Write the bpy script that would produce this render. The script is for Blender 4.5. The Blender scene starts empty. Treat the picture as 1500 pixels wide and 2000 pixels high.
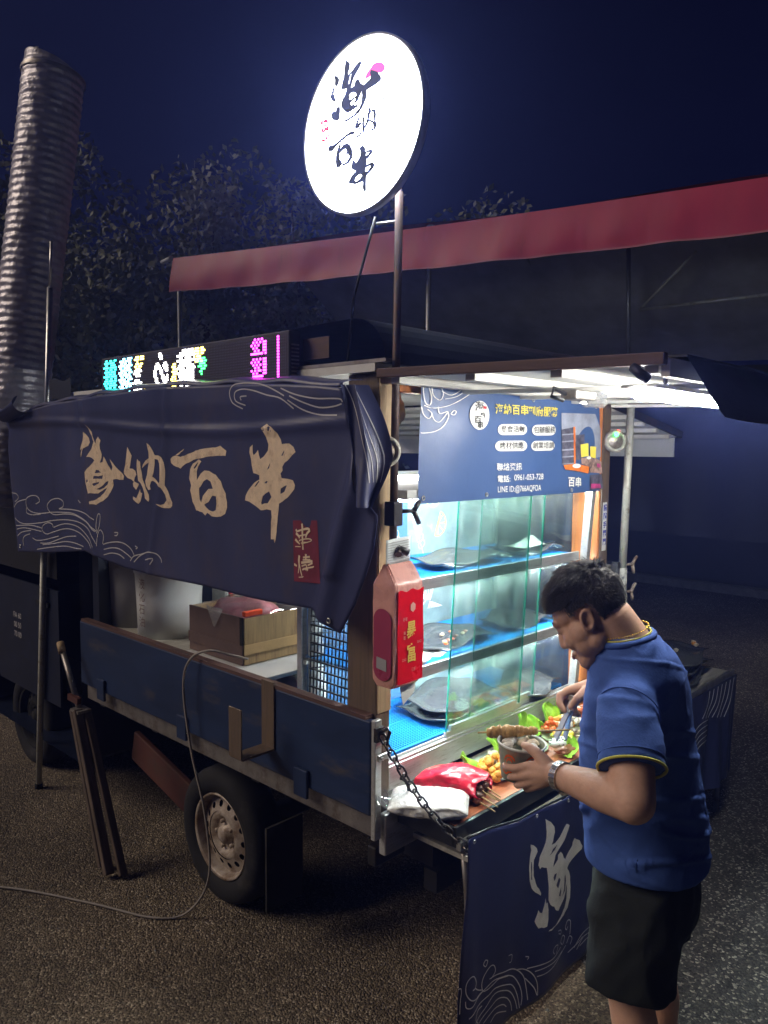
import bpy, bmesh, math, random
from mathutils import Vector as V, Matrix, noise
from mathutils.geometry import delaunay_2d_cdt

S = bpy.context.scene
COL = S.collection
rnd = random.Random(11)
PI = math.pi

# ------------------------------------------------------------------ camera
cam = bpy.data.cameras.new('camera')
cam.sensor_fit = 'HORIZONTAL'
cam.sensor_width = 36.0
cam.lens = 36.0 * 1517.94 / 1500.0
cam.clip_start = 0.05
cam.clip_end = 400
co = bpy.data.objects.new('camera', cam)
COL.objects.link(co)
co.matrix_world = Matrix(((0.68970598, 0.05470082, -0.72202042, 0),
                          (-0.72405054, 0.06244936, -0.68691403, 0),
                          (0.00751495, 0.99654799, 0.08267785, 1.9),
                          (0, 0, 0, 1)))
S.camera = co

# ------------------------------------------------------------------ sky, street light from the far left, exposure
SUN_EL, SUN_AZ = math.radians(33), math.radians(139)      # azimuth counted from +X towards +Y
world = bpy.data.worlds.new('World')
S.world = world
world.use_nodes = True
wn = world.node_tree
bg = wn.nodes['Background']
sky = wn.nodes.new('ShaderNodeTexSky')
sky.sky_type = 'NISHITA'
sky.sun_disc = False
sky.sun_elevation = math.radians(8)
sky.sun_rotation = math.radians(90) - SUN_AZ
tint = wn.nodes.new('ShaderNodeMix')
tint.data_type = 'RGBA'
tint.blend_type = 'MULTIPLY'
tint.inputs[0].default_value = 1.0
wn.links.new(sky.outputs[0], tint.inputs[6])
tint.inputs[7].default_value = (0.07, 0.085, 0.62, 1)
wn.links.new(tint.outputs[2], bg.inputs[0])
bg.inputs[1].default_value = 0.0038
sun = bpy.data.lights.new('street_light', 'SUN')
sun.energy = 0.92
sun.angle = math.radians(28)
sun.color = (1.0, 0.84, 0.66)
so = bpy.data.objects.new('street_light', sun)
COL.objects.link(so)
sd = V((math.cos(SUN_AZ) * math.cos(SUN_EL), math.sin(SUN_AZ) * math.cos(SUN_EL), math.sin(SUN_EL)))
so.rotation_euler = sd.to_track_quat('Z', 'Y').to_euler()
so.location = sd * 30
S.view_settings.view_transform = 'Standard'
S.view_settings.look = 'None'
S.view_settings.exposure = 1.0
S.view_settings.gamma = 1.0
S.view_settings.use_curve_mapping = False
cy = S.cycles
cy.use_denoising = True
cy.max_bounces = 7
cy.diffuse_bounces = 3
cy.glossy_bounces = 3
cy.transmission_bounces = 4
cy.transparent_max_bounces = 16
cy.volume_bounces = 0
cy.sample_clamp_indirect = 4.0
cy.caustics_reflective = False
cy.caustics_refractive = False

# ------------------------------------------------------------------ materials
def mat(name, col, rough=0.6, metal=0.0, var=0.15, scale=8.0, bump=0.0, bscale=60.0, dirt=None, dscale=5.0,
        damt=0.5, emis=None, es=0.0, spec=0.4, coat=0.0, stretch=None, trans=0.0, alpha=1.0, sss=0.0):
    m = bpy.data.materials.new(name)
    m.use_nodes = True
    nt = m.node_tree
    N, L = nt.nodes, nt.links
    b = N['Principled BSDF']
    b.inputs['Roughness'].default_value = rough
    b.inputs['Metallic'].default_value = metal
    b.inputs['Specular IOR Level'].default_value = spec
    b.inputs['Coat Weight'].default_value = coat
    b.inputs['Transmission Weight'].default_value = trans
    b.inputs['Alpha'].default_value = alpha
    if sss:
        b.inputs['Subsurface Weight'].default_value = sss
        b.inputs['Subsurface Radius'].default_value = (0.012, 0.005, 0.003)
    tc = N.new('ShaderNodeTexCoord')
    src = tc.outputs['Object']
    if stretch:
        mp = N.new('ShaderNodeMapping')
        mp.inputs['Scale'].default_value = stretch
        L.new(src, mp.inputs[0])
        src = mp.outputs[0]
    c4 = (*col, 1)
    if var > 0:
        n = N.new('ShaderNodeTexNoise')
        n.inputs['Scale'].default_value = scale
        n.inputs['Detail'].default_value = 6
        n.inputs['Roughness'].default_value = 0.65
        L.new(src, n.inputs['Vector'])
        r = N.new('ShaderNodeValToRGB')
        r.color_ramp.elements[0].position = 0.3
        r.color_ramp.elements[1].position = 0.7
        r.color_ramp.elements[0].color = (*[max(0, k * (1 - var)) for k in col], 1)
        r.color_ramp.elements[1].color = (*[min(1, k * (1 + var)) for k in col], 1)
        L.new(n.outputs[0], r.inputs[0])
        out = r.outputs[0]
        rr = N.new('ShaderNodeMapRange')
        rr.inputs[3].default_value = max(0.02, rough - 0.12)
        rr.inputs[4].default_value = min(1, rough + 0.12)
        L.new(n.outputs[0], rr.inputs[0])
        L.new(rr.outputs[0], b.inputs['Roughness'])
        if dirt:
            n2 = N.new('ShaderNodeTexNoise')
            n2.inputs['Scale'].default_value = dscale
            n2.inputs['Detail'].default_value = 8
            n2.inputs['Roughness'].default_value = 0.7
            L.new(src, n2.inputs['Vector'])
            r2 = N.new('ShaderNodeMapRange')
            r2.inputs[1].default_value = 0.62 - 0.25 * damt
            r2.inputs[2].default_value = 0.78 - 0.15 * damt
            L.new(n2.outputs[0], r2.inputs[0])
            mx = N.new('ShaderNodeMix')
            mx.data_type = 'RGBA'
            L.new(r2.outputs[0], mx.inputs[0])
            L.new(out, mx.inputs[6])
            mx.inputs[7].default_value = (*dirt, 1)
            out = mx.outputs[2]
        L.new(out, b.inputs['Base Color'])
    else:
        b.inputs['Base Color'].default_value = c4
    if bump > 0:
        n3 = N.new('ShaderNodeTexNoise')
        n3.inputs['Scale'].default_value = bscale
        n3.inputs['Detail'].default_value = 5
        L.new(src, n3.inputs['Vector'])
        bp = N.new('ShaderNodeBump')
        bp.inputs['Strength'].default_value = bump
        bp.inputs['Distance'].default_value = 0.01
        L.new(n3.outputs[0], bp.inputs['Height'])
        L.new(bp.outputs[0], b.inputs['Normal'])
    if emis:
        b.inputs['Emission Color'].default_value = (*emis, 1)
        b.inputs['Emission Strength'].default_value = es
    return m


def glass_mat(name, tintc, gloss=0.10, smudge=0.06, scol=(0.82, 0.9, 0.88)):
    """thin window glass: clear with a fresnel reflection and greasy smudges"""
    m = bpy.data.materials.new(name)
    m.use_nodes = True
    nt = m.node_tree
    N, L = nt.nodes, nt.links
    N.remove(N['Principled BSDF'])
    out = N['Material Output']
    tr = N.new('ShaderNodeBsdfTransparent')
    tr.inputs[0].default_value = (*tintc, 1)
    gl = N.new('ShaderNodeBsdfGlossy')
    gl.inputs['Roughness'].default_value = 0.03
    lw = N.new('ShaderNodeLayerWeight')
    lw.inputs[0].default_value = 0.35
    mr = N.new('ShaderNodeMapRange')
    mr.inputs[3].default_value = gloss * 0.5
    mr.inputs[4].default_value = gloss * 4
    L.new(lw.outputs['Fresnel'], mr.inputs[0])
    m1 = N.new('ShaderNodeMixShader')
    L.new(mr.outputs[0], m1.inputs[0])
    L.new(tr.outputs[0], m1.inputs[1])
    L.new(gl.outputs[0], m1.inputs[2])
    df = N.new('ShaderNodeBsdfDiffuse')
    df.inputs[0].default_value = (*scol, 1)
    tl = N.new('ShaderNodeBsdfTranslucent')
    tl.inputs[0].default_value = (*scol, 1)
    ad = N.new('ShaderNodeMixShader')
    ad.inputs[0].default_value = 0.5
    L.new(df.outputs[0], ad.inputs[1])
    L.new(tl.outputs[0], ad.inputs[2])
    tc = N.new('ShaderNodeTexCoord')
    mp = N.new('ShaderNodeMapping')
    mp.inputs['Scale'].default_value = (9, 9, 2.2)
    L.new(tc.outputs['Object'], mp.inputs[0])
    n = N.new('ShaderNodeTexNoise')
    n.inputs['Scale'].default_value = 1.6
    n.inputs['Detail'].default_value = 9
    n.inputs['Roughness'].default_value = 0.75
    L.new(mp.outputs[0], n.inputs['Vector'])
    r = N.new('ShaderNodeMapRange')
    r.inputs[1].default_value = 0.42
    r.inputs[2].default_value = 0.8
    r.inputs[3].default_value = smudge * 0.35
    r.inputs[4].default_value = smudge * 3.2
    L.new(n.outputs[0], r.inputs[0])
    m2 = N.new('ShaderNodeMixShader')
    L.new(r.outputs[0], m2.inputs[0])
    L.new(m1.outputs[0], m2.inputs[1])
    L.new(ad.outputs[0], m2.inputs[2])
    L.new(m2.outputs[0], out.inputs['Surface'])
    return m


def gravel_mat(name, c_lo, c_hi, spark, scale, bump):
    m = bpy.data.materials.new(name)
    m.use_nodes = True
    nt = m.node_tree
    N, L = nt.nodes, nt.links
    b = N['Principled BSDF']
    tc = N.new('ShaderNodeTexCoord')
    vo = N.new('ShaderNodeTexVoronoi')
    vo.inputs['Scale'].default_value = scale
    L.new(tc.outputs['Object'], vo.inputs['Vector'])
    n = N.new('ShaderNodeTexNoise')
    n.inputs['Scale'].default_value = 1.1
    n.inputs['Detail'].default_value = 12
    n.inputs['Roughness'].default_value = 0.72
    L.new(tc.outputs['Object'], n.inputs['Vector'])
    sx = N.new('ShaderNodeSeparateColor')
    L.new(vo.outputs['Color'], sx.inputs[0])
    r = N.new('ShaderNodeValToRGB')
    e = r.color_ramp.elements
    e[0].position, e[0].color = 0.0, (*c_lo, 1)
    e[1].position, e[1].color = 0.82, (*c_hi, 1)
    e2 = e.new(0.97)
    e2.color = (*spark, 1)
    L.new(sx.outputs[0], r.inputs[0])
    mx = N.new('ShaderNodeMix')
    mx.data_type = 'RGBA'
    mx.blend_type = 'MULTIPLY'
    mx.inputs[0].default_value = 1
    rr = N.new('ShaderNodeMapRange')
    rr.inputs[1].default_value = 0.3
    rr.inputs[2].default_value = 0.7
    rr.inputs[3].default_value = 0.45
    rr.inputs[4].default_value = 1.4
    L.new(n.outputs[0], rr.inputs[0])
    L.new(r.outputs[0], mx.inputs[6])
    L.new(rr.outputs[0], mx.inputs[7])
    L.new(mx.outputs[2], b.inputs['Base Color'])
    b.inputs['Roughness'].default_value = 0.75
    b.inputs['Specular IOR Level'].default_value = 0.35
    bp = N.new('ShaderNodeBump')
    bp.inputs['Strength'].default_value = bump
    bp.inputs['Distance'].default_value = 0.012
    bp.invert = True
    L.new(vo.outputs['Distance'], bp.inputs['Height'])
    L.new(bp.outputs[0], b.inputs['Normal'])
    return m


MT = {}
def mk(key, *a, **k):
    MT[key] = mat(key, *a, **k)

mk('asphalt_plain', (0.05, 0.05, 0.05))
MT['asphalt'] = gravel_mat('asphalt', (0.03, 0.03, 0.028), (0.075, 0.072, 0.068), (0.34, 0.33, 0.30), 120, 0.6)
MT['gravel'] = gravel_mat('gravel', (0.07, 0.055, 0.038), (0.22, 0.175, 0.12), (0.42, 0.36, 0.27), 135, 0.7)
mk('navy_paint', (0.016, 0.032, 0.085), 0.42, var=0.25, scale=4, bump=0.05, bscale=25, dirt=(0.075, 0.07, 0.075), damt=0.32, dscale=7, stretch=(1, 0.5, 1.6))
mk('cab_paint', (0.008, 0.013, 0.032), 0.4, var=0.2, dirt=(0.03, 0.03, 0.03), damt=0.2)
mk('dark_metal', (0.03, 0.03, 0.032), 0.5, 0.4, dirt=(0.08, 0.05, 0.03), damt=0.4)
mk('black_iron', (0.05, 0.05, 0.05), 0.4, 0.7, var=0.3, scale=60, dirt=(0.14, 0.09, 0.06), damt=0.4, dscale=30)
mk('rubber', (0.010, 0.010, 0.011), 0.85, bump=0.1, dirt=(0.05, 0.045, 0.04), damt=0.3)
mk('rim_paint', (0.42, 0.36, 0.30), 0.5, 0.2, var=0.3, dirt=(0.14, 0.075, 0.035), dscale=14, damt=0.75)
mk('shade_black', (0.008, 0.008, 0.008), 0.9, var=0)  # near-black, the shade in the rim holes and on the front rim
mk('red_rust', (0.10, 0.032, 0.022), 0.7, dirt=(0.07, 0.04, 0.03), damt=0.6, dscale=8)
mk('rust_pole', (0.10, 0.075, 0.07), 0.55, 0.5, var=0.3, scale=20, dirt=(0.16, 0.07, 0.04), damt=0.5, dscale=22)
mk('tan_wood', (0.13, 0.092, 0.062), 0.6, var=0.28, scale=5, stretch=(12, 12, 0.8), bump=0.1, bscale=12, dirt=(0.14, 0.09, 0.05), damt=0.35)
mk('bare_wood', (0.42, 0.30, 0.17), 0.62, var=0.28, scale=5, stretch=(12, 12, 0.8), bump=0.1, bscale=12, dirt=(0.2, 0.13, 0.08), damt=0.35)
mk('orange_wood', (0.55, 0.19, 0.05), 0.42, var=0.25, scale=5, stretch=(14, 14, 0.8), dirt=(0.3, 0.1, 0.03), damt=0.3)
mk('brown_wood', (0.10, 0.055, 0.045), 0.6, var=0.3, scale=5, stretch=(12, 0.8, 12), bump=0.1, bscale=12)
mk('old_wood', (0.11, 0.08, 0.06), 0.75, var=0.4, scale=6, stretch=(10, 1, 1), bump=0.2, bscale=20)
mk('cedar_top', (0.40, 0.13, 0.055), 0.38, var=0.28, scale=5, stretch=(0.8, 12, 12), dirt=(0.2, 0.08, 0.04), damt=0.35, dscale=7)
mk('grey_board', (0.40, 0.39, 0.34), 0.55, var=0.2, scale=7, stretch=(1, 8, 8), dirt=(0.2, 0.19, 0.16), damt=0.4)
mk('steel', (0.55, 0.55, 0.53), 0.32, 0.85, var=0.2, scale=20, dirt=(0.25, 0.23, 0.19), damt=0.35, dscale=12)
mk('dull_steel', (0.30, 0.28, 0.26), 0.42, 0.7, var=0.25, scale=16, dirt=(0.14, 0.09, 0.06), damt=0.5, dscale=12)
mk('galv', (0.55, 0.56, 0.50), 0.5, 0.3, var=0.15, scale=10, dirt=(0.22, 0.16, 0.08), damt=0.35, dscale=25)
mk('flaked', (0.5, 0.5, 0.46), 0.6, 0.2, var=0.15, dirt=(0.06, 0.06, 0.055), damt=0.75, dscale=45)
mk('alu', (0.62, 0.63, 0.62), 0.35, 0.6, var=0.12, scale=9, stretch=(1, 8, 8), dirt=(0.33, 0.31, 0.27), damt=0.3, dscale=14)
mk('white_paint', (0.74, 0.74, 0.70), 0.5, var=0.08, dirt=(0.42, 0.40, 0.34), damt=0.35, dscale=4)
mk('white_plastic', (0.62, 0.64, 0.64), 0.45, var=0.06, dirt=(0.4, 0.39, 0.36), damt=0.25)
mk('grey_plastic', (0.36, 0.36, 0.37), 0.5, var=0.1, dirt=(0.25, 0.22, 0.2), damt=0.3)
mk('rust_text', (0.17, 0.11, 0.10), 0.7, var=0)
mk('card', (0.44, 0.30, 0.14), 0.75, var=0.2, scale=6, stretch=(14, 14, 1), dirt=(0.25, 0.15, 0.08), damt=0.4)
mk('card_shaded', (0.13, 0.085, 0.075), 0.75, var=0.25, scale=5, dirt=(0.2, 0.13, 0.09), damt=0.35)  # cardboard of the box sides with their shade put into the colour
mk('cord_grey', (0.30, 0.27, 0.24), 0.6, var=0.1)
mk('black_plastic', (0.014, 0.015, 0.016), 0.32, var=0.2, scale=20)
mk('tarp_black', (0.012, 0.014, 0.020), 0.5, var=0.3, scale=5, bump=0.3, bscale=9)
mk('tarp_red', (0.30, 0.012, 0.05), 0.5, var=0.12, scale=2.0, bump=0.2, bscale=4, dirt=(0.16, 0.01, 0.03), damt=0.15, dscale=3.0, stretch=(3, 3, 0.5))
mk('hem_grey', (0.30, 0.10, 0.13), 0.6, var=0.2)
mk('tarp_grey', (0.52, 0.53, 0.54), 0.65, var=0.3, scale=1.6, bump=0.25, bscale=3)
mk('tent_steel', (0.35, 0.36, 0.37), 0.4, 0.7)
mk('banner_navy', (0.045, 0.052, 0.125), 0.40, var=0.2, scale=2.5, bump=0.12, bscale=14, dirt=(0.075, 0.065, 0.10), damt=0.35, dscale=3.5, stretch=(1, 1, 0.6))
mk('cloth_navy', (0.020, 0.026, 0.085), 0.38, var=0.2, scale=3, bump=0.1, bscale=12)
mk('gold_print', (0.86, 0.68, 0.48), 0.55, var=0.12, scale=30, dirt=(0.5, 0.33, 0.2), damt=0.3, dscale=25)
mk('silver_print', (0.72, 0.71, 0.66), 0.4, 0.15, var=0.1, dirt=(0.52, 0.5, 0.45), damt=0.4, dscale=12)
mk('line_print', (0.55, 0.54, 0.56), 0.5, var=0.1)
mk('seal_print', (0.20, 0.03, 0.055), 0.5, var=0.25, scale=12)
mk('poster_blue', (0.055, 0.11, 0.27), 0.40, var=0.10, scale=3, bump=0.25, bscale=9, spec=0.6)
mk('print_white', (0.85, 0.86, 0.84), 0.4, var=0.04)
mk('print_yellow', (0.85, 0.72, 0.10), 0.4, var=0.05)
mk('print_gold', (0.88, 0.58, 0.12), 0.4, var=0.08)
mk('print_black', (0.02, 0.022, 0.03), 0.5, var=0)
mk('print_blue', (0.03, 0.05, 0.42), 0.5, var=0)
mk('print_red', (0.62, 0.03, 0.05), 0.45, var=0.05)
mk('photo_sky', (0.30, 0.33, 0.42), 0.35, var=0.35, scale=9)
mk('photo_wood', (0.35, 0.16, 0.06), 0.4, var=0.6, scale=30)
mk('photo_mix', (0.30, 0.20, 0.17), 0.4, var=0.9, scale=38)
mk('photo_dark', (0.10, 0.10, 0.14), 0.4, var=0.7, scale=30)
mk('photo_pink', (0.5, 0.06, 0.22), 0.4, var=0.4, scale=30)
mk('photo_orange', (0.75, 0.20, 0.04), 0.4, var=0.3, scale=20)
mk('duct_foil', (0.42, 0.40, 0.44), 0.36, 0.35, var=0.3, scale=9, bump=0.9, bscale=22)
mk('back_blue', (0.07, 0.19, 0.38), 0.3, var=0.2, scale=5, bump=0.1, bscale=10, spec=0.5)
mk('back_green', (0.20, 0.29, 0.28), 0.25, var=0.35, scale=6, bump=0.2, bscale=14, spec=0.5)
mk('mat_blue', (0.015, 0.24, 0.66), 0.4, var=0.1)
mk('tray_black', (0.075, 0.08, 0.08), 0.2, 0.15, var=0.3, scale=30, bump=0.15, bscale=40, spec=0.9)
MT['glass'] = glass_mat('case_glass', (0.84, 0.96, 0.92), 0.12, 0.028)
MT['glass_clear'] = glass_mat('clear_glass', (0.92, 0.96, 0.95), 0.08, 0.02)
MT['film'] = glass_mat('plastic_film', (0.92, 0.92, 0.92), 0.16, 0.10, (0.9, 0.9, 0.9))
MT['glass_edge'] = mat('glass_edge', (0.02, 0.36, 0.25), 0.15, var=0.1, trans=0.4)
mk('skin', (0.58, 0.35, 0.25), 0.58, var=0.16, scale=14, bump=0.06, bscale=120, sss=0.12)
mk('hair', (0.045, 0.042, 0.042), 0.6, var=0.75, scale=240, spec=0.35)
mk('shirt', (0.055, 0.115, 0.38), 0.85, var=0.12, scale=9, bump=0.12, bscale=160, spec=0.2)
mk('trim_yellow', (0.48, 0.46, 0.07), 0.7, var=0.05)
mk('shorts', (0.016, 0.020, 0.020), 0.85, var=0.2, scale=9, bump=0.1, bscale=150, spec=0.25)
mk('shoe', (0.02, 0.02, 0.022), 0.6)
mk('gold', (0.85, 0.55, 0.10), 0.25, 1.0, var=0.1)
mk('tong_steel', (0.68, 0.69, 0.70), 0.3, 0.35, var=0.1)
mk('watch_steel', (0.72, 0.72, 0.70), 0.22, 0.95, var=0.1)
mk('nail', (0.66, 0.42, 0.34), 0.3, var=0)
mk('eye_white', (0.75, 0.72, 0.68), 0.2, var=0)
mk('lip', (0.42, 0.18, 0.14), 0.45, var=0.05)
mk('pack_pink', (0.72, 0.36, 0.30), 0.28, var=0.12, scale=14, bump=0.3, bscale=25, spec=0.6)
mk('pack_red', (0.72, 0.008, 0.02), 0.25, var=0.08, scale=10, bump=0.25, bscale=22, spec=0.6)
mk('pack_plum', (0.36, 0.045, 0.10), 0.3, var=0.1, spec=0.6)
mk('pack_card', (0.70, 0.76, 0.75), 0.5, var=0.1, scale=30)
mk('rice_bag', (0.60, 0.59, 0.55), 0.3, var=0.22, scale=60, bump=0.5, bscale=40, spec=0.6)
mk('red_bag', (0.62, 0.015, 0.04), 0.22, var=0.2, scale=9, bump=0.5, bscale=16, spec=0.7, dirt=(0.80, 0.30, 0.25), damt=0.35, dscale=9)
mk('meat_dark', (0.085, 0.035, 0.02), 0.3, var=0.5, scale=40, bump=0.4, bscale=60, spec=0.6)
mk('meat_brown', (0.26, 0.10, 0.045), 0.35, var=0.4, scale=40, bump=0.4, bscale=60, spec=0.6)
mk('fried', (0.70, 0.30, 0.035), 0.4, var=0.3, scale=40, bump=0.5, bscale=70)
mk('pale_food', (0.66, 0.56, 0.40), 0.45, var=0.3, scale=30, bump=0.3, bscale=50)
mk('mushroom', (0.52, 0.46, 0.38), 0.5, var=0.45, scale=26)
mk('sausage', (0.42, 0.11, 0.05), 0.3, var=0.3, scale=30, spec=0.6)
mk('carrot', (0.80, 0.14, 0.02), 0.35, var=0.2, scale=30)
mk('lettuce', (0.34, 0.62, 0.05), 0.45, var=0.35, scale=14, bump=0.4, bscale=30)
mk('skin_food', (0.56, 0.34, 0.13), 0.4, var=0.35, scale=30, bump=0.5, bscale=45)
mk('plate_white', (0.76, 0.78, 0.72), 0.3, var=0.06)
mk('plate_green', (0.42, 0.50, 0.28), 0.35, var=0.2, scale=12)
mk('bowl_print', (0.36, 0.42, 0.33), 0.4, var=0.35, scale=16, dirt=(0.55, 0.16, 0.06), damt=0.5, dscale=16)
mk('bamboo', (0.60, 0.40, 0.18), 0.5, var=0.15)
mk('orange_red', (0.85, 0.09, 0.02), 0.4, var=0.05)
mk('pink_bag', (0.66, 0.22, 0.26), 0.35, var=0.25, scale=12, bump=0.3, bscale=20)
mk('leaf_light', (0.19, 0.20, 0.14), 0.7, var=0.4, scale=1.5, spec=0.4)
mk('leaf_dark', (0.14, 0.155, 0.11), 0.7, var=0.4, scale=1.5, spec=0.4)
mk('bark', (0.07, 0.055, 0.04), 0.9, var=0.3)
mk("dark_wall", (0.020, 0.023, 0.024), 0.85, var=0.3, scale=1.2, bump=0.1, bscale=4)
mk('kerb_grey', (0.16, 0.16, 0.15), 0.8, var=0.3)
mk('led_off', (0.10, 0.09, 0.12), 0.5, var=0)
mk('led_housing', (0.045, 0.04, 0.055), 0.5, var=0.2)
mk('sign_face', (0.85, 0.87, 0.88), 0.5, var=0, emis=(0.93, 0.97, 1.0), es=14.0)
mk('sign_rim', (0.45, 0.47, 0.52), 0.4, 0.6, var=0.1)
mk('sign_navy', (0.012, 0.03, 0.09), 0.5, var=0, emis=(0.05, 0.13, 0.36), es=0.05)
mk('sign_pink', (0.8, 0.12, 0.35), 0.5, var=0, emis=(1.0, 0.12, 0.5), es=0.6)
mk('sign_red', (0.6, 0.01, 0.05), 0.5, var=0, emis=(0.75, 0.012, 0.09), es=0.4)
mk('tube_light', (0.9, 0.9, 0.9), 0.5, var=0, emis=(0.93, 0.99, 1.0), es=140.0)
mk('hatch_light', (0.9, 0.9, 0.9), 0.5, var=0, emis=(1.0, 0.97, 0.90), es=95.0)
mk('room_light', (0.9, 0.9, 0.9), 0.5, var=0, emis=(1.0, 0.98, 0.92), es=40.0)
for k, c, e in (('teal', (0.02, 0.75, 0.62), 5), ('blue', (0.05, 0.35, 1.0), 5), ('cyan', (0.25, 0.8, 1.0), 6), ('yellow', (1.0, 0.75, 0.12), 6),
                ('white', (1.0, 0.97, 0.92), 6), ('green', (0.03, 0.8, 0.12), 5), ('magenta', (1.0, 0.04, 0.85), 6), ('red', (1.0, 0.05, 0.02), 4)):
    mk('led_' + k, (0.5, 0.5, 0.5), 0.5, var=0, emis=c, es=e)
mk('lens', (0.62, 0.60, 0.54), 0.12, var=0.2, scale=30, bump=0.4, bscale=80, trans=0.35)

# ------------------------------------------------------------------ mesh tools
ORG = {}
class MB:
    def __init__(s):
        s.v, s.f, s.sm = [], [], []
    def add(s, vs, fs, smooth=False):
        o = len(s.v)
        s.v += [V(p) for p in vs]
        s.f += [[o + i for i in f] for f in fs]
        s.sm += [smooth] * len(fs)
        return s
    def box(s, x0, x1, y0, y1, z0, z1):
        vs = [(x, y, z) for x in (x0, x1) for y in (y0, y1) for z in (z0, z1)]
        return s.add(vs, [(0, 1, 3, 2), (4, 6, 7, 5), (0, 4, 5, 1), (2, 3, 7, 6), (0, 2, 6, 4), (1, 5, 7, 3)])
    def bar(s, p, q, w, h=None, up=(0, 0, 1)):
        p, q = V(p), V(q)
        h = h or w
        d = (q - p).normalized()
        u = V(up)
        if abs(d.dot(u)) > 0.98:
            u = V((1, 0, 0))
        a = d.cross(u).normalized() * w / 2
        b = a.cross(d).normalized() * h / 2
        vs = [e + i * a + j * b for e in (p, q) for i, j in ((-1, -1), (1, -1), (1, 1), (-1, 1))]
        return s.add(vs, [(3, 2, 1, 0), (4, 5, 6, 7), (0, 1, 5, 4), (1, 2, 6, 5), (2, 3, 7, 6), (3, 0, 4, 7)])
    def tube(s, pts, r, n=8, closed=False, cap=True):
        pts = [V(p) for p in pts]
        m = len(pts)
        rs = r if isinstance(r, (list, tuple)) else [r] * m
        vs, fs = [], []
        ref = None
        for i, p in enumerate(pts):
            a = pts[(i - 1) % m] if (i > 0 or closed) else p
            b = pts[(i + 1) % m] if (i < m - 1 or closed) else p
            d = (b - a)
            d = d.normalized() if d.length > 1e-9 else V((0, 0, 1))
            if ref is None:
                ref = V((0, 0, 1)) if abs(d.z) < 0.9 else V((1, 0, 0))
            u = d.cross(ref)
            if u.length < 1e-5:
                u = d.cross(V((0, 1, 0.3)))
            u.normalize()
            w = u.cross(d).normalized()
            ref = w
            vs += [p + rs[i] * (math.cos(2 * PI * k / n) * u + math.sin(2 * PI * k / n) * w) for k in range(n)]
        for i in range(m if closed else m - 1):
            for k in range(n):
                j = (i + 1) % m
                fs.append((i * n + k, i * n + (k + 1) % n, j * n + (k + 1) % n, j * n + k))
        o = len(s.v)
        s.add(vs, fs, True)
        if cap and not closed:
            s.f += [[o + k for k in range(n)][::-1], [o + (m - 1) * n + k for k in range(n)]]
            s.sm += [False, False]
        return s
    def lathe(s, c, axis, prof, n=24, cap=True, sx=1.0):
        c, ax = V(c), V(axis).normalized()
        u = ax.cross(V((0, 0, 1)) if abs(ax.z) < 0.9 else V((1, 0, 0))).normalized()
        w = ax.cross(u)
        vs, fs = [], []
        for r, h in prof:
            vs += [c + ax * h + r * (math.cos(2 * PI * k / n) * u * sx + math.sin(2 * PI * k / n) * w) for k in range(n)]
        m = len(prof)
        for i in range(m - 1):
            for k in range(n):
                fs.append((i * n + k, i * n + (k + 1) % n, (i + 1) * n + (k + 1) % n, (i + 1) * n + k))
        o = len(s.v)
        s.add(vs, fs, True)
        if cap:
            s.f += [[o + k for k in range(n)][::-1], [o + (m - 1) * n + k for k in range(n)]]
            s.sm += [False, False]
        return s
    def grid(s, fn, nu, nv, smooth=True):
        vs = [fn(i / nu, j / nv) for j in range(nv + 1) for i in range(nu + 1)]
        w = nu + 1
        fs = [(j * w + i, j * w + i + 1, (j + 1) * w + i + 1, (j + 1) * w + i) for j in range(nv) for i in range(nu)]
        return s.add(vs, fs, smooth)
    def ball(s, c, r, n=2, sc=(1, 1, 1), rot=None, jit=0.0, seed=0):
        bm = bmesh.new()
        bmesh.ops.create_icosphere(bm, subdivisions=n, radius=1)
        vs = []
        for v in bm.verts:
            k = 1 + jit * noise.noise(v.co * 1.7 + V((seed * 3.1, seed * 1.7, seed)))
            p = V((v.co.x * sc[0], v.co.y * sc[1], v.co.z * sc[2])) * r * k
            if rot is not None:
                p = rot @ p
            vs.append(V(c) + p)
        fs = [[v.index for v in f.verts] for f in bm.faces]
        bm.free()
        return s.add(vs, fs, True)
    def cap(s, p, q, r1, r2, n=12):
        """closed tapered capsule"""
        p, q = V(p), V(q)
        L = (q - p).length
        d = (q - p) / L
        prof = []
        for i in range(6):
            a = -PI / 2 + PI / 2 * i / 5
            prof.append((max(1e-4, r1 * math.cos(a)), r1 * math.sin(a)))
        for i in range(6):
            a = PI / 2 * i / 5
            prof.append((max(1e-4, r2 * math.cos(a)), L + r2 * math.sin(a)))
        return s.lathe(p, d, prof, n)
    def poly(s, pts2, fn, t=0.0):
        """flat polygon (list of outlines, even-odd) mapped through fn(x, y, h); with thickness t when t > 0"""
        vs2, fs = fill(pts2)
        if not fs:
            return s
        n = len(vs2)
        s.add([fn(x, y, t) for x, y in vs2], fs)
        if t:
            for L in pts2:
                m = len(L)
                s.add([fn(x, y, h) for h in (0, t) for x, y in L], [(i, (i + 1) % m, m + (i + 1) % m, m + i) for i in range(m)])
        return s
    def build(s, name, m, parent=None, smooth=None, bev=0.0, **kw):
        me = bpy.data.meshes.new(name)
        if parent is not None:
            org = ORG[parent]
        else:
            lo = [min(p[i] for p in s.v) for i in range(3)]
            hi = [max(p[i] for p in s.v) for i in range(3)]
            org = V(((lo[0] + hi[0]) / 2, (lo[1] + hi[1]) / 2, lo[2]))
        me.from_pydata([p - org for p in s.v], [], s.f)
        me.polygons.foreach_set('use_smooth', [bool(smooth)] * len(s.f) if smooth is not None else s.sm)
        me.materials.append(MT[m] if isinstance(m, str) else m)
        me.update()
        o = bpy.data.objects.new(name, me)
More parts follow.
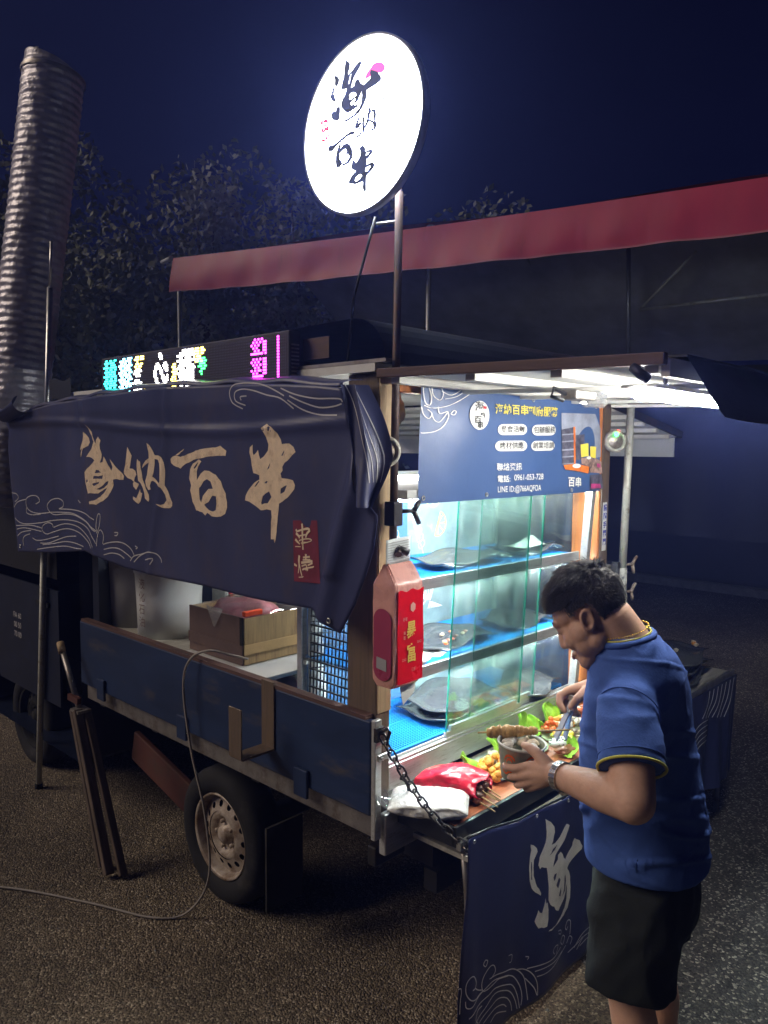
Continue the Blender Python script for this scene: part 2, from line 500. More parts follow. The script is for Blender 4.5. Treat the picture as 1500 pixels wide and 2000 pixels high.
        COL.objects.link(o)
        ORG[o] = org
        if parent is None:
            o.location = org
        else:
            o.parent = parent
        if bev:
            b = o.modifiers.new('edge', 'BEVEL')
            b.width = bev
            b.segments = 2
            b.limit_method = 'ANGLE'
            b.angle_limit = 0.6
        for k, val in kw.items():
            o[k] = val
        return o


def fill(loops):
    """even-odd triangulation of nested outlines"""
    vs, es = [], []
    for L in loops:
        o = len(vs)
        vs += [V((p[0], p[1])) for p in L]
        es += [(o + i, o + (i + 1) % len(L)) for i in range(len(L))]
    sc = max(max(abs(p.x), abs(p.y)) for p in vs) or 1
    r = delaunay_2d_cdt(vs, es, [], 0, 1e-7 * sc)
    ov, of = r[0], r[2]
    keep = []
    for f in of:
        c = sum((ov[i] for i in f), V((0, 0))) / len(f)
        ins = False
        for L in loops:
            n = len(L)
            for i in range(n):
                x0, y0 = L[i][0], L[i][1]
                x1, y1 = L[(i + 1) % n][0], L[(i + 1) % n][1]
                if (y0 > c.y) != (y1 > c.y) and c.x < (x1 - x0) * (c.y - y0) / (y1 - y0) + x0:
                    ins = not ins
        if ins:
            keep.append(tuple(f))
    return [(p.x, p.y) for p in ov], keep


def spline(pts, sub=4):
    """Catmull-Rom through the points (any dimension)"""
    n = len(pts)
    if n < 3:
        return [tuple(p) for p in pts]
    out = []
    for i in range(n - 1):
        p0, p1, p2, p3 = pts[max(i - 1, 0)], pts[i], pts[i + 1], pts[min(i + 2, n - 1)]
        for k in range(sub):
            t = k / sub
            out.append(tuple(0.5 * (2 * b + (c - a) * t + (2 * a - 5 * b + 4 * c - d) * t * t + (3 * b - a - 3 * c + d) * t ** 3)
                             for a, b, c, d in zip(p0, p1, p2, p3)))
    out.append(tuple(pts[-1]))
    return out


def ribbon(mb, pts, fn, w=None, sub=4):
    """a brush or pen line as a strip of quads mapped through fn(x, y)"""
    P = spline(pts, sub)
    n = len(P)
    vs = []
    for i, p in enumerate(P):
        a, b = P[max(i - 1, 0)], P[min(i + 1, n - 1)]
        d = V((b[0] - a[0], b[1] - a[1]))
        if d.length < 1e-9:
            d = V((1, 0))
        d.normalize()
        h = (w if w else p[2]) / 2
        vs += [fn(p[0] - d.y * h, p[1] + d.x * h), fn(p[0] + d.y * h, p[1] - d.x * h)]
    mb.add(vs, [(2 * i, 2 * i + 1, 2 * i + 3, 2 * i + 2) for i in range(n - 1)])


def text(mb, body, fn, size, sx=1.0, cx=0.0, cy=0.0, bold=0.0, align='CENTER', shear=0.0):
    c = bpy.data.curves.new('txt', 'FONT')
    c.body = body
    c.size = size
    c.offset = bold
    c.shear = shear
    c.align_x = align
    c.align_y = 'CENTER'
    o = bpy.data.objects.new('txt', c)
    COL.objects.link(o)
    me = bpy.data.meshes.new_from_object(o.evaluated_get(bpy.context.evaluated_depsgraph_get()))
    mb.add([fn(cx + v.co.x * sx, cy + v.co.y) for v in me.vertices], [tuple(p.vertices) for p in me.polygons])
    bpy.data.objects.remove(o)
    bpy.data.curves.remove(c)
    bpy.data.meshes.remove(me)


def thing(name, loc, label, cat, group=None):
    o = bpy.data.objects.new(name, None)
    o.empty_display_size = 0.1
    COL.objects.link(o)
    o.location = loc
    ORG[o] = V(loc)
    tag(o, label, cat, group)
    return o


def tag(o, label, cat, group=None):
    o['label'] = label
    o['category'] = cat
    if group:
        o['group'] = group
    return o


def struct(o):
    o['kind'] = 'structure'
    return o


def dup(o, loc, rz=0.0, label=None, parent=None, s=1.0):
    c = o.copy()
    COL.objects.link(c)
    if parent is not None:
        c.parent = parent
    else:
        c.location = loc
        c.rotation_euler = (o.rotation_euler[0], o.rotation_euler[1], o.rotation_euler[2] + rz)
        c.scale = (s, s, s)
    if label:
        c['label'] = label
    for ch in o.children:
        dup(ch, None, parent=c)
    return c

# ------------------------------------------------------------------ brush lettering outlines in millimetres on their own planes
BIG=[[(3396,1960),(3372,1949),(3349,1933),(3337,1913),(3355,1898),(3396,1885),(3416,1874),(3428,1846),(3431,1865),(3416,1887),(3437,1876),(3427,1898),(3402,1920),(3393,1938)],[(3364,1993),(3339,1976),(3313,1958),(3308,1940),(3292,1918),(3277,1907),(3272,1924),(3252,1938),(3227,1923),(3237,1902),(3236,1885),(3218,1863),(3223,1846),(3243,1824),(3216,1828),(3200,1852),(3175,1829),(3147,1805),(3133,1793),(3118,1809),(3128,1823),(3145,1843),(3117,1828),(3082,1806),(3034,1785),(3019,1772),(3028,1756),(3063,1757),(3091,1758),(3120,1755),(3118,1732),(3137,1709),(3175,1681),(3220,1659),(3282,1639),(3333,1638),(3336,1649),(3289,1659),(3242,1676),(3204,1697),(3177,1719),(3218,1705),(3264,1689),(3346,1687),(3364,1719),(3380,1752),(3384,1779),(3356,1796),(3328,1815),(3296,1833),(3319,1843),(3342,1849),(3367,1849),(3353,1864),(3324,1884),(3308,1906),(3301,1917),(3317,1942),(3333,1953),(3347,1974)],[(3295,1779),(3279,1793),(3259,1793),(3233,1781)],[(3307,1764),(3288,1767),(3261,1765),(3215,1770),(3223,1755),(3308,1752)],[(3317,1730),(3251,1740),(3259,1732),(3305,1720)],[(3287,1706),(3233,1721),(3187,1742),(3162,1748),(3172,1734),(3210,1715),(3248,1706)],[(2990,1894),(2975,1880),(2957,1860),(2963,1839),(2973,1806),(2951,1805),(2932,1798),(2922,1783),(2936,1770),(2940,1753),(2907,1745),(2911,1734),(2928,1720),(2949,1732),(2950,1746),(2943,1753),(2963,1762),(2993,1766),(3020,1782),(3021,1794),(3008,1818),(3001,1846),(2995,1873)],[(2898,1725),(2895,1711),(2882,1708),(2886,1695),(2896,1674),(2913,1662),(2930,1666),(2953,1680),(2954,1691),(2929,1686),(2915,1700),(2905,1714)],[(2918,1846),(2909,1839),(2896,1834),(2893,1814),(2886,1791),(2880,1765),(2865,1742),(2859,1729),(2837,1704),(2835,1684),(2839,1674),(2863,1688),(2869,1705),(2878,1728),(2894,1748),(2912,1757),(2916,1780),(2923,1817)],[(2852,1912),(2833,1904),(2812,1884),(2794,1863),(2769,1862),(2739,1853),(2724,1834),(2719,1802),(2723,1770),(2727,1747),(2706,1723),(2692,1701),(2677,1679),(2676,1667),(2690,1658),(2732,1655),(2766,1662),(2783,1670),(2757,1667),(2732,1673),(2716,1687),(2725,1709),(2748,1734),(2779,1749),(2810,1761),(2823,1757),(2829,1740),(2822,1726),(2840,1722),(2857,1739),(2861,1759),(2850,1782),(2843,1815),(2838,1832),(2865,1821),(2882,1808),(2878,1824),(2858,1841),(2835,1851),(2838,1874)],[(2794,1847),(2773,1846),(2761,1830),(2756,1798),(2755,1762),(2760,1753),(2785,1765),(2812,1778),(2799,1810)],[(2341,1902),(2326,1894),(2303,1885),(2309,1865),(2339,1867),(2371,1866),(2429,1861),(2469,1854),(2496,1853),(2552,1837),(2580,1829),(2609,1814),(2660,1825),(2678,1835),(2680,1851),(2666,1859),(2644,1864),(2608,1859),(2565,1866),(2523,1876),(2468,1889),(2422,1893),(2370,1896)],[(2579,1889),(2577,1887),(2630,1863),(2644,1865)],[(2476,1851),(2459,1845),(2477,1827),(2491,1808),(2491,1774),(2464,1798),(2437,1811),(2404,1810),(2365,1797),(2334,1776),(2322,1754),(2303,1733),(2295,1705),(2292,1683),(2305,1662),(2330,1651),(2355,1646),(2394,1647),(2423,1657),(2437,1646),(2460,1656),(2504,1661),(2528,1692),(2544,1734),(2537,1753),(2548,1780),(2539,1814),(2517,1834)],[(2479,1721),(2477,1744),(2444,1772),(2421,1780),(2398,1773),(2382,1748),(2412,1745),(2452,1719),(2465,1692),(2476,1703)],[(2443,1684),(2413,1698),(2386,1722),(2364,1719),(2358,1694),(2364,1671),(2384,1664),(2413,1668),(2433,1679)],[(2512,1820),(2480,1842),(2485,1833),(2507,1815)],[(2054,1975),(2024,1964),(1998,1944),(1983,1924),(1979,1908),(1941,1911),(1920,1901),(1910,1883),(1936,1865),(1967,1848),(1980,1835),(1977,1823),(1988,1813),(1985,1798),(1951,1797),(1926,1793),(1913,1778),(1918,1764),(1946,1743),(1983,1721),(2002,1714),(2010,1669),(2016,1618),(2024,1592),(2028,1580),(2033,1593),(2046,1593),(2048,1633),(2042,1667),(2045,1689),(2070,1691),(2103,1686),(2131,1700),(2166,1712),(2189,1716),(2186,1732),(2165,1757),(2136,1778),(2108,1789),(2110,1804),(2144,1810),(2153,1834),(2158,1859),(2166,1879),(2163,1897),(2146,1907),(2148,1879),(2141,1871),(2126,1880),(2115,1890),(2111,1873),(2104,1859),(2079,1867),(2057,1887),(2054,1907),(2065,1931),(2083,1961)],[(2100,1712),(2091,1735),(2055,1752),(2042,1735),(2064,1712),(2097,1706)],[(1993,1748),(1988,1765),(1959,1777),(1957,1773),(1972,1754),(1991,1746)],[(2066,1824),(2049,1843),(2044,1845),(2052,1830)],[(1982,1871),(1969,1888),(1968,1884),(1977,1871)],[(2139,1764),(2113,1785),(2109,1782),(2130,1766)],[(2080,1778),(2071,1785),(2063,1784),(2069,1778)]]
SEAL=[[(1931,1664),(1812,1672),(1808,1600),(1801,1474),(1932,1465)]]
SEALTXT=[[(1884,1657,8),(1882,1645,9),(1883,1619,8),(1883,1599,8),(1882,1573,6)],[(1915,1630,10),(1909,1635,10)],[(1915,1624,9),(1901,1615,8),(1899,1608,5)],[(1909,1630,6),(1885,1637,6),(1857,1643,8),(1845,1640,6)],[(1845,1639,8),(1861,1626,8),(1867,1613,6)],[(1905,1615,5),(1867,1623,5)],[(1919,1604,10),(1911,1598,8),(1897,1590,5)],[(1901,1600,5),(1885,1606,4),(1853,1611,4),(1838,1608,4),(1853,1601,3),(1891,1593,6),(1869,1598,5)],[(1921,1580,3),(1893,1582,3)],[(1901,1553,8),(1904,1538,9),(1904,1518,5),(1909,1494,3)],[(1928,1522,8),(1915,1517,6)],[(1902,1525,5),(1897,1504,5),(1891,1488,5)],[(1869,1561,9),(1869,1542,6)],[(1883,1548,6),(1849,1554,6)],[(1885,1540,5),(1847,1545,5)],[(1893,1530,8),(1837,1541,8)],[(1891,1519,5),(1869,1526,5),(1869,1515,5),(1889,1508,5)],[(1861,1525,5),(1837,1535,6)],[(1885,1511,5),(1830,1524,5)],[(1873,1510,6),(1861,1511,5),(1869,1497,6),(1879,1487,4),(1907,1481,3)],[(1857,1509,4),(1861,1485,6)],[(1834,1523,5),(1828,1507,5),(1822,1490,5)],[(1859,1485,5),(1820,1491,6)],[(1853,1494,4),(1830,1495,4)]]
BWAVE=[[(4232,1648),(4171,1646),(4145,1629),(4174,1610),(4197,1605)],[(4215,1572),(4159,1604),(4054,1623)],[(3941,1605),(3901,1621),(3924,1643),(3987,1645),(4046,1625),(4045,1586),(4000,1565),(3902,1560),(3766,1574),(3637,1582),(3514,1585),(3398,1566),(3310,1535),(3278,1520)],[(3687,1596),(3635,1610),(3634,1635),(3697,1645),(3776,1633),(3820,1605),(3799,1578),(3741,1564),(3613,1576),(3491,1578),(3376,1557),(3289,1519)],[(3687,1595),(3537,1602),(3420,1599),(3330,1581),(3297,1570)],[(4212,1517),(4152,1498),(4063,1496),(3892,1514),(3756,1535),(3589,1550),(3445,1549),(3355,1527),(3301,1489),(3280,1465)],[(4200,1477),(4006,1493),(3880,1489)],[(4193,1459),(4080,1474),(3881,1472)],[(3758,1501),(3764,1515),(3810,1520),(3865,1502),(3873,1478),(3827,1463),(3759,1478),(3642,1502),(3543,1509),(3437,1499),(3358,1469),(3326,1440)],[(3751,1501),(3666,1522),(3566,1532),(3447,1525),(3357,1490),(3303,1448)],[(4188,1424),(4126,1449),(4007,1467)],[(3996,1430),(3940,1422),(3842,1434),(3695,1464)],[(3899,1412),(3803,1421),(3683,1451),(3594,1470),(3484,1482)],[(3872,1406),(3750,1423),(3621,1444),(3498,1448),(3405,1441)],[(3943,1376),(3778,1402),(3622,1422),(3500,1424),(3429,1428)],[(4023,1448),(4098,1430),(4122,1407),(4117,1377)],[(3277,1522),(3281,1553),(3268,1595),(3247,1594),(3255,1545),(3276,1512)],[(3226,1470),(3219,1507),(3244,1530),(3267,1508),(3275,1455)],[(3221,1468),(3172,1480),(3100,1489),(3040,1485),(2991,1467),(2968,1443)],[(3216,1446),(3152,1459),(3091,1460),(3031,1444),(2993,1430)],[(3217,1422),(3153,1436),(3092,1435),(3052,1422)],[(3003,1417),(2973,1440),(2906,1456),(2840,1471),(2786,1468),(2756,1453),(2750,1437)],[(2878,1435),(2814,1447),(2833,1421)],[(2882,1461),(2925,1445),(2974,1415)],[(3129,1527),(3098,1529),(3109,1516),(3127,1515)],[(4042,1586),(4051,1556),(3987,1548),(3888,1558)],[(3452,1650),(3429,1638),(3440,1645)],[(2957,1485),(2938,1480),(2952,1473)],[(2193,2028),(2252,2050),(2271,2086),(2246,2110),(2182,2114),(2097,2108),(2043,2096),(1990,2077),(1955,2062)],[(2173,2039),(2232,2056),(2236,2085),(2192,2094),(2125,2087),(2043,2068),(1973,2055),(1913,2020)],[(2163,2070),(2202,2069),(2197,2057)],[(1972,2087),(1905,2065),(1816,2049),(1746,2046),(1705,2043),(1697,2034)],[(1930,2061),(1872,2040),(1800,2021),(1738,2022),(1701,2029)],[(1938,2048),(1872,2016),(1800,1999),(1723,1996)]]
CLOTHCH=[[(2101,613),(2121,601),(2142,584),(2147,571),(2135,559),(2124,550),(2123,525),(2126,496),(2137,464),(2154,441),(2165,422),(2162,415),(2136,434),(2115,459),(2103,487),(2098,517),(2096,543),(2100,571),(2108,590)],[(2108,549),(2114,547),(2117,500),(2118,485),(2112,491),(2108,526)],[(2190,668),(2217,649),(2237,627),(2241,607),(2229,577),(2221,567),(2242,568),(2271,580),(2301,600),(2320,607),(2348,589),(2337,577),(2307,554),(2273,541),(2244,524),(2231,489),(2245,497),(2258,504),(2261,519),(2278,525),(2296,508),(2304,492),(2320,478),(2342,491),(2382,500),(2386,513),(2401,522),(2438,496),(2456,471),(2452,460),(2412,453),(2376,448),(2349,442),(2342,436),(2359,418),(2372,391),(2378,349),(2376,312),(2357,284),(2322,272),(2269,270),(2226,268),(2203,274),(2252,273),(2295,282),(2329,298),(2344,324),(2344,363),(2339,380),(2335,354),(2323,335),(2288,324),(2271,316),(2253,325),(2238,344),(2213,364),(2204,382),(2205,417),(2200,466),(2195,498),(2170,510),(2158,505),(2152,523),(2158,548),(2171,566),(2191,588),(2197,623)],[(2233,450),(2238,460),(2254,457),(2244,439),(2237,436)],[(2253,418),(2270,435),(2283,422),(2267,398),(2253,413)],[(2275,373),(2289,393),(2292,373),(2286,361),(2275,367)],[(2300,350),(2319,371),(2319,417),(2325,418),(2333,392),(2328,360)],[(2210,535),(2230,550),(2255,558),(2239,545),(2216,535)],[(2189,396),(2192,375),(2200,375),(2204,351),(2202,317),(2196,294),(2179,295),(2166,304),(2152,304),(2141,321),(2132,335),(2136,344),(2146,356),(2151,370),(2158,357),(2170,351),(2178,372)]]
CWAVE=[[(1797,271),(1812,270),(1819,284),(1806,309),(1786,316),(1769,304),(1767,276),(1785,247),(1816,232),(1842,233),(1858,234)],[(1897,256),(1916,271),(1909,293),(1890,298),(1862,279),(1852,257),(1858,234),(1879,228),(1917,233),(1939,234),(1996,213)],[(1889,258),(1922,256),(1966,242),(2013,227),(2049,204),(2080,170),(2093,131),(2103,76)],[(1810,271),(1831,252),(1852,240)],[(1765,251),(1768,230),(1791,221),(1827,228),(1868,235),(1911,243),(1956,230),(1996,214),(2032,188),(2063,144),(2076,101),(2072,71)],[(1777,192),(1827,201),(1885,206),(1923,212),(1991,185),(2027,161),(2052,117),(2066,64)],[(1808,158),(1865,170),(1918,195),(1980,171),(2016,144),(2041,106),(2054,67)],[(1834,142),(1892,159),(1936,167),(1987,142),(2017,108),(2027,74)],[(1861,127),(1920,143),(1970,128),(1994,106)],[(1899,109),(1932,120),(1995,90)],[(2048,207),(2085,191),(2123,159),(2146,118),(2148,73),(2131,108),(2089,158)],[(2097,188),(2185,168),(2251,157),(2304,165)],[(2135,162),(2199,150),(2265,139),(2319,143)],[(2145,140),(2200,129),(2265,128),(2346,149)],[(2404,113),(2447,136),(2483,142),(2529,137)],[(2420,98),(2469,125),(2538,112)],[(2441,103),(2493,106),(2539,90)],[(2362,114),(2418,118),(2462,128)],[(2376,175),(2381,220),(2359,234),(2342,219),(2350,204),(2360,211)],[(2321,164),(2337,183),(2319,199),(2303,184),(2317,167)],[(2353,153),(2373,170),(2391,154),(2378,137)],[(1868,329),(1879,322),(1871,307),(1860,318),(1868,328)],[(1990,285),(2011,277),(2009,255),(1997,258)],[(2264,162),(2279,185),(2255,194),(2239,185),(2250,169)],[(1734,303),(1746,300),(1749,285),(1745,262),(1743,221)],[(2089,233),(2105,225),(2099,218)],[(2277,238),(2301,229),(2301,215),(2281,227)],[(1854,188),(1828,187),(1813,169),(1829,147)]]
SIGNCH=[[(1846,3044),(1833,3037),(1822,3025),(1825,3015),(1836,3007),(1843,2995),(1846,2980),(1839,2970),(1838,2963),(1853,2974),(1859,2984),(1857,2992),(1850,3004),(1840,3016),(1839,3032)],[(1840,3007),(1836,3014),(1846,2989),(1850,2987)],[(1794,3072),(1781,3062),(1775,3055),(1779,3040),(1784,3026),(1765,3031),(1749,3042),(1734,3049),(1724,3043),(1733,3033),(1749,3020),(1760,3008),(1770,2984),(1754,2986),(1750,2998),(1742,3001),(1733,2994),(1731,2986),(1715,2975),(1702,2979),(1687,2985),(1682,2994),(1686,3003),(1684,3008),(1661,2995),(1645,2979),(1644,2970),(1661,2965),(1681,2963),(1702,2960),(1707,2965),(1703,2950),(1705,2937),(1717,2919),(1735,2904),(1764,2897),(1791,2893),(1813,2895),(1786,2896),(1756,2901),(1733,2913),(1722,2929),(1720,2951),(1724,2963),(1728,2955),(1730,2937),(1743,2923),(1765,2920),(1781,2916),(1794,2926),(1809,2940),(1812,2951),(1805,2962),(1797,2967),(1786,2989),(1797,2991),(1811,2995),(1808,3008),(1800,3026),(1796,3049)],[(1777,2965),(1770,2969),(1759,2970),(1747,2963),(1774,2960)],[(1777,2957),(1746,2961),(1747,2955),(1770,2950),(1777,2952)],[(1767,2944),(1749,2949),(1754,2938),(1765,2932),(1773,2937)],[(1758,2930),(1738,2941),(1729,2954),(1733,2938),(1743,2928)],[(1781,2998),(1769,3027),(1768,3023),(1777,3000)],[(1825,2952),(1826,2943),(1818,2942),(1819,2926),(1822,2909),(1830,2906),(1838,2912),(1845,2912),(1854,2921),(1854,2932),(1848,2939),(1838,2932),(1833,2941)],[(1732,2894),(1731,2887),(1740,2873),(1733,2870),(1727,2872),(1725,2868),(1738,2861),(1749,2862),(1750,2866),(1744,2876),(1737,2887)],[(1732,2858),(1730,2855),(1740,2850),(1742,2851)],[(1726,2844),(1725,2839),(1733,2834),(1742,2834),(1745,2838),(1734,2836),(1729,2842)],[(1718,2884),(1713,2883),(1713,2855),(1709,2840),(1719,2844),(1719,2866)],[(1692,2905),(1685,2899),(1688,2894),(1674,2894),(1665,2889),(1664,2877),(1665,2860),(1661,2845),(1666,2839),(1679,2836),(1690,2838),(1673,2839),(1670,2845),(1675,2859),(1689,2867),(1694,2866),(1699,2860),(1707,2853),(1712,2852),(1704,2862),(1698,2874),(1696,2884),(1702,2883),(1692,2894)],[(1688,2885),(1683,2891),(1674,2889),(1672,2874),(1671,2860),(1681,2866),(1692,2871)],[(1752,2852),(1754,2848),(1776,2850),(1792,2847),(1819,2838),(1836,2831),(1852,2822),(1871,2826),(1870,2832),(1862,2838),(1845,2835),(1825,2841),(1798,2849),(1776,2854),(1765,2855)],[(1811,2833),(1819,2818),(1815,2817),(1803,2825),(1786,2825),(1773,2817),(1765,2802),(1761,2787),(1765,2777),(1778,2768),(1800,2766),(1811,2772),(1815,2765),(1832,2768),(1835,2785),(1833,2803),(1828,2818),(1819,2831)],[(1818,2805),(1803,2812),(1792,2813),(1786,2804),(1789,2798),(1803,2792),(1815,2782),(1819,2788)],[(1811,2781),(1803,2790),(1781,2795),(1775,2787),(1779,2777),(1792,2770),(1800,2769),(1808,2774)],[(1720,2802),(1709,2794),(1706,2781),(1696,2782),(1682,2781),(1674,2775),(1683,2770),(1698,2760),(1705,2763),(1700,2754),(1703,2741),(1688,2743),(1674,2741),(1667,2734),(1675,2727),(1690,2718),(1703,2712),(1704,2693),(1704,2675),(1703,2667),(1711,2669),(1715,2681),(1714,2699),(1727,2700),(1748,2699),(1779,2708),(1775,2712),(1764,2724),(1748,2732),(1744,2736),(1762,2745),(1764,2755),(1760,2769),(1756,2773),(1754,2762),(1748,2764),(1748,2757),(1738,2763),(1727,2773),(1725,2787),(1731,2799)],[(1751,2709),(1745,2718),(1727,2723),(1720,2717),(1727,2709),(1745,2703)],[(1705,2725),(1703,2736),(1685,2737),(1683,2734),(1694,2725),(1703,2722)],[(1704,2769),(1701,2778),(1688,2777),(1696,2771)]]
SIGNSUN=[[(1707,2993),(1706,3003),(1687,3015),(1677,3023),(1662,3023),(1642,3016),(1630,3004),(1630,2994),(1641,2992),(1661,2997),(1677,3004),(1686,3006),(1689,2995),(1702,2993)]]
SIGNSEAL=[[(1907,2923),(1876,2924),(1869,2865),(1891,2861),(1902,2865)]]
SIGNSEALTXT=[[(1894,2919,2),(1894,2895,2)],[(1901,2912,2),(1881,2913,2)],[(1901,2912,2),(1899,2902,2),(1879,2903,2),(1881,2913,2)],[(1902,2903,2),(1878,2902,2)],[(1898,2889,2),(1895,2867,2)],[(1901,2880,2),(1892,2881,2)],[(1886,2887,2),(1878,2889,2)],[(1889,2883,2),(1875,2883,2)],[(1889,2877,2),(1875,2877,2)],[(1884,2875,2),(1888,2865,2)],[(1879,2876,2),(1873,2865,2)]]
SHRIMP=[[(1622,2918,1),(1629,2914,2),(1638,2914,2),(1641,2909,1)],[(1629,2914,1),(1623,2906,2),(1624,2901,1)],[(1636,2914,1),(1631,2908,1),(1633,2905,1)],[(1621,2898,2),(1614,2892,2)],[(1611,2887,2),(1606,2874,2)],[(1604,2870,2),(1602,2867,1)],[(1600,2865,1),(1591,2857,1)],[(1585,2854,2),(1575,2849,2)],[(1643,2899,1),(1635,2890,1),(1628,2880,1),(1625,2886,1)],[(1620,2877,1),(1618,2887,1)],[(1622,2867,1),(1618,2868,1),(1616,2850,1)],[(1596,2857,1),(1608,2845,1),(1608,2834,1),(1604,2830,2)],[(1599,2827,2),(1589,2830,2)],[(1585,2831,1),(1574,2817,1),(1569,2802,2)],[(1593,2841,1),(1598,2835,1)],[(1544,2935,1),(1537,2908,1),(1536,2881,1),(1541,2848,1),(1547,2820,1)],[(1555,2785,1),(1559,2779,1)]]
SIGNRING=[[(1910,2712,1),(1887,2692,1),(1853,2675,1)],[(1748,2655,1),(1726,2656,1),(1705,2661,1)],[(1659,2679,1),(1634,2693,1)],[(1618,2703,1),(1610,2712,1)]]
B_TOP=[(4218,2024),(3942,2074),(3649,2099),(3193,2114),(2771,2127),(2417,2119),(2172,2111),(1955,2100),(1808,2089),(1698,2076)]
B_BOT=[(4192,1339),(3810,1372),(3397,1422),(3251,1404),(3045,1382),(2796,1377),(2432,1381),(2123,1381),(1958,1383),(1844,1387),(1795,1354),(1718,1327)]
B_LEFT=[(4218,2024),(4244,1869),(4234,1655),(4213,1494),(4192,1339)]
B_RIGHT=[(1698,2076),(1671,1966),(1649,1860),(1631,1763),(1563,1699),(1579,1593),(1608,1515),(1646,1432),(1718,1327)]
C_TOP=[(1769,753),(1884,739),(2023,722),(2174,707),(2345,699),(2593,721),(2931,747)]
C_BOT=[(1732,101),(1906,48),(2203,53),(2538,48),(2940,42),(3346,44)]
C_LEFT=[(1769,753),(1766,580),(1748,430),(1737,275),(1732,101)]
C_RIGHT=[(2931,747),(3153,417),(3346,44)]
# ================================================================== THE SETTING
struct(MB().grid(lambda u, v: V((-60 + 160 * u, -60 + 160 * v, 0)), 40, 40).build('ground', 'asphalt'))
g = MB()
edge = [(2.62, 1.52), (2.32, 1.09), (2.05, 0.72), (1.55, 0.05), (1.0, -0.9), (0.2, -2.5)]
pg = [(x, y) for x, y in spline(edge, 4)] + [(-14, -6), (-14, 16), (1.6, 16), (2.75, 5.2), (2.75, 2.2)]
struct(g.poly([pg], lambda x, y, h: V((x, y, 0.004))).build('gravel_path', 'gravel'))
kb = MB().bar((10.7, 9.0, 0.05), (10.35, -8, 0.05), 0.16, 0.12)
struct(kb.build('kerb', 'kerb_grey', bev=0.012))
w = MB().bar((11.6, 20, 1.0), (11.2, -14, 1.0), 0.2, 2.0)
tag(w.build('boundary_wall', 'dark_wall'), 'long dark boundary wall behind the kerb on the far right', 'wall')

pb_ = MB()
pr_ = random.Random(3)
for _ in range(900):
    x, y = pr_.uniform(0.2, 5.5), pr_.uniform(-1.2, 4.2)
    q = pr_.uniform(0.003, 0.0075) * (1.6 if pr_.random() > 0.95 else 1)
    a = pr_.uniform(0, 6.28)
    c, s_ = math.cos(a) * q, math.sin(a) * q
    pb_.add([(x + c, y + s_, 0.003), (x - s_, y + c * 0.8, 0.003), (x - c * 0.9, y - s_, 0.003), (x + s_, y - c, 0.003), (x + c * 0.2, y, 0.004 + q * 0.9)], [(0, 1, 4), (1, 2, 4), (2, 3, 4), (3, 0, 4)])
pbo = pb_.build('pebbles', 'kerb_grey')
pbo['kind'] = 'stuff'


def leaf_crown(mb, c, rad, n, size, seed):
    r = random.Random(seed)
    c = V(c)
    cl = []
    for _ in range(44):
        d = V((r.gauss(0, 1), r.gauss(0, 1), r.gauss(0, 1))).normalized() * r.uniform(0.25, 1.0)
        cl.append((c + V((d.x * rad[0], d.y * rad[1], d.z * rad[2])), r.uniform(0.22, 0.42) * min(rad)))
    for i in range(n):
        p, q = cl[r.randrange(len(cl))]
        d = V((r.gauss(0, 1), r.gauss(0, 1), r.gauss(0, 1))).normalized() * q * r.random() ** 0.35
        o = p + d
        a = V((r.gauss(0, 1), r.gauss(0, 1), r.gauss(0, 1))).normalized()
        b = a.cross(V((r.gauss(0, 1), r.gauss(0, 1), r.gauss(0, 1)))).normalized()
        k = size * r.uniform(0.6, 1.5)
        mb.add([o - a * k, o + b * k * 0.55, o + a * k, o - b * k * 0.55], [(0, 1, 2, 3)])
    return cl


def tree(base, h, rad, n, size, m, label, seed):
    t = thing('tree', base, label, 'tree', 'trees behind the food truck')
    b = V(base)
    top = b + V((0, 0, h * 0.62))
    mb = MB()
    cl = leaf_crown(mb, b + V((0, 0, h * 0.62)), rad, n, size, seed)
    tr = MB().tube([b, b + V((0.05, 0.08, h * 0.25)), b + V((-0.04, 0.02, h * 0.45)), top], [0.13, 0.11, 0.08, 0.04], 8)
    for p, q in cl[:12]:
        s0 = b.lerp(top, 0.5 + 0.04 * (seed % 5))
        tr.tube([s0, s0.lerp(p, 0.5) + V((0, 0, 0.12)), p], [0.045, 0.03, 0.012], 5)
    tr.build('trunk', 'bark', t)
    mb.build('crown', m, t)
    return t

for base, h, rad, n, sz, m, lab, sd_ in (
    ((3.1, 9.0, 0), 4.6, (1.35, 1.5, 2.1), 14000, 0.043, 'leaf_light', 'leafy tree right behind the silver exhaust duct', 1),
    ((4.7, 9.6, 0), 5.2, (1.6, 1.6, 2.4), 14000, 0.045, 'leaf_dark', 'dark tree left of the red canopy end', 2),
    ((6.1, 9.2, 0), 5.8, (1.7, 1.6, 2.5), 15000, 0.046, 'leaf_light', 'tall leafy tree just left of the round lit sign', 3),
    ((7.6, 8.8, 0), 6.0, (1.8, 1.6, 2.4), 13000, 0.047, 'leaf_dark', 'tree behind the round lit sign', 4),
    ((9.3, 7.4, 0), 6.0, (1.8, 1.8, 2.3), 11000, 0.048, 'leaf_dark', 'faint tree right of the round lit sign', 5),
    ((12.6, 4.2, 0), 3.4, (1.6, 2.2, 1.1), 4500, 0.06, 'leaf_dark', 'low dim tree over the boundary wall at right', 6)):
    tree(base, h, rad, n, sz, m, lab, sd_)

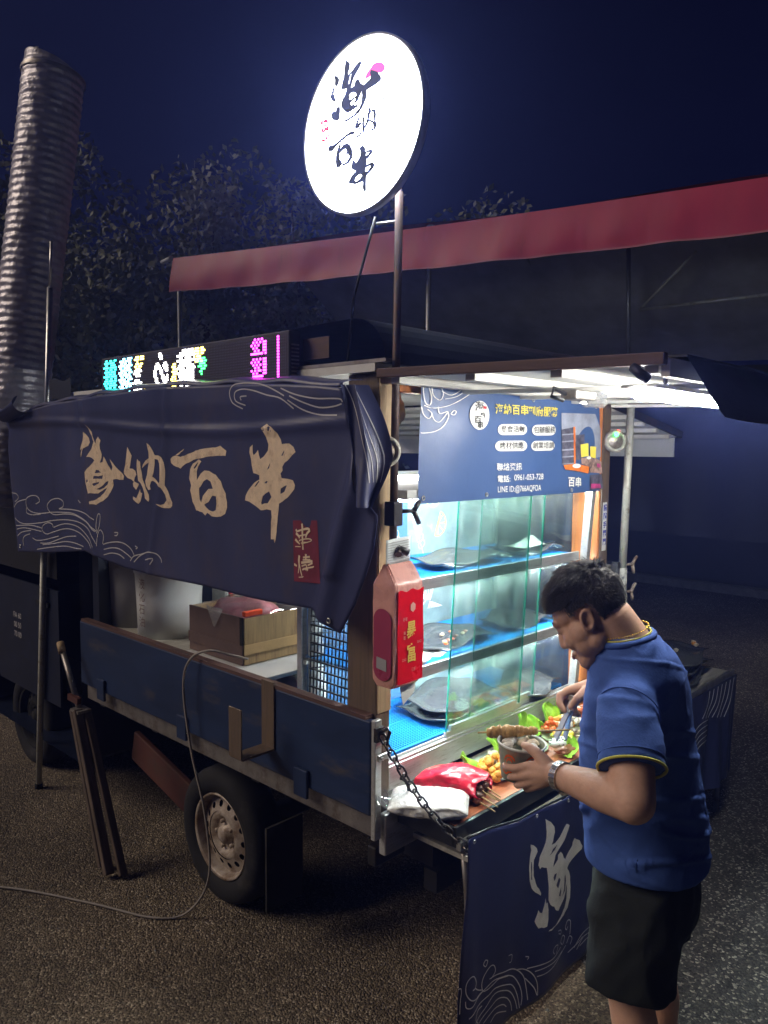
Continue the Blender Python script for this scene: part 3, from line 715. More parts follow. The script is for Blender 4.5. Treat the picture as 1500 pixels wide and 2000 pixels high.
# ================================================================== THE TRUCK
XL, XR, YR, YF = 1.72, 3.20, 1.66, 3.66
T = thing('food_truck', (2.45, 3.2, 0), 'small navy flatbed food truck with its side and rear hatches raised', 'food truck')
MB().box(XL + 0.003, XR, YR, YF, 0.65, 0.72).build('bed_floor', 'dull_steel', T)
MB().box(XL + 0.01, XR - 0.01, YR - 0.03, YR - 0.002, 0.60, 0.735).build('rear_beam', 'alu', T, bev=0.004)
sb = MB().box(1.69, 1.717, YR, YF, 0.735, 1.045).build('side_board', 'navy_paint', T, bev=0.006)
MB().box(1.688, 1.722, YR + 0.02, YF - 0.02, 1.0455, 1.058).build('edge_trim', 'brown_wood', sb)
MB().box(1.692, 1.722, YR - 0.020, YR - 0.002, 0.66, 1.05).build('end_strip', 'alu', sb, bev=0.003)
for y in (1.95, 2.7, 3.4):
    MB().box(1.676, 1.689, y, y + 0.07, 0.70, 0.80).build('hinge', 'navy_paint', sb, bev=0.004)
MB().box(XR + 0.003, XR + 0.03, YR, YF, 0.735, 1.045).build('side_board', 'navy_paint', T, bev=0.006)
br = MB()
br.box(1.541, 1.547, 2.135, 2.205, 0.825, 1.0)
br.box(1.5472, 1.683, 2.135, 2.205, 0.818, 0.826)
br.box(1.6832, 1.6895, 2.135, 2.205, 0.82, 1.066)
br.build('bracket', 'tan_wood', T)
# frame rails, guards, axle
for x in (1.98, 2.85):
    MB().box(x, x + 0.09, 1.64, 5.0, 0.46, 0.6).build('frame_rail', 'dark_metal', T)
for y in (1.9, 2.35, 3.1, 3.6):
    MB().box(1.78, 3.14, y, y + 0.05, 0.601, 0.648).build('cross_member', 'dark_metal', T)
MB().bar((1.95, 3.05, 0.22), (1.95, 3.62, 0.36), 0.03, 0.16).build('side_guard', 'red_rust', T, bev=0.006)
MB().tube([(1.95, 2.63, 0.285), (3.1, 2.63, 0.285)], 0.045, 12).build('axle', 'dark_metal', T)
MB().box(2.1, 2.7, 1.72, 1.78, 0.28, 0.36).build('rear_bumper', 'dark_metal', T)
MB().box(1.735, 1.912, 2.246, 2.256, 0.14, 0.47).build('mud_flap', 'rubber', T)
MB().box(1.80, 1.95, 1.74, 1.78, 0.49, 0.56).build('tail_lamp', 'dark_metal', T, bev=0.006)


def wheel(y, x=1.772, sgn=1, rm='rim_paint'):
    c = V((x, y, 0.283))
    t = MB()
    prof = [(0.176, 0.03), (0.19, 0.008), (0.235, 0.0), (0.268, 0.012), (0.281, 0.04), (0.283, 0.08), (0.281, 0.125), (0.268, 0.15), (0.235, 0.165), (0.18, 0.15)]
    t.lathe(c, (sgn, 0, 0), prof, 48, cap=False)
    tyre = t.build('wheel', 'rubber', T)
    rim = MB()
    def conic(a, b, h):
        r = math.hypot(a, b)
        d = 0.055 - 0.035 * min(1, max(0, (0.155 - r) / 0.09)) if r < 0.155 else 0.055
        return V((x + sgn * (d + h), y + a, 0.283 + b))
    ring = lambda r, n=48: [(r * math.cos(2 * PI * k / n), r * math.sin(2 * PI * k / n)) for k in range(n)]
    holes = []
    for k in range(14):
        a = 2 * PI * k / 14
        holes.append([(0.128 * math.cos(a) + 0.0135 * math.cos(q * PI / 4), 0.128 * math.sin(a) + 0.0135 * math.sin(q * PI / 4)) for q in range(8)])
    rim.poly([ring(0.158), ring(0.100)] + holes, conic)
    rim.lathe(c, (sgn, 0, 0), [(0.158, 0.055), (0.168, 0.02), (0.178, 0.012), (0.182, 0.03)], 48, cap=False)
    rim.lathe(c, (sgn, 0, 0), [(0.100, 0.038), (0.085, 0.03), (0.07, 0.05), (0.04, 0.052), (0.035, 0.03), (0.0, 0.028)], 32, cap=False)
    for k in range(5):
        a = 2 * PI * k / 5
        rim.lathe(c + V((0, 0.056 * math.cos(a), 0.056 * math.sin(a))), (sgn, 0, 0), [(0.009, 0.055), (0.009, 0.035), (0.0, 0.035)], 6, cap=False)
    rim.build('rim', rm, tyre)
    MB().lathe(c, (sgn, 0, 0), [(0.17, 0.085), (0.0, 0.084)], 32, cap=False).build('brake_drum', 'shade_black', tyre)

wheel(2.63)
wheel(4.62, 1.81, rm='shade_black')  # front rim near-black: the shade at this wheel put into its colour
wheel(2.63, 3.14, -1)
# cab
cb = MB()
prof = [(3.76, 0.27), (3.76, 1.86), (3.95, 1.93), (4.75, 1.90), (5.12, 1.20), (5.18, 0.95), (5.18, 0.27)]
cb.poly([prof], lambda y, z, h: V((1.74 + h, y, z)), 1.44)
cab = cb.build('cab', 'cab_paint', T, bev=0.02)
dr = MB()
dr.poly([[(3.98, 0.52), (3.98, 1.14), (4.98, 1.14), (5.02, 0.9), (4.95, 0.75), (4.80, 0.52)]], lambda y, z, h: V((1.738 - h, y, z)), 0.012)
door = dr.build('door', 'cab_paint', cab, bev=0.005)
MB().poly([[(4.0, 1.2), (4.0, 1.72), (4.66, 1.70), (4.95, 1.2)]], lambda y, z, h: V((1.736 - h, y, z)), 0.004).build('window', 'black_plastic', cab)
MB().box(1.712, 1.7255, 4.08, 4.22, 1.04, 1.065).build('handle', 'black_plastic', door)
dt = MB()
for i, s_ in enumerate(('FA 60', '00 50', '70 00')):
    text(dt, s_, lambda a, b: V((1.7245, 4.52 - a, b)), 0.045, cy=0.93 - 0.055 * i)
dt.build('lettering', 'line_print', door)
# posts
MB().box(1.7235, 1.787, 1.668, 1.80, 0.7215, 2.128).build('corner_post', 'tan_wood', T, bev=0.004)
MB().box(1.7265, 1.785, 1.662, 1.6678, 1.06, 2.12).build('post_facing', 'bare_wood', T)
p = MB().box(3.128, 3.198, 1.668, 1.80, 0.7215, 2.128).build('corner_post', 'orange_wood', T, bev=0.004, label='varnished orange rear post')
MB().box(3.136, 3.197, 1.660, 1.6675, 0.75, 2.12).build('post_facing', 'tan_wood', p)
stk = MB().box(3.146, 3.180, 1.6575, 1.6597, 1.45, 1.665).build('sticker', 'print_white', p)
st = MB()
for i, s_ in enumerate('請隨手關門'):
    text(st, s_, lambda a, b: V((3.163 + a, 1.6565, b)), 0.030, cy=1.64 - 0.038 * i, bold=0.001)
st.build('lettering', 'print_blue', stk)
for x in (1.7235, 3.128):
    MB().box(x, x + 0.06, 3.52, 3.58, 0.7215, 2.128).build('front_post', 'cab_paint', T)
# header under the banner and roof
MB().box(1.79, 3.127, 1.672, 1.71, 2.075, 2.128).build('header', 'orange_wood', T, bev=0.003)
MB().box(1.70, 3.22, 1.66, 3.72, 2.13, 2.155).build('roof', 'white_paint', T)
rb_ = MB()
rp = [(2.75, 2.157), (2.75, 2.29), (1.80, 2.305)] + [(1.79 - 0.14 * math.sin(a), 2.165 + 0.14 * math.cos(a)) for a in [k * PI / 14 for k in range(8)]] + [(1.65, 2.157)]
rb_.poly([rp], lambda y, z, h: V((1.735 + h, y, z)), 1.45)
rbx = rb_.build('roof_box', 'tarp_black', T)
MB().poly([[(1.90, 2.19), (2.03, 2.19), (2.03, 2.26), (1.90, 2.26)]], lambda y, z, h: V((1.734 - h, y, z)), 0.003).build('reflection_patch', 'brown_wood', rbx)  # orange-brown sheet painting a faint reflection on the box
MB().box(1.705, 1.7335, 1.62, 2.1, 2.157, 2.168).build('gutter', 'dull_steel', rbx)
# rear hatch, hinged at the roof and held up towards the customer
def hz(y):
    return 2.118 - 0.02 * (1.66 - y) / 0.9
Hs = MB()
Hs.add([V((x, y, hz(y) + dz)) for dz in (0.0, 0.012) for x, y in ((1.725, 1.655), (3.2, 1.655), (3.2, 0.77), (1.725, 0.77))],
       [(0, 1, 2, 3), (7, 6, 5, 4), (0, 4, 5, 1), (1, 5, 6, 2), (2, 6, 7, 3), (3, 7, 4, 0)])
hatch = Hs.build('rear_hatch', 'white_paint', T)
MB().bar((1.712, 1.655, hz(1.655) + 0.006), (1.712, 0.76, hz(0.76) + 0.006), 0.024, 0.028).build('edge_beam', 'brown_wood', hatch, bev=0.003)
MB().bar((3.21, 1.655, hz(1.655) - 0.005), (3.21, 0.76, hz(0.76) - 0.005), 0.02, 0.05).build('edge_beam', 'brown_wood', hatch)
MB().bar((1.725, 0.766, hz(0.77) - 0.014), (3.2, 0.766, hz(0.77) - 0.014), 0.02, 0.04).build('edge_beam', 'white_paint', hatch)
for y in (1.60, 1.32, 1.05, 0.80):
    MB().bar((1.727, y, hz(y) - 0.013), (3.198, y, hz(y) - 0.013), 0.034, 0.025).build('rib', 'white_paint', hatch, bev=0.002)
for x in (2.10, 2.46, 2.82, 3.17):
    MB().bar((x, 1.64, hz(1.64) - 0.030), (x, 0.785, hz(0.785) - 0.030), 0.03, 0.012).build('rib', 'white_paint', hatch)
fl = MB()
def flapf(u, v):
    x = 1.77 + 0.035 * (1 - v) - 0.03 * v + 1.5 * u
    k = 0.012 * math.sin(u * 22 + v * 2) * (0.3 + v)
    return V((x, 0.752 - 0.13 * v + k, hz(0.77) + 0.018 - 0.145 * v - 0.01 * math.sin(u * 15) * v))
fl.grid(flapf, 60, 8)
fl.build('flap', 'tarp_black', hatch)
MB().poly([[(1.79, 0.745), (3.25, 0.745), (3.25, 1.62), (1.79, 1.62)]], lambda x, y, h: V((x, y, hz(y) + 0.016 + h)), 0.006).build('cover', 'tarp_black', hatch)
MB().tube([(1.713, 0.83, 2.092), (1.70, 0.83, 2.085), (1.695, 0.81, 2.07), (1.71, 0.80, 2.06)], 0.012, 8).build('clamp', 'dark_metal', hatch)
# light under the hatch
hl = thing('strip_light', (2.3, 0.86, 2.03), 'lit white tube light under the outer edge of the rear hatch', 'light')
MB().box(1.80, 2.95, 0.818, 0.912, 2.047, 2.058).build('housing', 'white_paint', hl, bev=0.003)  # widened plate, shaped to keep the tube's light off the hatch underside
for x in (1.95, 2.8):
    MB().tube([(x, 0.865, 2.0585), (x, 0.865, 2.086)], 0.006, 6).build('hanger', 'dull_steel', hl)
MB().tube([(1.795, 0.865, 2.032), (2.95, 0.865, 2.032)], 0.0115, 10).build('tube', 'hatch_light', hl)
hf = thing('flood_light', (2.15, 1.2, 2.03), 'small unlit lamp wrapped in clear film under the rear hatch', 'light')
MB().box(2.04, 2.16, 1.17, 1.225, 2.045, 2.075).build('body', 'dull_steel', hf, bev=0.006)
mbf = MB()
mbf.ball((2.19, 1.2, 2.053), 0.05, 2, (1.4, 0.7, 0.5), jit=0.5, seed=3)
mbf.build('wrap', 'film', hf, smooth=False)
MB().tube([(2.03, 1.2, 2.06), (1.98, 1.21, 2.075), (1.95, 1.2, 2.05), (2.0, 1.19, 2.04)], 0.006, 6).build('bracket', 'black_plastic', hf)
# left hatch carrying the big banner, right hatch seen through the truck
lh = MB().box(1.645, 1.699, 1.72, 4.1, 2.068, 2.08).build('side_hatch', 'tarp_black', T)
MB().bar((1.65, 1.72, 2.05), (1.65, 4.1, 2.05), 0.015, 0.03).build('edge_beam', 'dull_steel', lh)
rh = MB()
a0, a1 = V((3.225, 1.70, 2.105)), V((3.99, 1.70, 1.965))
rh.add([a0, a1, a1 + V((0, 2.0, 0)), a0 + V((0, 2.0, 0)), a0 + V((0, 0, 0.015)), a1 + V((0, 0, 0.015)), a1 + V((0, 2, 0.015)), a0 + V((0, 2, 0.015))],
       [(0, 1, 2, 3), (7, 6, 5, 4), (0, 4, 5, 1), (1, 5, 6, 2), (2, 6, 7, 3), (3, 7, 4, 0)])
rho = rh.build('side_hatch', 'white_paint', T)
MB().box(3.985, 3.995, 1.71, 3.7, 1.862, 1.963).build('valance', 'white_plastic', rho)
MB().bar(a0 + V((0.02, -0.012, 0.0)), a1 + V((0.03, -0.012, 0.012)), 0.012, 0.035).build('edge_beam', 'dark_metal', rho)
for k in range(5):
    q = a0.lerp(a1, 0.1 + 0.2 * k) + V((0, 0, -0.012))
    MB().bar(q, q + V((0, 1.98, 0)), 0.03, 0.02).build('rib', 'white_paint', rho)
# lowered tailgate = serving counter
tg = MB().box(1.80, 3.125, 1.405, 1.632, 0.716, 0.742).build('tailgate', 'dark_metal', T, bev=0.003)
MB().box(1.815, 3.11, 1.417, 1.628, 0.7425, 0.748).build('counter_top', 'cedar_top', tg)
lp = MB()
lp.box(1.79, 3.135, 1.392, 1.404, 0.695, 0.757)
lp.box(1.788, 1.7995, 1.404, 1.64, 0.695, 0.755)
lp.build('edge_lip', 'black_plastic', tg)
MB().box(1.79, 1.86, 1.375, 1.391, 0.69, 0.715).build('latch', 'steel', tg)
MB().tube([(2.36, 1.36, 0.71), (2.36, 1.36, 0.60)], 0.008, 8).build('peg', 'black_iron', tg)
MB().box(1.83, 3.1, 1.337, 1.60, 0.640, 0.655).build('cleat', 'grey_board', tg)
MB().box(1.795, 3.11, 1.6345, 1.705, 0.7365, 0.7475).build('rear_sill', 'grey_board', T)
for x in (1.84, 1.93):
    MB().tube([(x, 1.40, 0.66), (x + 0.005, 1.39, 0.55), (x - 0.01, 1.37, 0.44)], 0.011, 8).build('stay', 'dull_steel', tg)
# round marker lamps
def marker(c, d, lit):
    t = thing('marker_lamp', c, 'round clear marker lamp on the left rear post beside the sign pole' if not lit else
              'round clear marker lamp glowing green and red beside the orange post', 'lamp', 'marker lamps on the rear posts')
    c, d = V(c), V(d).normalized()
    MB().lathe(c, d, [(0.047, -0.012), (0.050, 0.0), (0.049, 0.022), (0.040, 0.030), (0.037, 0.022), (0.034, 0.021)], 28, cap=False).build('ring', 'lens', t)
    MB().lathe(c, d, [(0.034, 0.018), (0.02, 0.024), (0.0, 0.026)], 24, cap=False).build('cover', 'dull_steel', t)
    if lit:
        MB().ball(c + d * 0.03 + V((-0.005, 0, 0.030)), 0.012, 1).build('led', 'led_green', t)
        MB().ball(c + d * 0.02 + V((0.018, 0, 0.044)), 0.008, 1).build('led', 'led_red', t)
marker((1.728, 1.645, 1.888), (-0.62, -0.78, 0), False)
marker((3.186, 1.638, 1.935), (-0.6, -0.8, 0), True)
# right support pipe with two wing handles
pp = thing('support_pipe', (3.26, 1.60, 1.0), 'pale galvanised upright pipe right of the orange post', 'pipe')
MB().tube([(3.232, 1.60, 1.36), (3.262, 1.60, 2.10)], 0.017, 14).build('upper_tube', 'galv', pp)
MB().tube([(3.212, 1.60, 0.75), (3.230, 1.60, 1.372)], 0.022, 14).build('lower_tube', 'flaked', pp)
MB().box(3.188, 3.206, 1.60, 1.63, 1.1, 1.40).build('slot_plate', 'dark_metal', pp)
for z in (1.385, 1.262):
    x0 = 3.215 + (z - 0.75) * 0.029
    wnut = MB().tube([(x0 + 0.02, 1.595, z), (x0 + 0.055, 1.585, z)], 0.006, 8)
    c_ = V((x0 + 0.06, 1.583, z))
    wnut.ball(c_, 0.011, 1)
    wnut.tube([c_, c_ + V((0.028, 0, 0.024)), c_ + V((0.04, 0, 0.029))], [0.007, 0.008, 0.007], 7)
    wnut.tube([c_, c_ + V((0.010, 0, -0.030)), c_ + V((0.016, 0, -0.044))], [0.007, 0.008, 0.006], 7)
    wnut.build('wing_nut', 'rim_paint', pp)

# ================================================================== SIGN POLE AND ROUND SIGN
sp = thing('sign_pole', (1.745, 1.62, 1.6), 'thin dark steel pole carrying the round lit sign', 'pole')
MB().tube([(1.744, 1.62, 1.60), (1.7585, 1.62, 2.66)], 0.0125, 12).build('lower_tube', 'rust_pole', sp)
MB().tube([(1.7555, 1.62, 2.45), (1.762, 1.62, 2.88)], 0.008, 10).build('upper_tube', 'rust_pole', sp)
MB().box(1.725, 1.765, 1.598, 1.642, 1.66, 1.735).build('clamp', 'dark_metal', sp, bev=0.004)
h = MB().tube([(1.765, 1.60, 1.705), (1.80, 1.585, 1.705)], 0.006, 8)
h.tube([(1.80, 1.585, 1.705), (1.825, 1.585, 1.735)], 0.008, 8)
h.tube([(1.80, 1.585, 1.705), (1.825, 1.585, 1.665)], 0.008, 8)
h.build('tee_handle', 'black_iron', sp)
MB().tube([(1.757, 1.62, 2.575), (1.757, 1.71, 2.585)], 0.005, 8).build('side_arm', 'steel', sp)
MB().tube([(1.74, 1.70, 2.60), (1.748, 1.80, 2.38), (1.745, 1.83, 2.15)], 0.0045, 6).build('power_cord', 'black_plastic', sp)
SC = V((1.715, 1.730, 2.862))
sg = thing('round_sign', SC, 'round lit white sign with navy brush characters on a pole', 'sign')
MB().lathe(SC, (-1, 0, 0), [(0.250, -0.010), (0.257, -0.008), (0.257, 0.017), (0.249, 0.017)], 72, cap=False).build('rim', 'sign_rim', sg)
MB().lathe(SC, (-1, 0, 0), [(0.252, 0.012), (0.0, 0.0121)], 72, cap=False).build('face', 'sign_face', sg, smooth=False)
MB().lathe(SC, (1, 0, 0), [(0.252, 0.006), (0.0, 0.0061)], 72, cap=False).build('face', 'sign_face', sg, smooth=False)
def bolder(L, d):
    out_ = []
    n = len(L)
    ar = sum(L[i][0] * L[(i + 1) % n][1] - L[(i + 1) % n][0] * L[i][1] for i in range(n))
    k = d if ar > 0 else -d
    for i in range(n):
        a, b, c = V(L[i - 1]), V(L[i]), V(L[(i + 1) % n])
        t_ = ((b - a).normalized() + (c - b).normalized())
        t_ = t_.normalized() if t_.length > 0.3 else (c - b).normalized()
        out_.append((b.x + t_.y * k, b.y - t_.x * k))
    return out_
sf = lambda d: (lambda y, z, h=0: V((1.7025 - d, y / 1000, z / 1000)))
o = MB(); o.poly([bolder(L, 3.0) for L in SIGNSUN], sf(0.0005)); o.build('sun_print', 'sign_pink', sg)
o = MB(); o.poly([bolder(L, 3.0) for L in SIGNSEAL], sf(0.0005)); o.build('seal_print', 'sign_red', sg)
o = MB()
for r in SIGNSEALTXT:
    ribbon(o, [(a, b, max(1.5, w_ * 0.75)) for a, b, w_ in r], sf(0.0012))
o.build('seal_lettering', 'sign_face', sg)
o = MB()
def inside(pt, L):
    r_ = False
    for i in range(len(L)):
        (x0, y0), (x1, y1) = L[i - 1][:2], L[i][:2]
        if (y0 > pt[1]) != (y1 > pt[1]) and pt[0] < (x1 - x0) * (pt[1] - y0) / (y1 - y0) + x0:
            r_ = not r_
    return r_
groups_ = []
hol = {}
for i, L in enumerate(SIGNCH):
    cen = (sum(q[0] for q in L) / len(L), sum(q[1] for q in L) / len(L))
    par = [j for j, M in enumerate(SIGNCH) if j != i and inside(cen, M) and len(M) > len(L)]
    if par:
        if min(max(q[0] for q in L) - min(q[0] for q in L), max(q[1] for q in L) - min(q[1] for q in L)) > 6:
            hol.setdefault(par[0], []).append(bolder(L, -1.5))
    else:
        groups_.append(i)
for i in groups_:
    o.poly([bolder(SIGNCH[i], 3.1)] + hol.get(i, []), sf(0.0018 + 0.00002 * i))
o.build('lettering', 'sign_navy', sg)
o = MB()
for r in SIGNRING + SHRIMP[-2:]:
    ribbon(o, [(a, b, w_ * 1.0 + 2.4) for a, b, w_ in r], sf(0.0012))
o.build('ring_line', 'sign_navy', sg)
o = MB()
for r in SHRIMP[:-2]:
    ribbon(o, [(a, b, w_ * 1.0 + 3.0) for a, b, w_ in r], sf(0.0012))
o.build('shrimp_drawing', 'sign_navy', sg)

# ================================================================== LED SIGN
ld = thing('led_sign', (1.70, 2.6, 2.1), 'long LED message board with coloured dot characters on the roof', 'sign')
LY0, LY1, LZ0, LZ1, LX = 2.035, 3.315, 2.118, 2.272, 1.665
MB().box(LX, LX + 0.05, LY0 - 0.012, LY1 + 0.012, LZ0 - 0.012, LZ1 + 0.012).build('housing', 'led_housing', ld, bev=0.004)
vt = MB()
for i in range(9):
    vt.box(LX + 0.01, LX + 0.042, LY0 - 0.0150, LY0 - 0.0125, LZ0 + 0.018 + i * 0.0125, LZ0 + 0.023 + i * 0.0125)
vt.build('vent', 'dull_steel', ld)
NR, NC = 16, 132
py_, pz_ = (LY1 - LY0) / NC, (LZ1 - LZ0) / NR
PAT = {  # columns counted from the front (left) end of the board
 1: ('teal', ["..##..##..##", ".####.####..", "..##...####.", "#####.######", "..##..##..##", ".#####.####.", "..##.###.##.", "######.#####", "..##..##..##", ".###.####.##", "##.##.##.##.", ".##..#######", "..##.##..##.", ".####.####.#", "..##..##..##", ".##...##..##"]),
 15: ('cyan', ["....##..####", ".####.#####.", "..##.##..##.", "######.#####", ".##..##.##..", "..####.####.", "####.##..###", ".##.######..", "..##..##.##.", "######..####", ".##.##.##...", "..####.####.", "#.##..##.##.", ".####.####..", "..##.#####..", ".####..###.."]),
 28: ('yellow', ["..###.###", ".####.###", "...#.....", "..###.##.", ".##.###..", "..####...", "...##....", ".........", ".........", ".........", ".........", ".........", ".........", ".........", ".........", "........."]),
 27: ('white', [".........", ".........", ".........", ".........", ".........", ".........", "..###.##.", ".##.##...", "...####..", ".........", "..####...", "#.##.###.", ".........", "..##.....", ".####.##.", "...##...."]),
 37: ('yellow', ["........"] * 13 + [".##..##.", "##.##.##", ".##.##.."]),
 45: ('white', ["....##......", "....###.....", ".....##.....", "............", "..##....##..", ".####..####.", ".##.##..###.", "##...##..##.", "##...##.....", "##....##..#.", ".##...##.##.", ".##....####.", "..##....##..", ".......####.", "......####..", ".....####..."]),
 58: ('yellow', [".....", ".....", ".....", ".....", ".....", "..##.", ".###.", "..##.", ".####", "..##.", ".###.", "##.#.", ".####", "..##.", ".###.", "..#.."]),
 63: ('white', ["....###.####.", "..####.####..", "#####.##.####", "..##..####...", "####.##.#####", "..#####.##...", ".###.####.##.", "#####..######", "..##.####.##.", "####.##.####.", ".##.#####.##.", "..####.#####.", "####..##..##.", ".##.####.###.", "..##..##.###.", ".##...##..##."]),
 74: ('yellow', ["..###.##.", ".####.###", "...##.##.", ".#.###...", "...####..", "..##.##.."] + ["........."] * 10),
 77: ('green', [".......", ".......", ".......", ".......", "...###.", ".##.###", "..####.", ".###.##", "...###.", "..##...", "...#...", ".......", ".......", ".......", ".......", "......."]),
 111: ('magenta', ["...#.#.#..", "..#.#.#.##", ".#.#.#..##", "..#.#...##", "...#.#..##", ".#######.#", "..........", "..#.#.#.##", ".#.#.#..##", "..#.#.#.##", "...#.#..##", ".#.#.##.##", "..#.#...##", "..######..", "..........", ".#.#....##"]),
 127: ('magenta', ["#"] * 16)}
lit = {}
cell = {}
for c0, (colr, rows) in PAT.items():
    for rI, row in enumerate(rows):
        for k, ch in enumerate(row):
            if ch == '#':
                cell[(c0 + k, rI)] = colr
off = MB()
for c_ in range(NC):
    for r_ in range(NR):
        y = LY1 - (c_ + 0.5) * py_
        z = LZ1 - (r_ + 0.5) * pz_
        on = cell.get((c_, r_))
        m_ = off if not on else lit.setdefault(on, MB())
        a = 0.0040 if on else 0.0024
        b = 0.0033 if on else 0.0024
        x = LX - 0.0015
        m_.add([(x, y + a, z - b), (x, y - a, z - b), (x, y - a, z + b), (x, y + a, z + b), (LX - 0.0002, y + a, z - b), (LX - 0.0002, y - a, z - b), (LX - 0.0002, y - a, z + b), (LX - 0.0002, y + a, z + b)],
               [(0, 1, 2, 3), (0, 4, 5, 1), (1, 5, 6, 2), (2, 6, 7, 3), (3, 7, 4, 0)])
ob = off.build('unlit_dots', 'led_off', ld)
ob['kind'] = 'stuff'
for k, m_ in lit.items():
    q = m_.build('lit_dots', 'led_' + k, ld)
    q['kind'] = 'stuff'
    q['label'] = 'lit %s dots' % k

# ================================================================== BIG BANNER ON THE SIDE
def off_b(y, z):
    d = 0.006 * math.sin(y * 5.3 + z * 2.0) + 0.004 * math.sin(y * 11.0 - z * 7.0)
    d += 0.030 * math.exp(-((y - 1.66 - 0.35 * (1.75 - z)) / 0.035) ** 2) * (1 if z > 1.5 else 0.6)
    d += 0.010 * math.exp(-((z - 1.985 - 0.03 * math.sin(y * 2)) / 0.018) ** 2)
    d -= 0.022 * max(0, min(1, (2.05 - z) / 0.07)) * 0.5
    d += 0.006 * math.exp(-((y - 2.72 + 0.25 * (z - 1.9)) / 0.02) ** 2)
    d += 0.006 * math.exp(-((y - 3.35 - 0.2 * (z - 1.7)) / 0.025) ** 2)
    return d
bf = lambda e: (lambda y, z, h=0: V((1.60 - off_b(y / 1000, z / 1000) - e, y / 1000, z / 1000)))
def lerp_poly(P, t):
    d = [0]
    for a, b in zip(P, P[1:]):
        d.append(d[-1] + math.dist(a, b))
    s_ = t * d[-1]
    for i in range(len(P) - 1):
        if s_ <= d[i + 1] or i == len(P) - 2:
            k = (s_ - d[i]) / (d[i + 1] - d[i])
            return P[i][0] + k * (P[i + 1][0] - P[i][0]), P[i][1] + k * (P[i + 1][1] - P[i][1])
def coons(top, bot, left, right):
    def f(u, v):
        t, b, l, r = lerp_poly(top, u), lerp_poly(bot, u), lerp_poly(left, v), lerp_poly(right, v)
        o_ = []
        for k in (0, 1):
            bil = (1 - u) * (1 - v) * top[0][k] + u * (1 - v) * top[-1][k] + (1 - u) * v * bot[0][k] + u * v * bot[-1][k]
            o_.append((1 - v) * t[k] + v * b[k] + (1 - u) * l[k] + u * r[k] - bil)
        return o_
    return f
cf = coons(B_TOP, B_BOT, B_LEFT, B_RIGHT)
bn = thing('side_banner', (1.60, 2.9, 1.33), 'large navy cloth banner with golden brush characters along the truck side', 'banner')
m_ = MB()
m_.grid(lambda u, v: bf(0)(*cf(u, v)), 150, 70)
# top folds back over the raised side hatch
def topfold(u, v):
    y, z = cf(u, 0)
    a = v * PI * 0.5
    p0 = bf(0)(y, z)
    return V((p0.x + 0.03 * (1 - math.cos(a)) + 0.10 * max(0, v - 0.4), p0.y, p0.z + 0.028 * math.sin(a) + 0.004 * math.sin(y * 0.02)))
m_.grid(topfold, 120, 8)
clo = m_.build('cloth', 'banner_navy', bn)
sl = clo.modifiers.new('thick', 'SOLIDIFY')
sl.thickness = 0.002
# flap folded round the rear corner
fp = MB()
def flapb(u, v):
    z = 2.085 - 0.36 * v
    y0 = 1.695 - 0.07 * v
    bulge = math.sin(PI * min(1, v * 1.05)) * 0.035
    return V((1.588 + u * (0.065 + 0.05 * v) * (1 - 0.75 * max(0, v - 0.6) / 0.4) + 0.014 * math.sin(u * 7 + v * 3), y0 - 0.012 - bulge * u - 0.03 * u + 0.01 * math.sin(u * 9 + 1), z))
fp.grid(flapb, 26, 34)
fo = fp.build('corner_flap', 'banner_navy', bn)
lf = MB()
for k in range(4):
    ribbon(lf, [(0.1 + 0.2 * k, 0.0), (0.2 + 0.18 * k, 0.15), (0.32 + 0.16 * k, 0.45), (0.5 + 0.12 * k, 0.8)], lambda a, b: flapb(min(a, 1), b) + V((-0.002, -0.003, 0)), 0.018, sub=6)
lf.build('wave_lines', 'line_print', bn)
lc = MB()
def curl(u, v):
    y = 4.20 - 0.24 * u
    a = -0.3 + 3.0 * v
    return V((1.60 - 0.055 * math.sin(a) - 0.02, y + 0.03 * v, 2.045 + 0.045 * u - 0.05 * math.cos(a) + 0.02 - 0.08 * max(0, v - .5) * (0.3 + u * (1 - u) * 4)))
lc.grid(curl, 14, 14)
lc.build('corner_curl', 'banner_navy', bn)
o = MB(); o.poly(SEAL, bf(0.0025)); o.build('seal_print', 'seal_print', bn)
o = MB()
for r in SEALTXT:
    ribbon(o, r, bf(0.0042), sub=3)
o.build('seal_lettering', 'gold_print', bn)
def densify(L, step):
    out_ = []
    n = len(L)
    for i in range(n):
        a, b = L[i], L[(i + 1) % n]
        k = max(1, int(math.dist(a, b) / step))
        for j in range(k):
            t = j / k
            jx = rnd.uniform(-1, 1) * 1.6
            out_.append((a[0] + (b[0] - a[0]) * t + jx, a[1] + (b[1] - a[1]) * t + rnd.uniform(-1, 1) * 1.2))
    return out_
def brush(parts_, loops, fn, step):
    vs, fs = fill([densify(L, step) for L in loops])
    # add interior vertices by splitting long triangles so the print follows the cloth
    vs = [V(p) for p in vs]
    for _ in range(4):
        nf, cache = [], {}
        for f in fs:
            e = sorted(((vs[f[i]] - vs[f[(i + 1) % 3]]).length, i) for i in range(3))[-1]
            if e[0] > 34:
                nf.append((f, e[1]))
            else:
                nf.append((f, None))
        fs2 = []
        for f, i in nf:
            if i is None:
                fs2.append(f)
                continue
            a, b, c = f[i], f[(i + 1) % 3], f[(i + 2) % 3]
            key = (min(a, b), max(a, b))
            if key not in cache:
                cache[key] = len(vs)
                vs.append((vs[a] + vs[b]) / 2)
            m = cache[key]
            fs2 += [(a, m, c), (m, b, c)]
        fs = fs2
    parts_.add([fn(p.x, p.y) for p in vs], fs)
o = MB(); brush(o, BIG, bf(0.0032), 14); o.build('lettering', 'gold_print', bn)
o = MB()
for r in BWAVE:
    ribbon(o, r, bf(0.0032), 4.5)
o.build('wave_lines', 'line_print', bn)
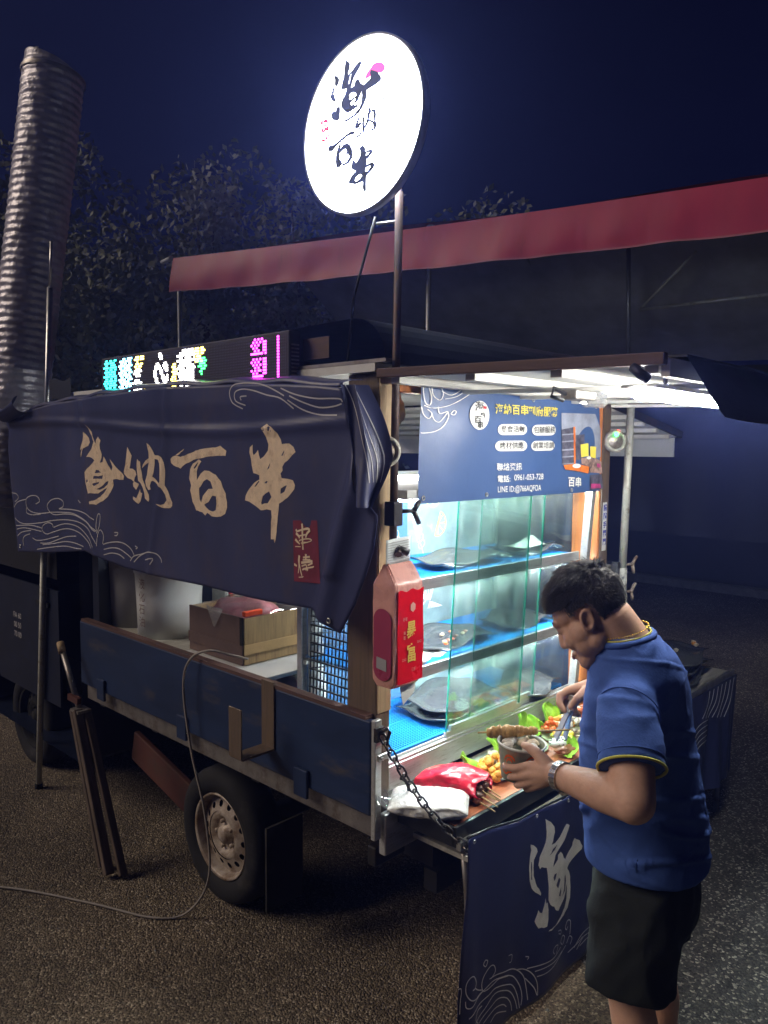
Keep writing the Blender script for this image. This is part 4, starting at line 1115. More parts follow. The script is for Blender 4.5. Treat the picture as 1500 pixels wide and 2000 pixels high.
for y, z in ((1.762, 1.362), (4.16, 1.37)):
    ey = MB()
    c_ = bf(0.003)(y * 1000, z * 1000)
    ey.lathe(c_, (-1, 0, 0), [(0.010, 0), (0.010, 0.002), (0.0055, 0.002), (0.0055, 0)], 16, cap=False)
    ey.build('eyelet', 'steel', bn)

# ================================================================== SERVICE POSTER OVER THE CASE
PY = 1.632
def off_p(x, z):
    return 0.004 * math.sin(x * 7 + z * 3) + 0.0022 * math.sin(x * 15 - z * 9) + 0.002 * math.sin(z * 11 + x * 2)
def pf(e):
    return lambda x, z, h=0: V((x, PY - off_p(x, z) - e, z))
ps = thing('service_poster', (2.45, PY, 1.70), 'blue printed service poster hanging under the rear hatch', 'poster')
m_ = MB()
m_.grid(lambda u, v: pf(0)(1.878 + u * (1.150 + 0.03 * v), 2.105 - 0.012 * u - v * (0.385 - 0.012 * u) + 0.006 * math.sin(u * 16) * (1 - v)), 70, 30)
so_ = m_.build('sheet', 'poster_blue', ps)
def pm(px, py):
    """poster print layout: 0..1500 x 0..1026 design units to metres on the sheet"""
    u = (px - 45) / (1385 - 45)
    t = 60 + 165 * u
    b = 985 - 75 * u
    v = (py - t) / (b - t)
    return 1.878 + u * (1.150 + 0.03 * v), 2.105 - 0.012 * u - v * (0.385 - 0.012 * u)
def pp_(e):
    return lambda a, b, h=0: pf(e * 1.6 + 0.0012)(*pm(a, b))
def ell(cx, cy_, rx, ry, n=36):
    return [(cx + rx * math.cos(2 * PI * k / n), cy_ + ry * math.sin(2 * PI * k / n)) for k in range(n)]
def pill(x0, y0, x1, y1, r, sk=0.0):
    out_ = []
    for cx, cy_, a0_ in ((x1 - r, y1 - r, 0), (x0 + r, y1 - r, 90), (x0 + r, y0 + r, 180), (x1 - r, y0 + r, 270)):
        for k in range(7):
            a = math.radians(a0_ + 15 * k)
            out_.append((cx + r * math.cos(a), cy_ + r * math.sin(a) + sk * (cx - x0)))
    return out_
o = MB()
o.poly([ell(396, 303, 68, 112)], pp_(0.0015))
for a in ((530, 372, 746, 458), (785, 380, 980, 464), (512, 502, 746, 584), (778, 506, 974, 584)):
    o.poly([pill(*a, 40)], pp_(0.0015))
o.build('label_shapes', 'print_white', ps)
def ptext(mb, s_, x, y, size, sx, e=0.0028, bold=0.0, align='LEFT', slope=0.0):
    text(mb, s_, lambda a, b: pp_(e)(x + a, y - b + slope * a), size, sx, align=align, bold=bold)
o = MB()
ptext(o, '海納百串', 505, 258, 84, 0.76, bold=1.3, slope=0.05)
ptext(o, '到府服務', 752, 276, 80, 0.76, bold=1.3, slope=0.05)
o.build('title', 'print_yellow', ps)
o = MB()
for s_, x, y in (('餐會活動', 640, 415), ('包辦服務', 884, 422), ('烤材供應', 630, 543), ('創業培訓', 877, 545)):
    ptext(o, s_, x, y, 56, 0.80, align='CENTER', bold=0.35)
for s_, x, y, z in (('海', 390, 240, 78), ('納', 415, 305, 40), ('百', 380, 340, 62), ('串', 398, 382, 56)):
    ptext(o, s_, x, y, z, 0.8, align='CENTER', bold=1.0)
o.build('lettering', 'print_black', ps)
o = MB()
ptext(o, '聯絡資訊', 520, 712, 64, 0.72, bold=0.5)
ptext(o, '電話:', 525, 806, 58, 0.72, bold=0.8)
ptext(o, '0961-053-728', 645, 796, 66, 0.64, bold=0.4, slope=-0.02)
ptext(o, 'LINE ID:@766AQFOA', 525, 888, 66, 0.545, bold=0.4, slope=-0.02)
ptext(o, '百串', 1080, 838, 82, 0.72, bold=1.6, slope=0.05)
o.build('contact_lettering', 'print_white', ps)
o = MB()
for r in ([(50, 60), (55, 150), (70, 215), (95, 225), (100, 160), (80, 80)], [(100, 70), (110, 150), (150, 190), (170, 140), (150, 80)], [(60, 230), (110, 250), (190, 235), (260, 195), (330, 140), (375, 95)],
          [(45, 240), (60, 300), (90, 330), (105, 290), (80, 260)], [(105, 290), (120, 340), (150, 355), (185, 300), (195, 275), (150, 290), (140, 240)], [(195, 275), (200, 320), (170, 390), (120, 430), (60, 440), (48, 436)],
          [(175, 80), (215, 105), (250, 80)], [(160, 120), (220, 150), (300, 90)], [(180, 180), (250, 160), (320, 100)], [(230, 265), (245, 275), (235, 300), (215, 295), (230, 268)]):
    ribbon(o, r, pp_(0.0015), 6)
o.build('wave_lines', 'print_white', ps)
o = MB(); o.poly([[(415, 232), (440, 235), (438, 256), (418, 250)]], pp_(0.0034)); o.build('sun_print', 'print_red', ps)
# printed photograph of a stall
o = MB(); o.poly([[(1030, 290), (1335, 305), (1385, 420), (1385, 640), (1040, 690)]], pp_(0.0012)); o.build('photo_sky', 'photo_sky', ps)
o = MB(); o.poly([[(1030, 420), (1145, 400), (1145, 700), (1040, 690)]], pp_(0.0018))
o.poly([[(1150, 465), (1225, 460), (1220, 660), (1150, 660)]], pp_(0.0018)); o.build('photo_stall', 'photo_dark', ps)
o = MB()
for a, b in ((450, 460), (505, 515), (570, 582), (625, 636), (682, 690)):
    o.poly([[(1032, a + 6), (1140, a), (1140, b), (1032, b + 6)]], pp_(0.0024))
o.build('photo_shelves', 'photo_sky', ps)
o = MB(); o.poly([[(1128, 400), (1143, 400), (1143, 700), (1128, 700)]], pp_(0.003))
o.poly([[(1045, 700), (1150, 690), (1270, 715), (1260, 768), (1140, 745), (1060, 735)]], pp_(0.0022)); o.build('photo_counter', 'photo_orange', ps)
o = MB(); o.poly([[(1185, 540), (1255, 530), (1258, 630), (1190, 640)]], pp_(0.0026)); o.poly([[(1272, 555), (1332, 560), (1328, 650), (1275, 640)]], pp_(0.0026))
o.build('photo_curtains', 'print_yellow', ps)
o = MB(); o.poly([[(1190, 645), (1335, 650), (1390, 680), (1400, 770), (1270, 760), (1275, 720), (1195, 690)]], pp_(0.0024)); o.build('photo_food', 'photo_mix', ps)
o = MB(); o.poly([ell(1150, 708, 35, 18)], pp_(0.0032)); o.poly([ell(1258, 645, 22, 12)], pp_(0.0032)); o.build('photo_plates', 'print_white', ps)
o = MB(); o.poly([[(1280, 780), (1395, 775), (1410, 890), (1285, 900)]], pp_(0.0016)); o.build('photo_lower', 'photo_dark', ps)
o = MB(); o.poly([[(1290, 850), (1380, 852), (1385, 885), (1292, 888)]], pp_(0.0024)); o.poly([[(1340, 690), (1375, 695), (1375, 725), (1345, 720)]], pp_(0.003)); o.build('photo_flowers', 'photo_pink', ps)
for a, b in ((70, 940), (458, 925), (805, 185), (1350, 250), (1120, 900), (60, 80)):
    ey = MB()
    ey.lathe(pf(0.001)(*pm(a, b)), (0, -1, 0), [(0.0085, 0), (0.0085, 0.002), (0.0045, 0.002), (0.0045, 0)], 14, cap=False)
    ey.build('eyelet', 'steel', ps)
# ================================================================== DISPLAY CASE
dc = thing('display_case', (2.44, 1.95, 0.757), 'lit glass display case with three shelves at the truck rear', 'display case')
CX0, CX1, CY0, CY1 = 1.83, 3.06, 1.725, 2.18
fy = lambda z: 1.725 - 0.06 * (z - 0.85) / 0.86          # the front leans out a little
bx = MB()
bx.box(CX0, CX1, 1.708, 1.755, 0.759, 0.842)
bx.build('bottom_rail', 'alu', dc, bev=0.003)
for y0, y1 in ((1.7085, 1.716), (1.738, 1.746)):
    MB().box(CX0 + 0.002, CX1 - 0.002, y0 + 0.004, y1 + 0.002, 0.8425, 0.851).build('track', 'alu', dc)
MB().box(CX0, CX1, 1.7555, CY1, 0.759, 0.80).build('base', 'white_plastic', dc)
MB().box(CX0, CX1, 1.64, CY1, 1.735, 1.765).build('top', 'alu', dc)
for x in (CX1 - 0.03, ):
    f_ = MB()
    f_.bar((x + 0.015, fy(0.85), 0.843), (x + 0.015, fy(1.735), 1.734), 0.035, 0.03)
    f_.build('front_post', 'alu', dc, bev=0.003)
for x in (CX0, CX1 - 0.025):
    MB().box(x, x + 0.025, CY1 - 0.025, CY1, 0.80, 1.734).build('rear_post', 'alu', dc)
MB().box(CX0 + 0.026, 2.42, CY1 - 0.012, CY1 - 0.006, 0.80, 1.734).build('back_panel', 'back_blue', dc, label='blue printed back panel')
MB().box(2.421, CX1 - 0.026, CY1 - 0.012, CY1 - 0.006, 0.80, 1.734).build('back_panel', 'back_green', dc)
MB().box(CX1 - 0.008, CX1 - 0.004, 1.76, CY1 - 0.026, 0.80, 1.734).build('side_glass', 'glass_clear', dc)
MB().box(CX0 + 0.004, CX0 + 0.008, 1.86, CY1 - 0.026, 0.80, 1.734).build('side_glass', 'glass_clear', dc)
bpf = lambda x, z, h=0: V((x, CY1 - 0.0135, z))
def wedge(cx, cz, r, a0_, a1_):
    pr = MB()
    pts = [(cx, cz)] + [(cx + r * math.cos(math.radians(a0_ + (a1_ - a0_) * k / 8)), cz + r * math.sin(math.radians(a0_ + (a1_ - a0_) * k / 8))) for k in range(9)]
    ribbon(pr, pts[1:], bpf, 0.004, 2)
    ribbon(pr, [pts[1], pts[9]], bpf, 0.004)
    for k in (2, 4, 6, 8):
        ribbon(pr, [((pts[1][0] + pts[9][0]) / 2, (pts[1][1] + pts[9][1]) / 2), pts[k]], bpf, 0.003)
    pr.build('lemon_print', 'print_yellow', dc)
wedge(2.62, 1.57, 0.055, -110, 70)
wedge(2.585, 1.70, 0.055, 200, 380)
wedge(2.26, 1.62, 0.04, 20, 200)
pr = MB()
for x0_, z0_ in ((2.47, 1.60), (2.345, 1.54)):
    for k in range(5):
        ribbon(pr, [(x0_ + 0.010 * k - 0.018, z0_ - 0.028 * k), (x0_ + 0.010 * k + 0.012, z0_ - 0.028 * k + 0.02), (x0_ + 0.010 * k + 0.022, z0_ - 0.028 * k - 0.002), (x0_ + 0.010 * k - 0.008, z0_ - 0.028 * k - 0.02), (x0_ + 0.010 * k - 0.018, z0_ - 0.028 * k)], bpf, 0.003, 3)
    ribbon(pr, [(x0_ - 0.03, z0_ + 0.05), (x0_ + 0.07, z0_ - 0.19)], bpf, 0.003)
for k in range(9):
    ribbon(pr, [(2.28 + 0.035 * k, 1.38), (2.24 + 0.045 * k, 1.30), (2.26 + 0.03 * k, 1.20)], bpf, 0.004)
    ribbon(pr, [(2.62 - 0.012 * k, 1.39), (2.60 - 0.02 * k, 1.30), (2.56 + 0.012 * k, 1.20)], bpf, 0.003)
text(pr, 'NEW', lambda a, b: bpf(2.36 + a, b), 0.10, 0.9, cy=1.055)
text(pr, 'menu', lambda a, b: bpf(2.42 + a, b), 0.05, 0.9, cy=0.985)
pr.build('print_lines', 'print_white', dc)
for z, nm in ((1.436, 'upper'), (1.122, 'middle')):
    y = fy(z) + 0.018
    s_ = MB().box(1.835, CX1 - 0.032, y, y + 0.012, z - 0.02, z + 0.020).build('shelf', 'alu', dc, bev=0.002, label=nm + ' shelf')
    MB().box(1.835, CX1 - 0.032, y + 0.0125, CY1 - 0.028, z - 0.004, z + 0.002).build('shelf_glass', 'glass_clear', s_)
    MB().box(1.835, CX1 - 0.032, CY1 - 0.045, CY1 - 0.028, z - 0.02, z - 0.005).build('rear_rail', 'alu', s_)
    MB().tube([(1.95, y + 0.045, z - 0.014), (2.98, y + 0.045, z - 0.014)], 0.0075, 8).build('light_tube', 'tube_light', s_)
MB().tube([(1.95, 1.78, 1.722), (2.98, 1.78, 1.722)], 0.0075, 8).build('light_tube', 'tube_light', dc)
def pane(x0, x1, y, nm):
    p_ = MB()
    a = lambda x, z, d: V((x, fy(z) + y - 1.725 + d, z))
    x0b, x1b = x0, x1
    vs = [a(x, z, d) for d in (0.0, 0.005) for x, z in ((x0, 0.853), (x1, 0.853), (x1 - 0.035, 1.733), (x0 - 0.02, 1.733))]
    p_.add(vs, [(0, 1, 2, 3), (7, 6, 5, 4)])
    po = p_.build('glass_pane', nm, dc)
    e = MB()
    for i, j in ((0, 3), (1, 2)):
        s0, s1 = vs[i], vs[j]
        q = V((0.0018, 0, 0))
        e.add([s0 - q, s0 + q, s1 + q, s1 - q, s0 - q + V((0, .005, 0)), s0 + q + V((0, .005, 0)), s1 + q + V((0, .005, 0)), s1 - q + V((0, .005, 0))], [(0, 1, 2, 3), (7, 6, 5, 4), (0, 3, 7, 4), (1, 5, 6, 2)])
    e.build('polished_edge', 'glass_edge', po)
    for k in (0, 1):
        xx = (x0, x1 - 0.02)[k]
        MB().box(xx - 0.004, xx + 0.026, fy(0.85) + y - 1.725 - 0.003, fy(0.85) + y - 1.725 + 0.008, 0.8515, 0.872).build('corner_shoe', 'alu', po)
    MB().box(x0 + 0.024, x1 - 0.024, fy(0.85) + y - 1.725 - 0.004, fy(0.85) + y - 1.725 + 0.009, 0.8515, 0.89 if k else 0.87).build('pane_rail', 'alu', po)
pane(2.145, 2.615, 1.722, 'glass')
pane(2.31, 2.745, 1.742, 'glass')
MB().add([V((2.60, 1.766, 0.853)), V((3.025, 1.766, 0.853)), V((3.025, 1.706, 1.733)), V((2.60, 1.706, 1.733))], [(0, 1, 2, 3)]).build('glass_pane', 'glass_clear', dc)

def mesh_mat(x0, x1, y0, y1, z, label):
    m_ = MB()
    nx, ny = int((x1 - x0) / 0.0125), int((y1 - y0) / 0.011)
    for i in range(nx + 1):
        x = x0 + (x1 - x0) * i / nx
        m_.box(x - 0.0016, x + 0.0016, y0, y1, z, z + 0.005)
    for j in range(ny + 1):
        y = y0 + (y1 - y0) * j / ny
        m_.box(x0 - 0.002, x1 + 0.002, y - 0.0022, y + 0.0022, z + 0.0012, z + 0.0062)
    for j in (y0, (y0 + y1) / 2, y1):
        m_.box(x0 - 0.002, x1 + 0.002, j - 0.004, j + 0.004, z - 0.003, z + 0.008)
    for k in range(7):
        m_.box(x0 + (x1 - x0) * k / 6 - 0.003, x0 + (x1 - x0) * k / 6 + 0.003, y0 - 0.005, y0 + 0.003, z - 0.03 if z < 0.9 else z - 0.003, z + 0.004)
    tag(m_.build('mesh_mat', 'mat_blue'), label, 'mat', 'blue mesh mats in the display case')
mesh_mat(1.845, 2.44, 1.765, 2.15, 0.845, 'bright blue mesh mat on the case floor left of the glass panes')
mesh_mat(2.45, 3.02, 1.775, 2.15, 0.845, 'blue mesh mat on the case floor behind the glass panes')
mesh_mat(1.845, 2.44, 1.752, 2.145, 1.128, 'left blue mesh mat on the middle case shelf')
mesh_mat(2.45, 3.02, 1.752, 2.145, 1.128, 'right blue mesh mat on the middle case shelf')
mesh_mat(1.845, 2.44, 1.732, 2.145, 1.442, 'left blue mesh mat on the top case shelf')
mesh_mat(2.45, 3.02, 1.732, 2.145, 1.442, 'right blue mesh mat on the top case shelf')

def tray(c, L, W, rz, tilt, label, wav=0.010, m='tray_black', lift=0.0):
    rot = Matrix.Rotation(rz, 3, 'Z') @ Matrix.Rotation(tilt, 3, 'X')
    m_ = MB()
    def f(u, v):
        a, b = (u - 0.5) * 2, (v - 0.5) * 2
        e = 1 - 0.10 * (abs(a * b)) ** 3
        x = a * L / 2 * e + 0.010 * math.sin(b * 3)
        y = b * W / 2 * e + 0.012 * math.sin(a * 3.5 + 0.5)
        z = wav * (math.sin(a * 3.2 + 0.6) + 0.6 * math.sin(b * 4 + a)) + 0.012 * max(0, max(abs(a), abs(b)) - 0.75) * 4
        return V(c) + rot @ V((x, y, z + wav * 1.7 + 0.004))
    m_.grid(f, 24, 16)
    o = m_.build('serving_tray', m)
    k = o.modifiers.new('thick', 'SOLIDIFY')
    k.thickness = 0.004
    return tag(o, label, 'tray', 'wavy black serving trays')
tray((2.40, 1.915, 0.855), 0.42, 0.27, 0.05, 0.0, 'black wavy tray, lower of the stacked pair on the case floor')
tray((2.425, 1.925, 0.883), 0.42, 0.27, 0.10, 0.03, 'black wavy tray, upper of the stacked pair on the case floor')
tray((2.85, 1.84, 0.857), 0.33, 0.22, 0.3, 0.06, 'black tray on the case floor at the right end behind clear glass')
t1 = tray((2.36, 1.90, 1.138), 0.40, 0.26, 0.05, 0.02, 'black tray with small food scraps on the middle case shelf')
tray((2.83, 1.89, 1.138), 0.33, 0.24, 0.15, 0.02, 'black tray at the right end of the middle case shelf')
tray((2.40, 1.86, 1.452), 0.44, 0.25, 0.0, 0.02, 'black tray at the left of the top case shelf')
tray((2.84, 1.86, 1.452), 0.32, 0.24, 0.1, 0.02, 'black tray under white paper on the top case shelf')
tray((2.10, 1.80, 1.137), 0.18, 0.09, 0.1, 0.0, 'small white tray at the left end of the middle case shelf', 0.002, 'plate_white')
pw = MB()
pw.grid(lambda u, v: V((2.72 + 0.24 * u + 0.02 * v, 1.78 + 0.13 * v, 1.487 + 0.02 * math.sin(u * 5) * math.sin(v * 4) + 0.012 * u)), 10, 8)
tag(pw.build('paper_sheet', 'plate_white'), 'crumpled white paper sheet on the black tray of the top shelf', 'paper')
for i in range(9):
    c = (2.24 + 0.027 * i + rnd.uniform(-.01, .01), 1.80 + rnd.uniform(0, .12), 1.168)
    m_ = MB().ball(c, rnd.uniform(0.008, 0.014), 1, (1, 0.8, 0.5), jit=0.4, seed=i)
    tag(m_.build('food_scrap', ('carrot', 'pale_food', 'meat_brown')[i % 3], smooth=True), 'small food scrap left on the middle shelf tray', 'food', 'food scraps on the middle shelf tray')

# ================================================================== INSIDE THE TRUCK
rl = thing('room_light', (2.35, 2.25, 1.74), 'bright white tube light inside the truck behind the poster', 'light')
MB().box(2.12, 2.60, 2.235, 2.27, 1.782, 1.80).build('housing', 'white_paint', rl)
MB().box(2.14, 2.58, 2.238, 2.267, 1.730, 1.7815).build('tube', 'room_light', rl)
sh = thing('wooden_shelf', (2.2, 2.7, 1.0), 'pale wooden shelf board inside the truck beside the white buckets', 'shelf')
MB().box(1.745, 2.62, 2.86, 3.50, 1.005, 1.025).build('board', 'grey_board', sh)
for y in (2.92, 3.45):
    MB().box(2.0, 2.05, y, y + 0.04, 0.7215, 1.004).build('support', 'brown_wood', sh)
wp = MB().box(2.72, 2.745, 2.3, 3.5, 0.7215, 1.6)
tag(wp.build('partition', 'white_paint'), 'white partition panel standing inside the truck bed', 'panel')
def bucket(c, r, h, m, label):
    t = thing('bucket', c, label, 'bucket', 'white plastic buckets on the truck bed')
    MB().lathe(c, (0, 0, 1), [(r * 0.93, 0.0), (r * 0.96, h * 0.5), (r, h * 0.86), (r * 1.03, h * 0.865), (r * 1.03, h * 0.90), (r, h * 0.905), (r, h), (r * 0.97, h), (r * 0.9, 0.02)], 40).build('body', m, t)
    MB().lathe(V(c) + V((0, 0, h)), (0, 0, 1), [(r * 1.02, -0.012), (r * 1.03, 0.004), (r * 0.96, 0.010), (0.0, 0.011)], 40, cap=False).build('lid', m, t)
    return t
b1 = bucket((1.915, 3.205, 1.0255), 0.155, 0.34, 'white_plastic', 'white bucket with a column of red brown characters, nearer the box')
tx = MB()
def cylf(a, z):
    an = PI + 0.15 + a / 0.155
    return V((1.915 + 0.158 * math.cos(an), 3.205 + 0.158 * math.sin(an), z))
for i, s_ in enumerate('液化石油'):
    text(tx, s_, cylf, 0.052, 0.8, cx=0.0, cy=1.275 - 0.058 * i)
tx.build('lettering', 'rust_text', b1)
bucket((1.93, 3.52, 1.0255), 0.155, 0.40, 'grey_plastic', 'plain grey white bucket at the front end of the truck bed')
cb = thing('cardboard_box', (2.02, 2.66, 1.03), 'worn corrugated cardboard box with tape near the truck side', 'box')
MB().box(1.802, 1.81, 2.482, 2.858, 1.034, 1.225).build('side_panel', 'card_shaded', cb)  # sides and their tape darker than the ends, shade painted in
MB().box(2.27, 2.278, 2.482, 2.858, 1.034, 1.225).build('side_panel', 'card_shaded', cb)
MB().box(1.8105, 2.2695, 2.478, 2.486, 1.034, 1.222).build('end_panel', 'card', cb)
MB().box(1.8105, 2.2695, 2.854, 2.86, 1.034, 1.222).build('end_panel', 'card', cb)
MB().box(1.8105, 2.2695, 2.4865, 2.8535, 1.034, 1.04).build('base', 'card', cb)
MB().box(1.806, 2.27, 2.474, 2.4775, 1.075, 1.115).build('tape', 'bamboo', cb)
MB().box(1.7975, 1.8015, 2.478, 2.86, 1.07, 1.115).build('tape', 'card_shaded', cb)
MB().box(1.797, 1.8018, 2.474, 2.492, 1.115, 1.228).build('corner_edge', 'black_plastic', cb)
pb = MB().ball((1.96, 2.68, 1.19), 0.10, 3, (1.2, 1.5, 0.75), jit=0.35, seed=8)
tag(pb.build('plastic_bag', 'pink_bag', smooth=True), 'pink plastic bag stuffed inside the open cardboard box', 'bag')
lid = MB()
def lidf(u, v):
    x = 1.80 + 0.46 * u
    y = 2.475 + 0.35 * v
    return V((x, y, 1.228 + 0.055 * math.sin(PI * min(1, u * 1.1)) * math.sin(PI * v) ** 0.5 + 0.004 * math.sin(u * 20)))
lid.grid(lidf, 20, 20)
lid.add([V((1.795, 2.72, 1.245)), V((1.795, 2.60, 1.245)), V((1.792, 2.655, 1.165)), V((1.792, 2.665, 1.165))], [(0, 1, 2, 3)])
tag(lid.build('clear_cover', 'film'), 'clear plastic cover lying askew on the cardboard box', 'cover')
lg = MB().box(1.812, 1.90, 2.476, 2.498, 1.2275, 1.249)
tag(lg.build('lighter', 'orange_red', bev=0.004), 'small orange red lighter on the corner of the cardboard box', 'lighter')
tb = thing('storage_tray', (1.95, 2.45, 0.98), 'clear lidded tray under the cardboard box', 'tray')
MB().box(1.765, 2.30, 2.30, 2.857, 1.012, 1.030).build('lid', 'white_plastic', tb, bev=0.004)
MB().box(1.79, 2.27, 2.33, 2.83, 0.90, 1.0115).build('body', 'film', tb)
MB().box(1.80, 2.26, 2.34, 2.82, 0.7215, 0.899).build('stand', 'grey_board', tb)
pb = MB().ball((1.93, 2.42, 0.952), 0.055, 3, (1.6, 1.4, 0.7), jit=0.4, seed=5)
tag(pb.build('plastic_bag', 'pink_bag', smooth=True), 'pink plastic bag showing through the clear tray', 'bag')
rt = MB().tube([(1.90, 2.12, 0.722), (1.885, 2.125, 0.95), (1.875, 2.13, 1.2), (1.88, 2.125, 1.42)], [0.03, 0.034, 0.028, 0.03], 14)
tag(rt.build('wrapped_roll', 'white_plastic'), 'upright white plastic roll beside the black wire rack', 'roll')
rk = thing('wire_rack', (1.80, 1.97, 1.05), 'black wire mesh rack leaning inside the truck side board', 'rack')
m_ = MB()
def rkf(u, v):
    return V((1.80 + 0.02 * v, 1.815 + 0.27 * u + 0.02 * (0.5 - u) * (1 - v), 0.98 + 0.38 * v))
for i in range(15):
    m_.tube([rkf(i / 14, 0), rkf(i / 14, 0.5), rkf(i / 14, 1)], 0.0028, 5)
for j in range(13):
    m_.tube([rkf(0, j / 12) - V((0.003, 0, 0)), rkf(1, j / 12) - V((0.003, 0, 0))], 0.0035, 5)
m_.build('front_mesh', 'black_plastic', rk)
m_ = MB()
for i in range(7):
    m_.tube([rkf(1, 1 - i / 9) + V((0, 0, 0)), rkf(1, 1 - i / 9) + V((0.12, 0.02, -0.02))], 0.003, 5)
for i in range(5):
    m_.tube([rkf(0, 0.05) + V((0.025 * i + 0.02, 0, 0)), rkf(0, 1) + V((0.025 * i + 0.02, 0, 0))], 0.003, 5)
m_.build('side_mesh', 'black_plastic', rk)
rs = MB().tube([(2.10, 2.98, 1.026), (2.10, 2.98, 1.40)], 0.011, 8)
tag(rs.build('red_stick', 'print_red'), 'thin red stick standing behind the lettered bucket', 'stick')
jr = thing('jerry_can', (2.24, 3.15, 1.026), 'white can with a blue cap behind the lettered bucket', 'can')
MB().box(2.15, 2.33, 3.08, 3.22, 1.0255, 1.30).build('body', 'white_plastic', jr, bev=0.02)
MB().lathe((2.24, 3.15, 1.30), (0, 0, 1), [(0.06, 0), (0.06, 0.06), (0.05, 0.065), (0, 0.066)], 20, cap=False).build('cap', 'mat_blue', jr)
sv = MB().tube([(2.36, 2.90, 1.026), (2.36, 2.90, 1.44)], 0.022, 12)
tag(sv.build('steel_tube', 'steel'), 'upright steel tube behind the cardboard box', 'tube')
# hanging bag of things by the left post, above the case
hb = MB().ball((1.90, 1.78, 2.03), 0.07, 3, (0.8, 0.6, 1.0), jit=0.5, seed=21)
tag(hb.build('hanging_bag', 'skin_food', smooth=True), 'brown clear bag hanging under the roof behind the sign pole', 'bag')

# ================================================================== SIDE OF THE TRUCK: POLES, STAND, CABLE, DUCT
pl = thing('support_pole', (1.70, 4.2, 0), 'pale upright pole at the front end of the big banner', 'pole')
MB().tube([(1.707, 4.25, 0.0), (1.707, 4.07, 1.55)], 0.016, 12).build('lower_tube', 'galv', pl)
MB().tube([(1.707, 4.07, 1.551), (1.707, 3.93, 2.68)], 0.014, 12).build('upper_tube', 'steel', pl)
MB().tube([(1.707, 3.93, 2.681), (1.707, 3.90, 2.90)], 0.007, 8).build('tip', 'steel', pl)
MB().lathe((1.707, 4.25, 0), (0, 0, 1), [(0.02, 0), (0.022, 0.03), (0.017, 0.035)], 12).build('foot', 'rubber', pl)
bk = MB()
bk.grid(lambda u, v: V((1.69, 3.93 - 0.24 * u, 2.22 - 0.10 * v + 0.01 * math.sin(u * 7))), 8, 6)
q = bk.build('cloth_scrap', 'tarp_black', pl)
fs_ = thing('folded_stand', (1.60, 3.3, 0), 'folded stand of weathered wooden legs leaning by the rear wheel', 'stand')
MB().tube([(1.62, 3.72, 0.93), (1.605, 3.50, 0.66)], 0.014, 10).build('pipe', 'dull_steel', fs_)
MB().tube([(1.6205, 3.725, 0.936), (1.614, 3.69, 0.893)], 0.018, 10).build('end_cap', 'bare_wood', fs_)
MB().bar((1.60, 3.54, 0.655), (1.56, 3.20, 0.02), 0.045, 0.035).build('leg', 'old_wood', fs_, bev=0.005)
MB().bar((1.585, 3.48, 0.665), (1.545, 3.12, 0.02), 0.04, 0.04).build('leg', 'old_wood', fs_, bev=0.005)
MB().bar((1.62, 3.45, 0.65), (1.585, 3.07, 0.02), 0.035, 0.03).build('leg', 'old_wood', fs_, bev=0.005)
MB().box(1.57, 1.635, 3.44, 3.52, 0.655, 0.668).build('bracket', 'dull_steel', fs_)
MB().bar((1.59, 3.57, 0.71), (1.60, 3.49, 0.70), 0.02, 0.03).build('bracket', 'red_rust', fs_)
cpts = [(1.80, 2.44, 1.07), (1.755, 2.50, 1.085), (1.70, 2.56, 1.10), (1.66, 2.63, 1.06), (1.645, 2.66, 0.95), (1.65, 2.62, 0.70), (1.66, 2.54, 0.45), (1.66, 2.52, 0.2), (1.62, 2.62, 0.03), (1.52, 2.72, 0.012),
        (1.40, 2.98, 0.012), (1.20, 3.35, 0.012), (0.95, 3.62, 0.012), (0.55, 3.75, 0.012), (0.1, 3.9, 0.012), (-1.0, 4.2, 0.012)]
cbl = MB().tube(spline(cpts, 8), 0.005, 8)
tag(cbl.build('power_cable', 'cord_grey'), 'thin grey cable looping over the side board to the ground', 'cable')
dk = thing('exhaust_duct', (1.80, 4.55, 1.6), 'tall wrinkled silver foil exhaust duct rising at far left', 'duct')
D0, D1 = V((1.72, 4.62, 1.55)), V((2.03, 4.545, 4.0))
dax = (D1 - D0).normalized()
du = dax.cross(V((0, 1, 0))).normalized()
dv = dax.cross(du)
def ductf(u, v):
    a = 2 * PI * u
    h = v * (D1 - D0).length
    ph = v * 58 - u * 1.0
    r = 0.163 + 0.0022 * math.cos(2 * PI * ph) + 0.0035 * noise.noise(V((math.cos(a) * 3, math.sin(a) * 3, h * 14))) + 0.003 * noise.noise(V((math.cos(a) * 7, math.sin(a) * 7, h * 34)))
    c_ = D0 + dax * h
    return c_ + du * (r * math.cos(a)) + dv * (r * math.sin(a))
MB().grid(ductf, 72, 520).build('hose', 'duct_foil', dk)
cpm = MB()
def capf(u, v):
    a = 2 * PI * u
    r = 0.166 * (1 - 0.05 * v) + 0.006 * noise.noise(V((math.cos(a) * 2, math.sin(a) * 2, v * 3)))
    h = (D1 - D0).length - 0.01 + 0.04 * v + 0.045 * v * math.cos(a + 0.4)
    return D0 + dax * h + du * (r * math.cos(a)) + dv * (r * math.sin(a))
cpm.grid(capf, 48, 8)
cpm.tube([D1 + du * 0.10 + dax * 0.0, D1 + du * 0.11 + dax * 0.10, D1 + du * 0.135 + dax * 0.07], [0.02, 0.012, 0.006], 6)
cpm.build('torn_end', 'duct_foil', dk)
MB().lathe(D0 + dax * (2.47 - 0.02), dax, [(0.172, -0.01), (0.174, 0), (0.172, 0.012)], 48, cap=False).build('clamp_band', 'dull_steel', dk)

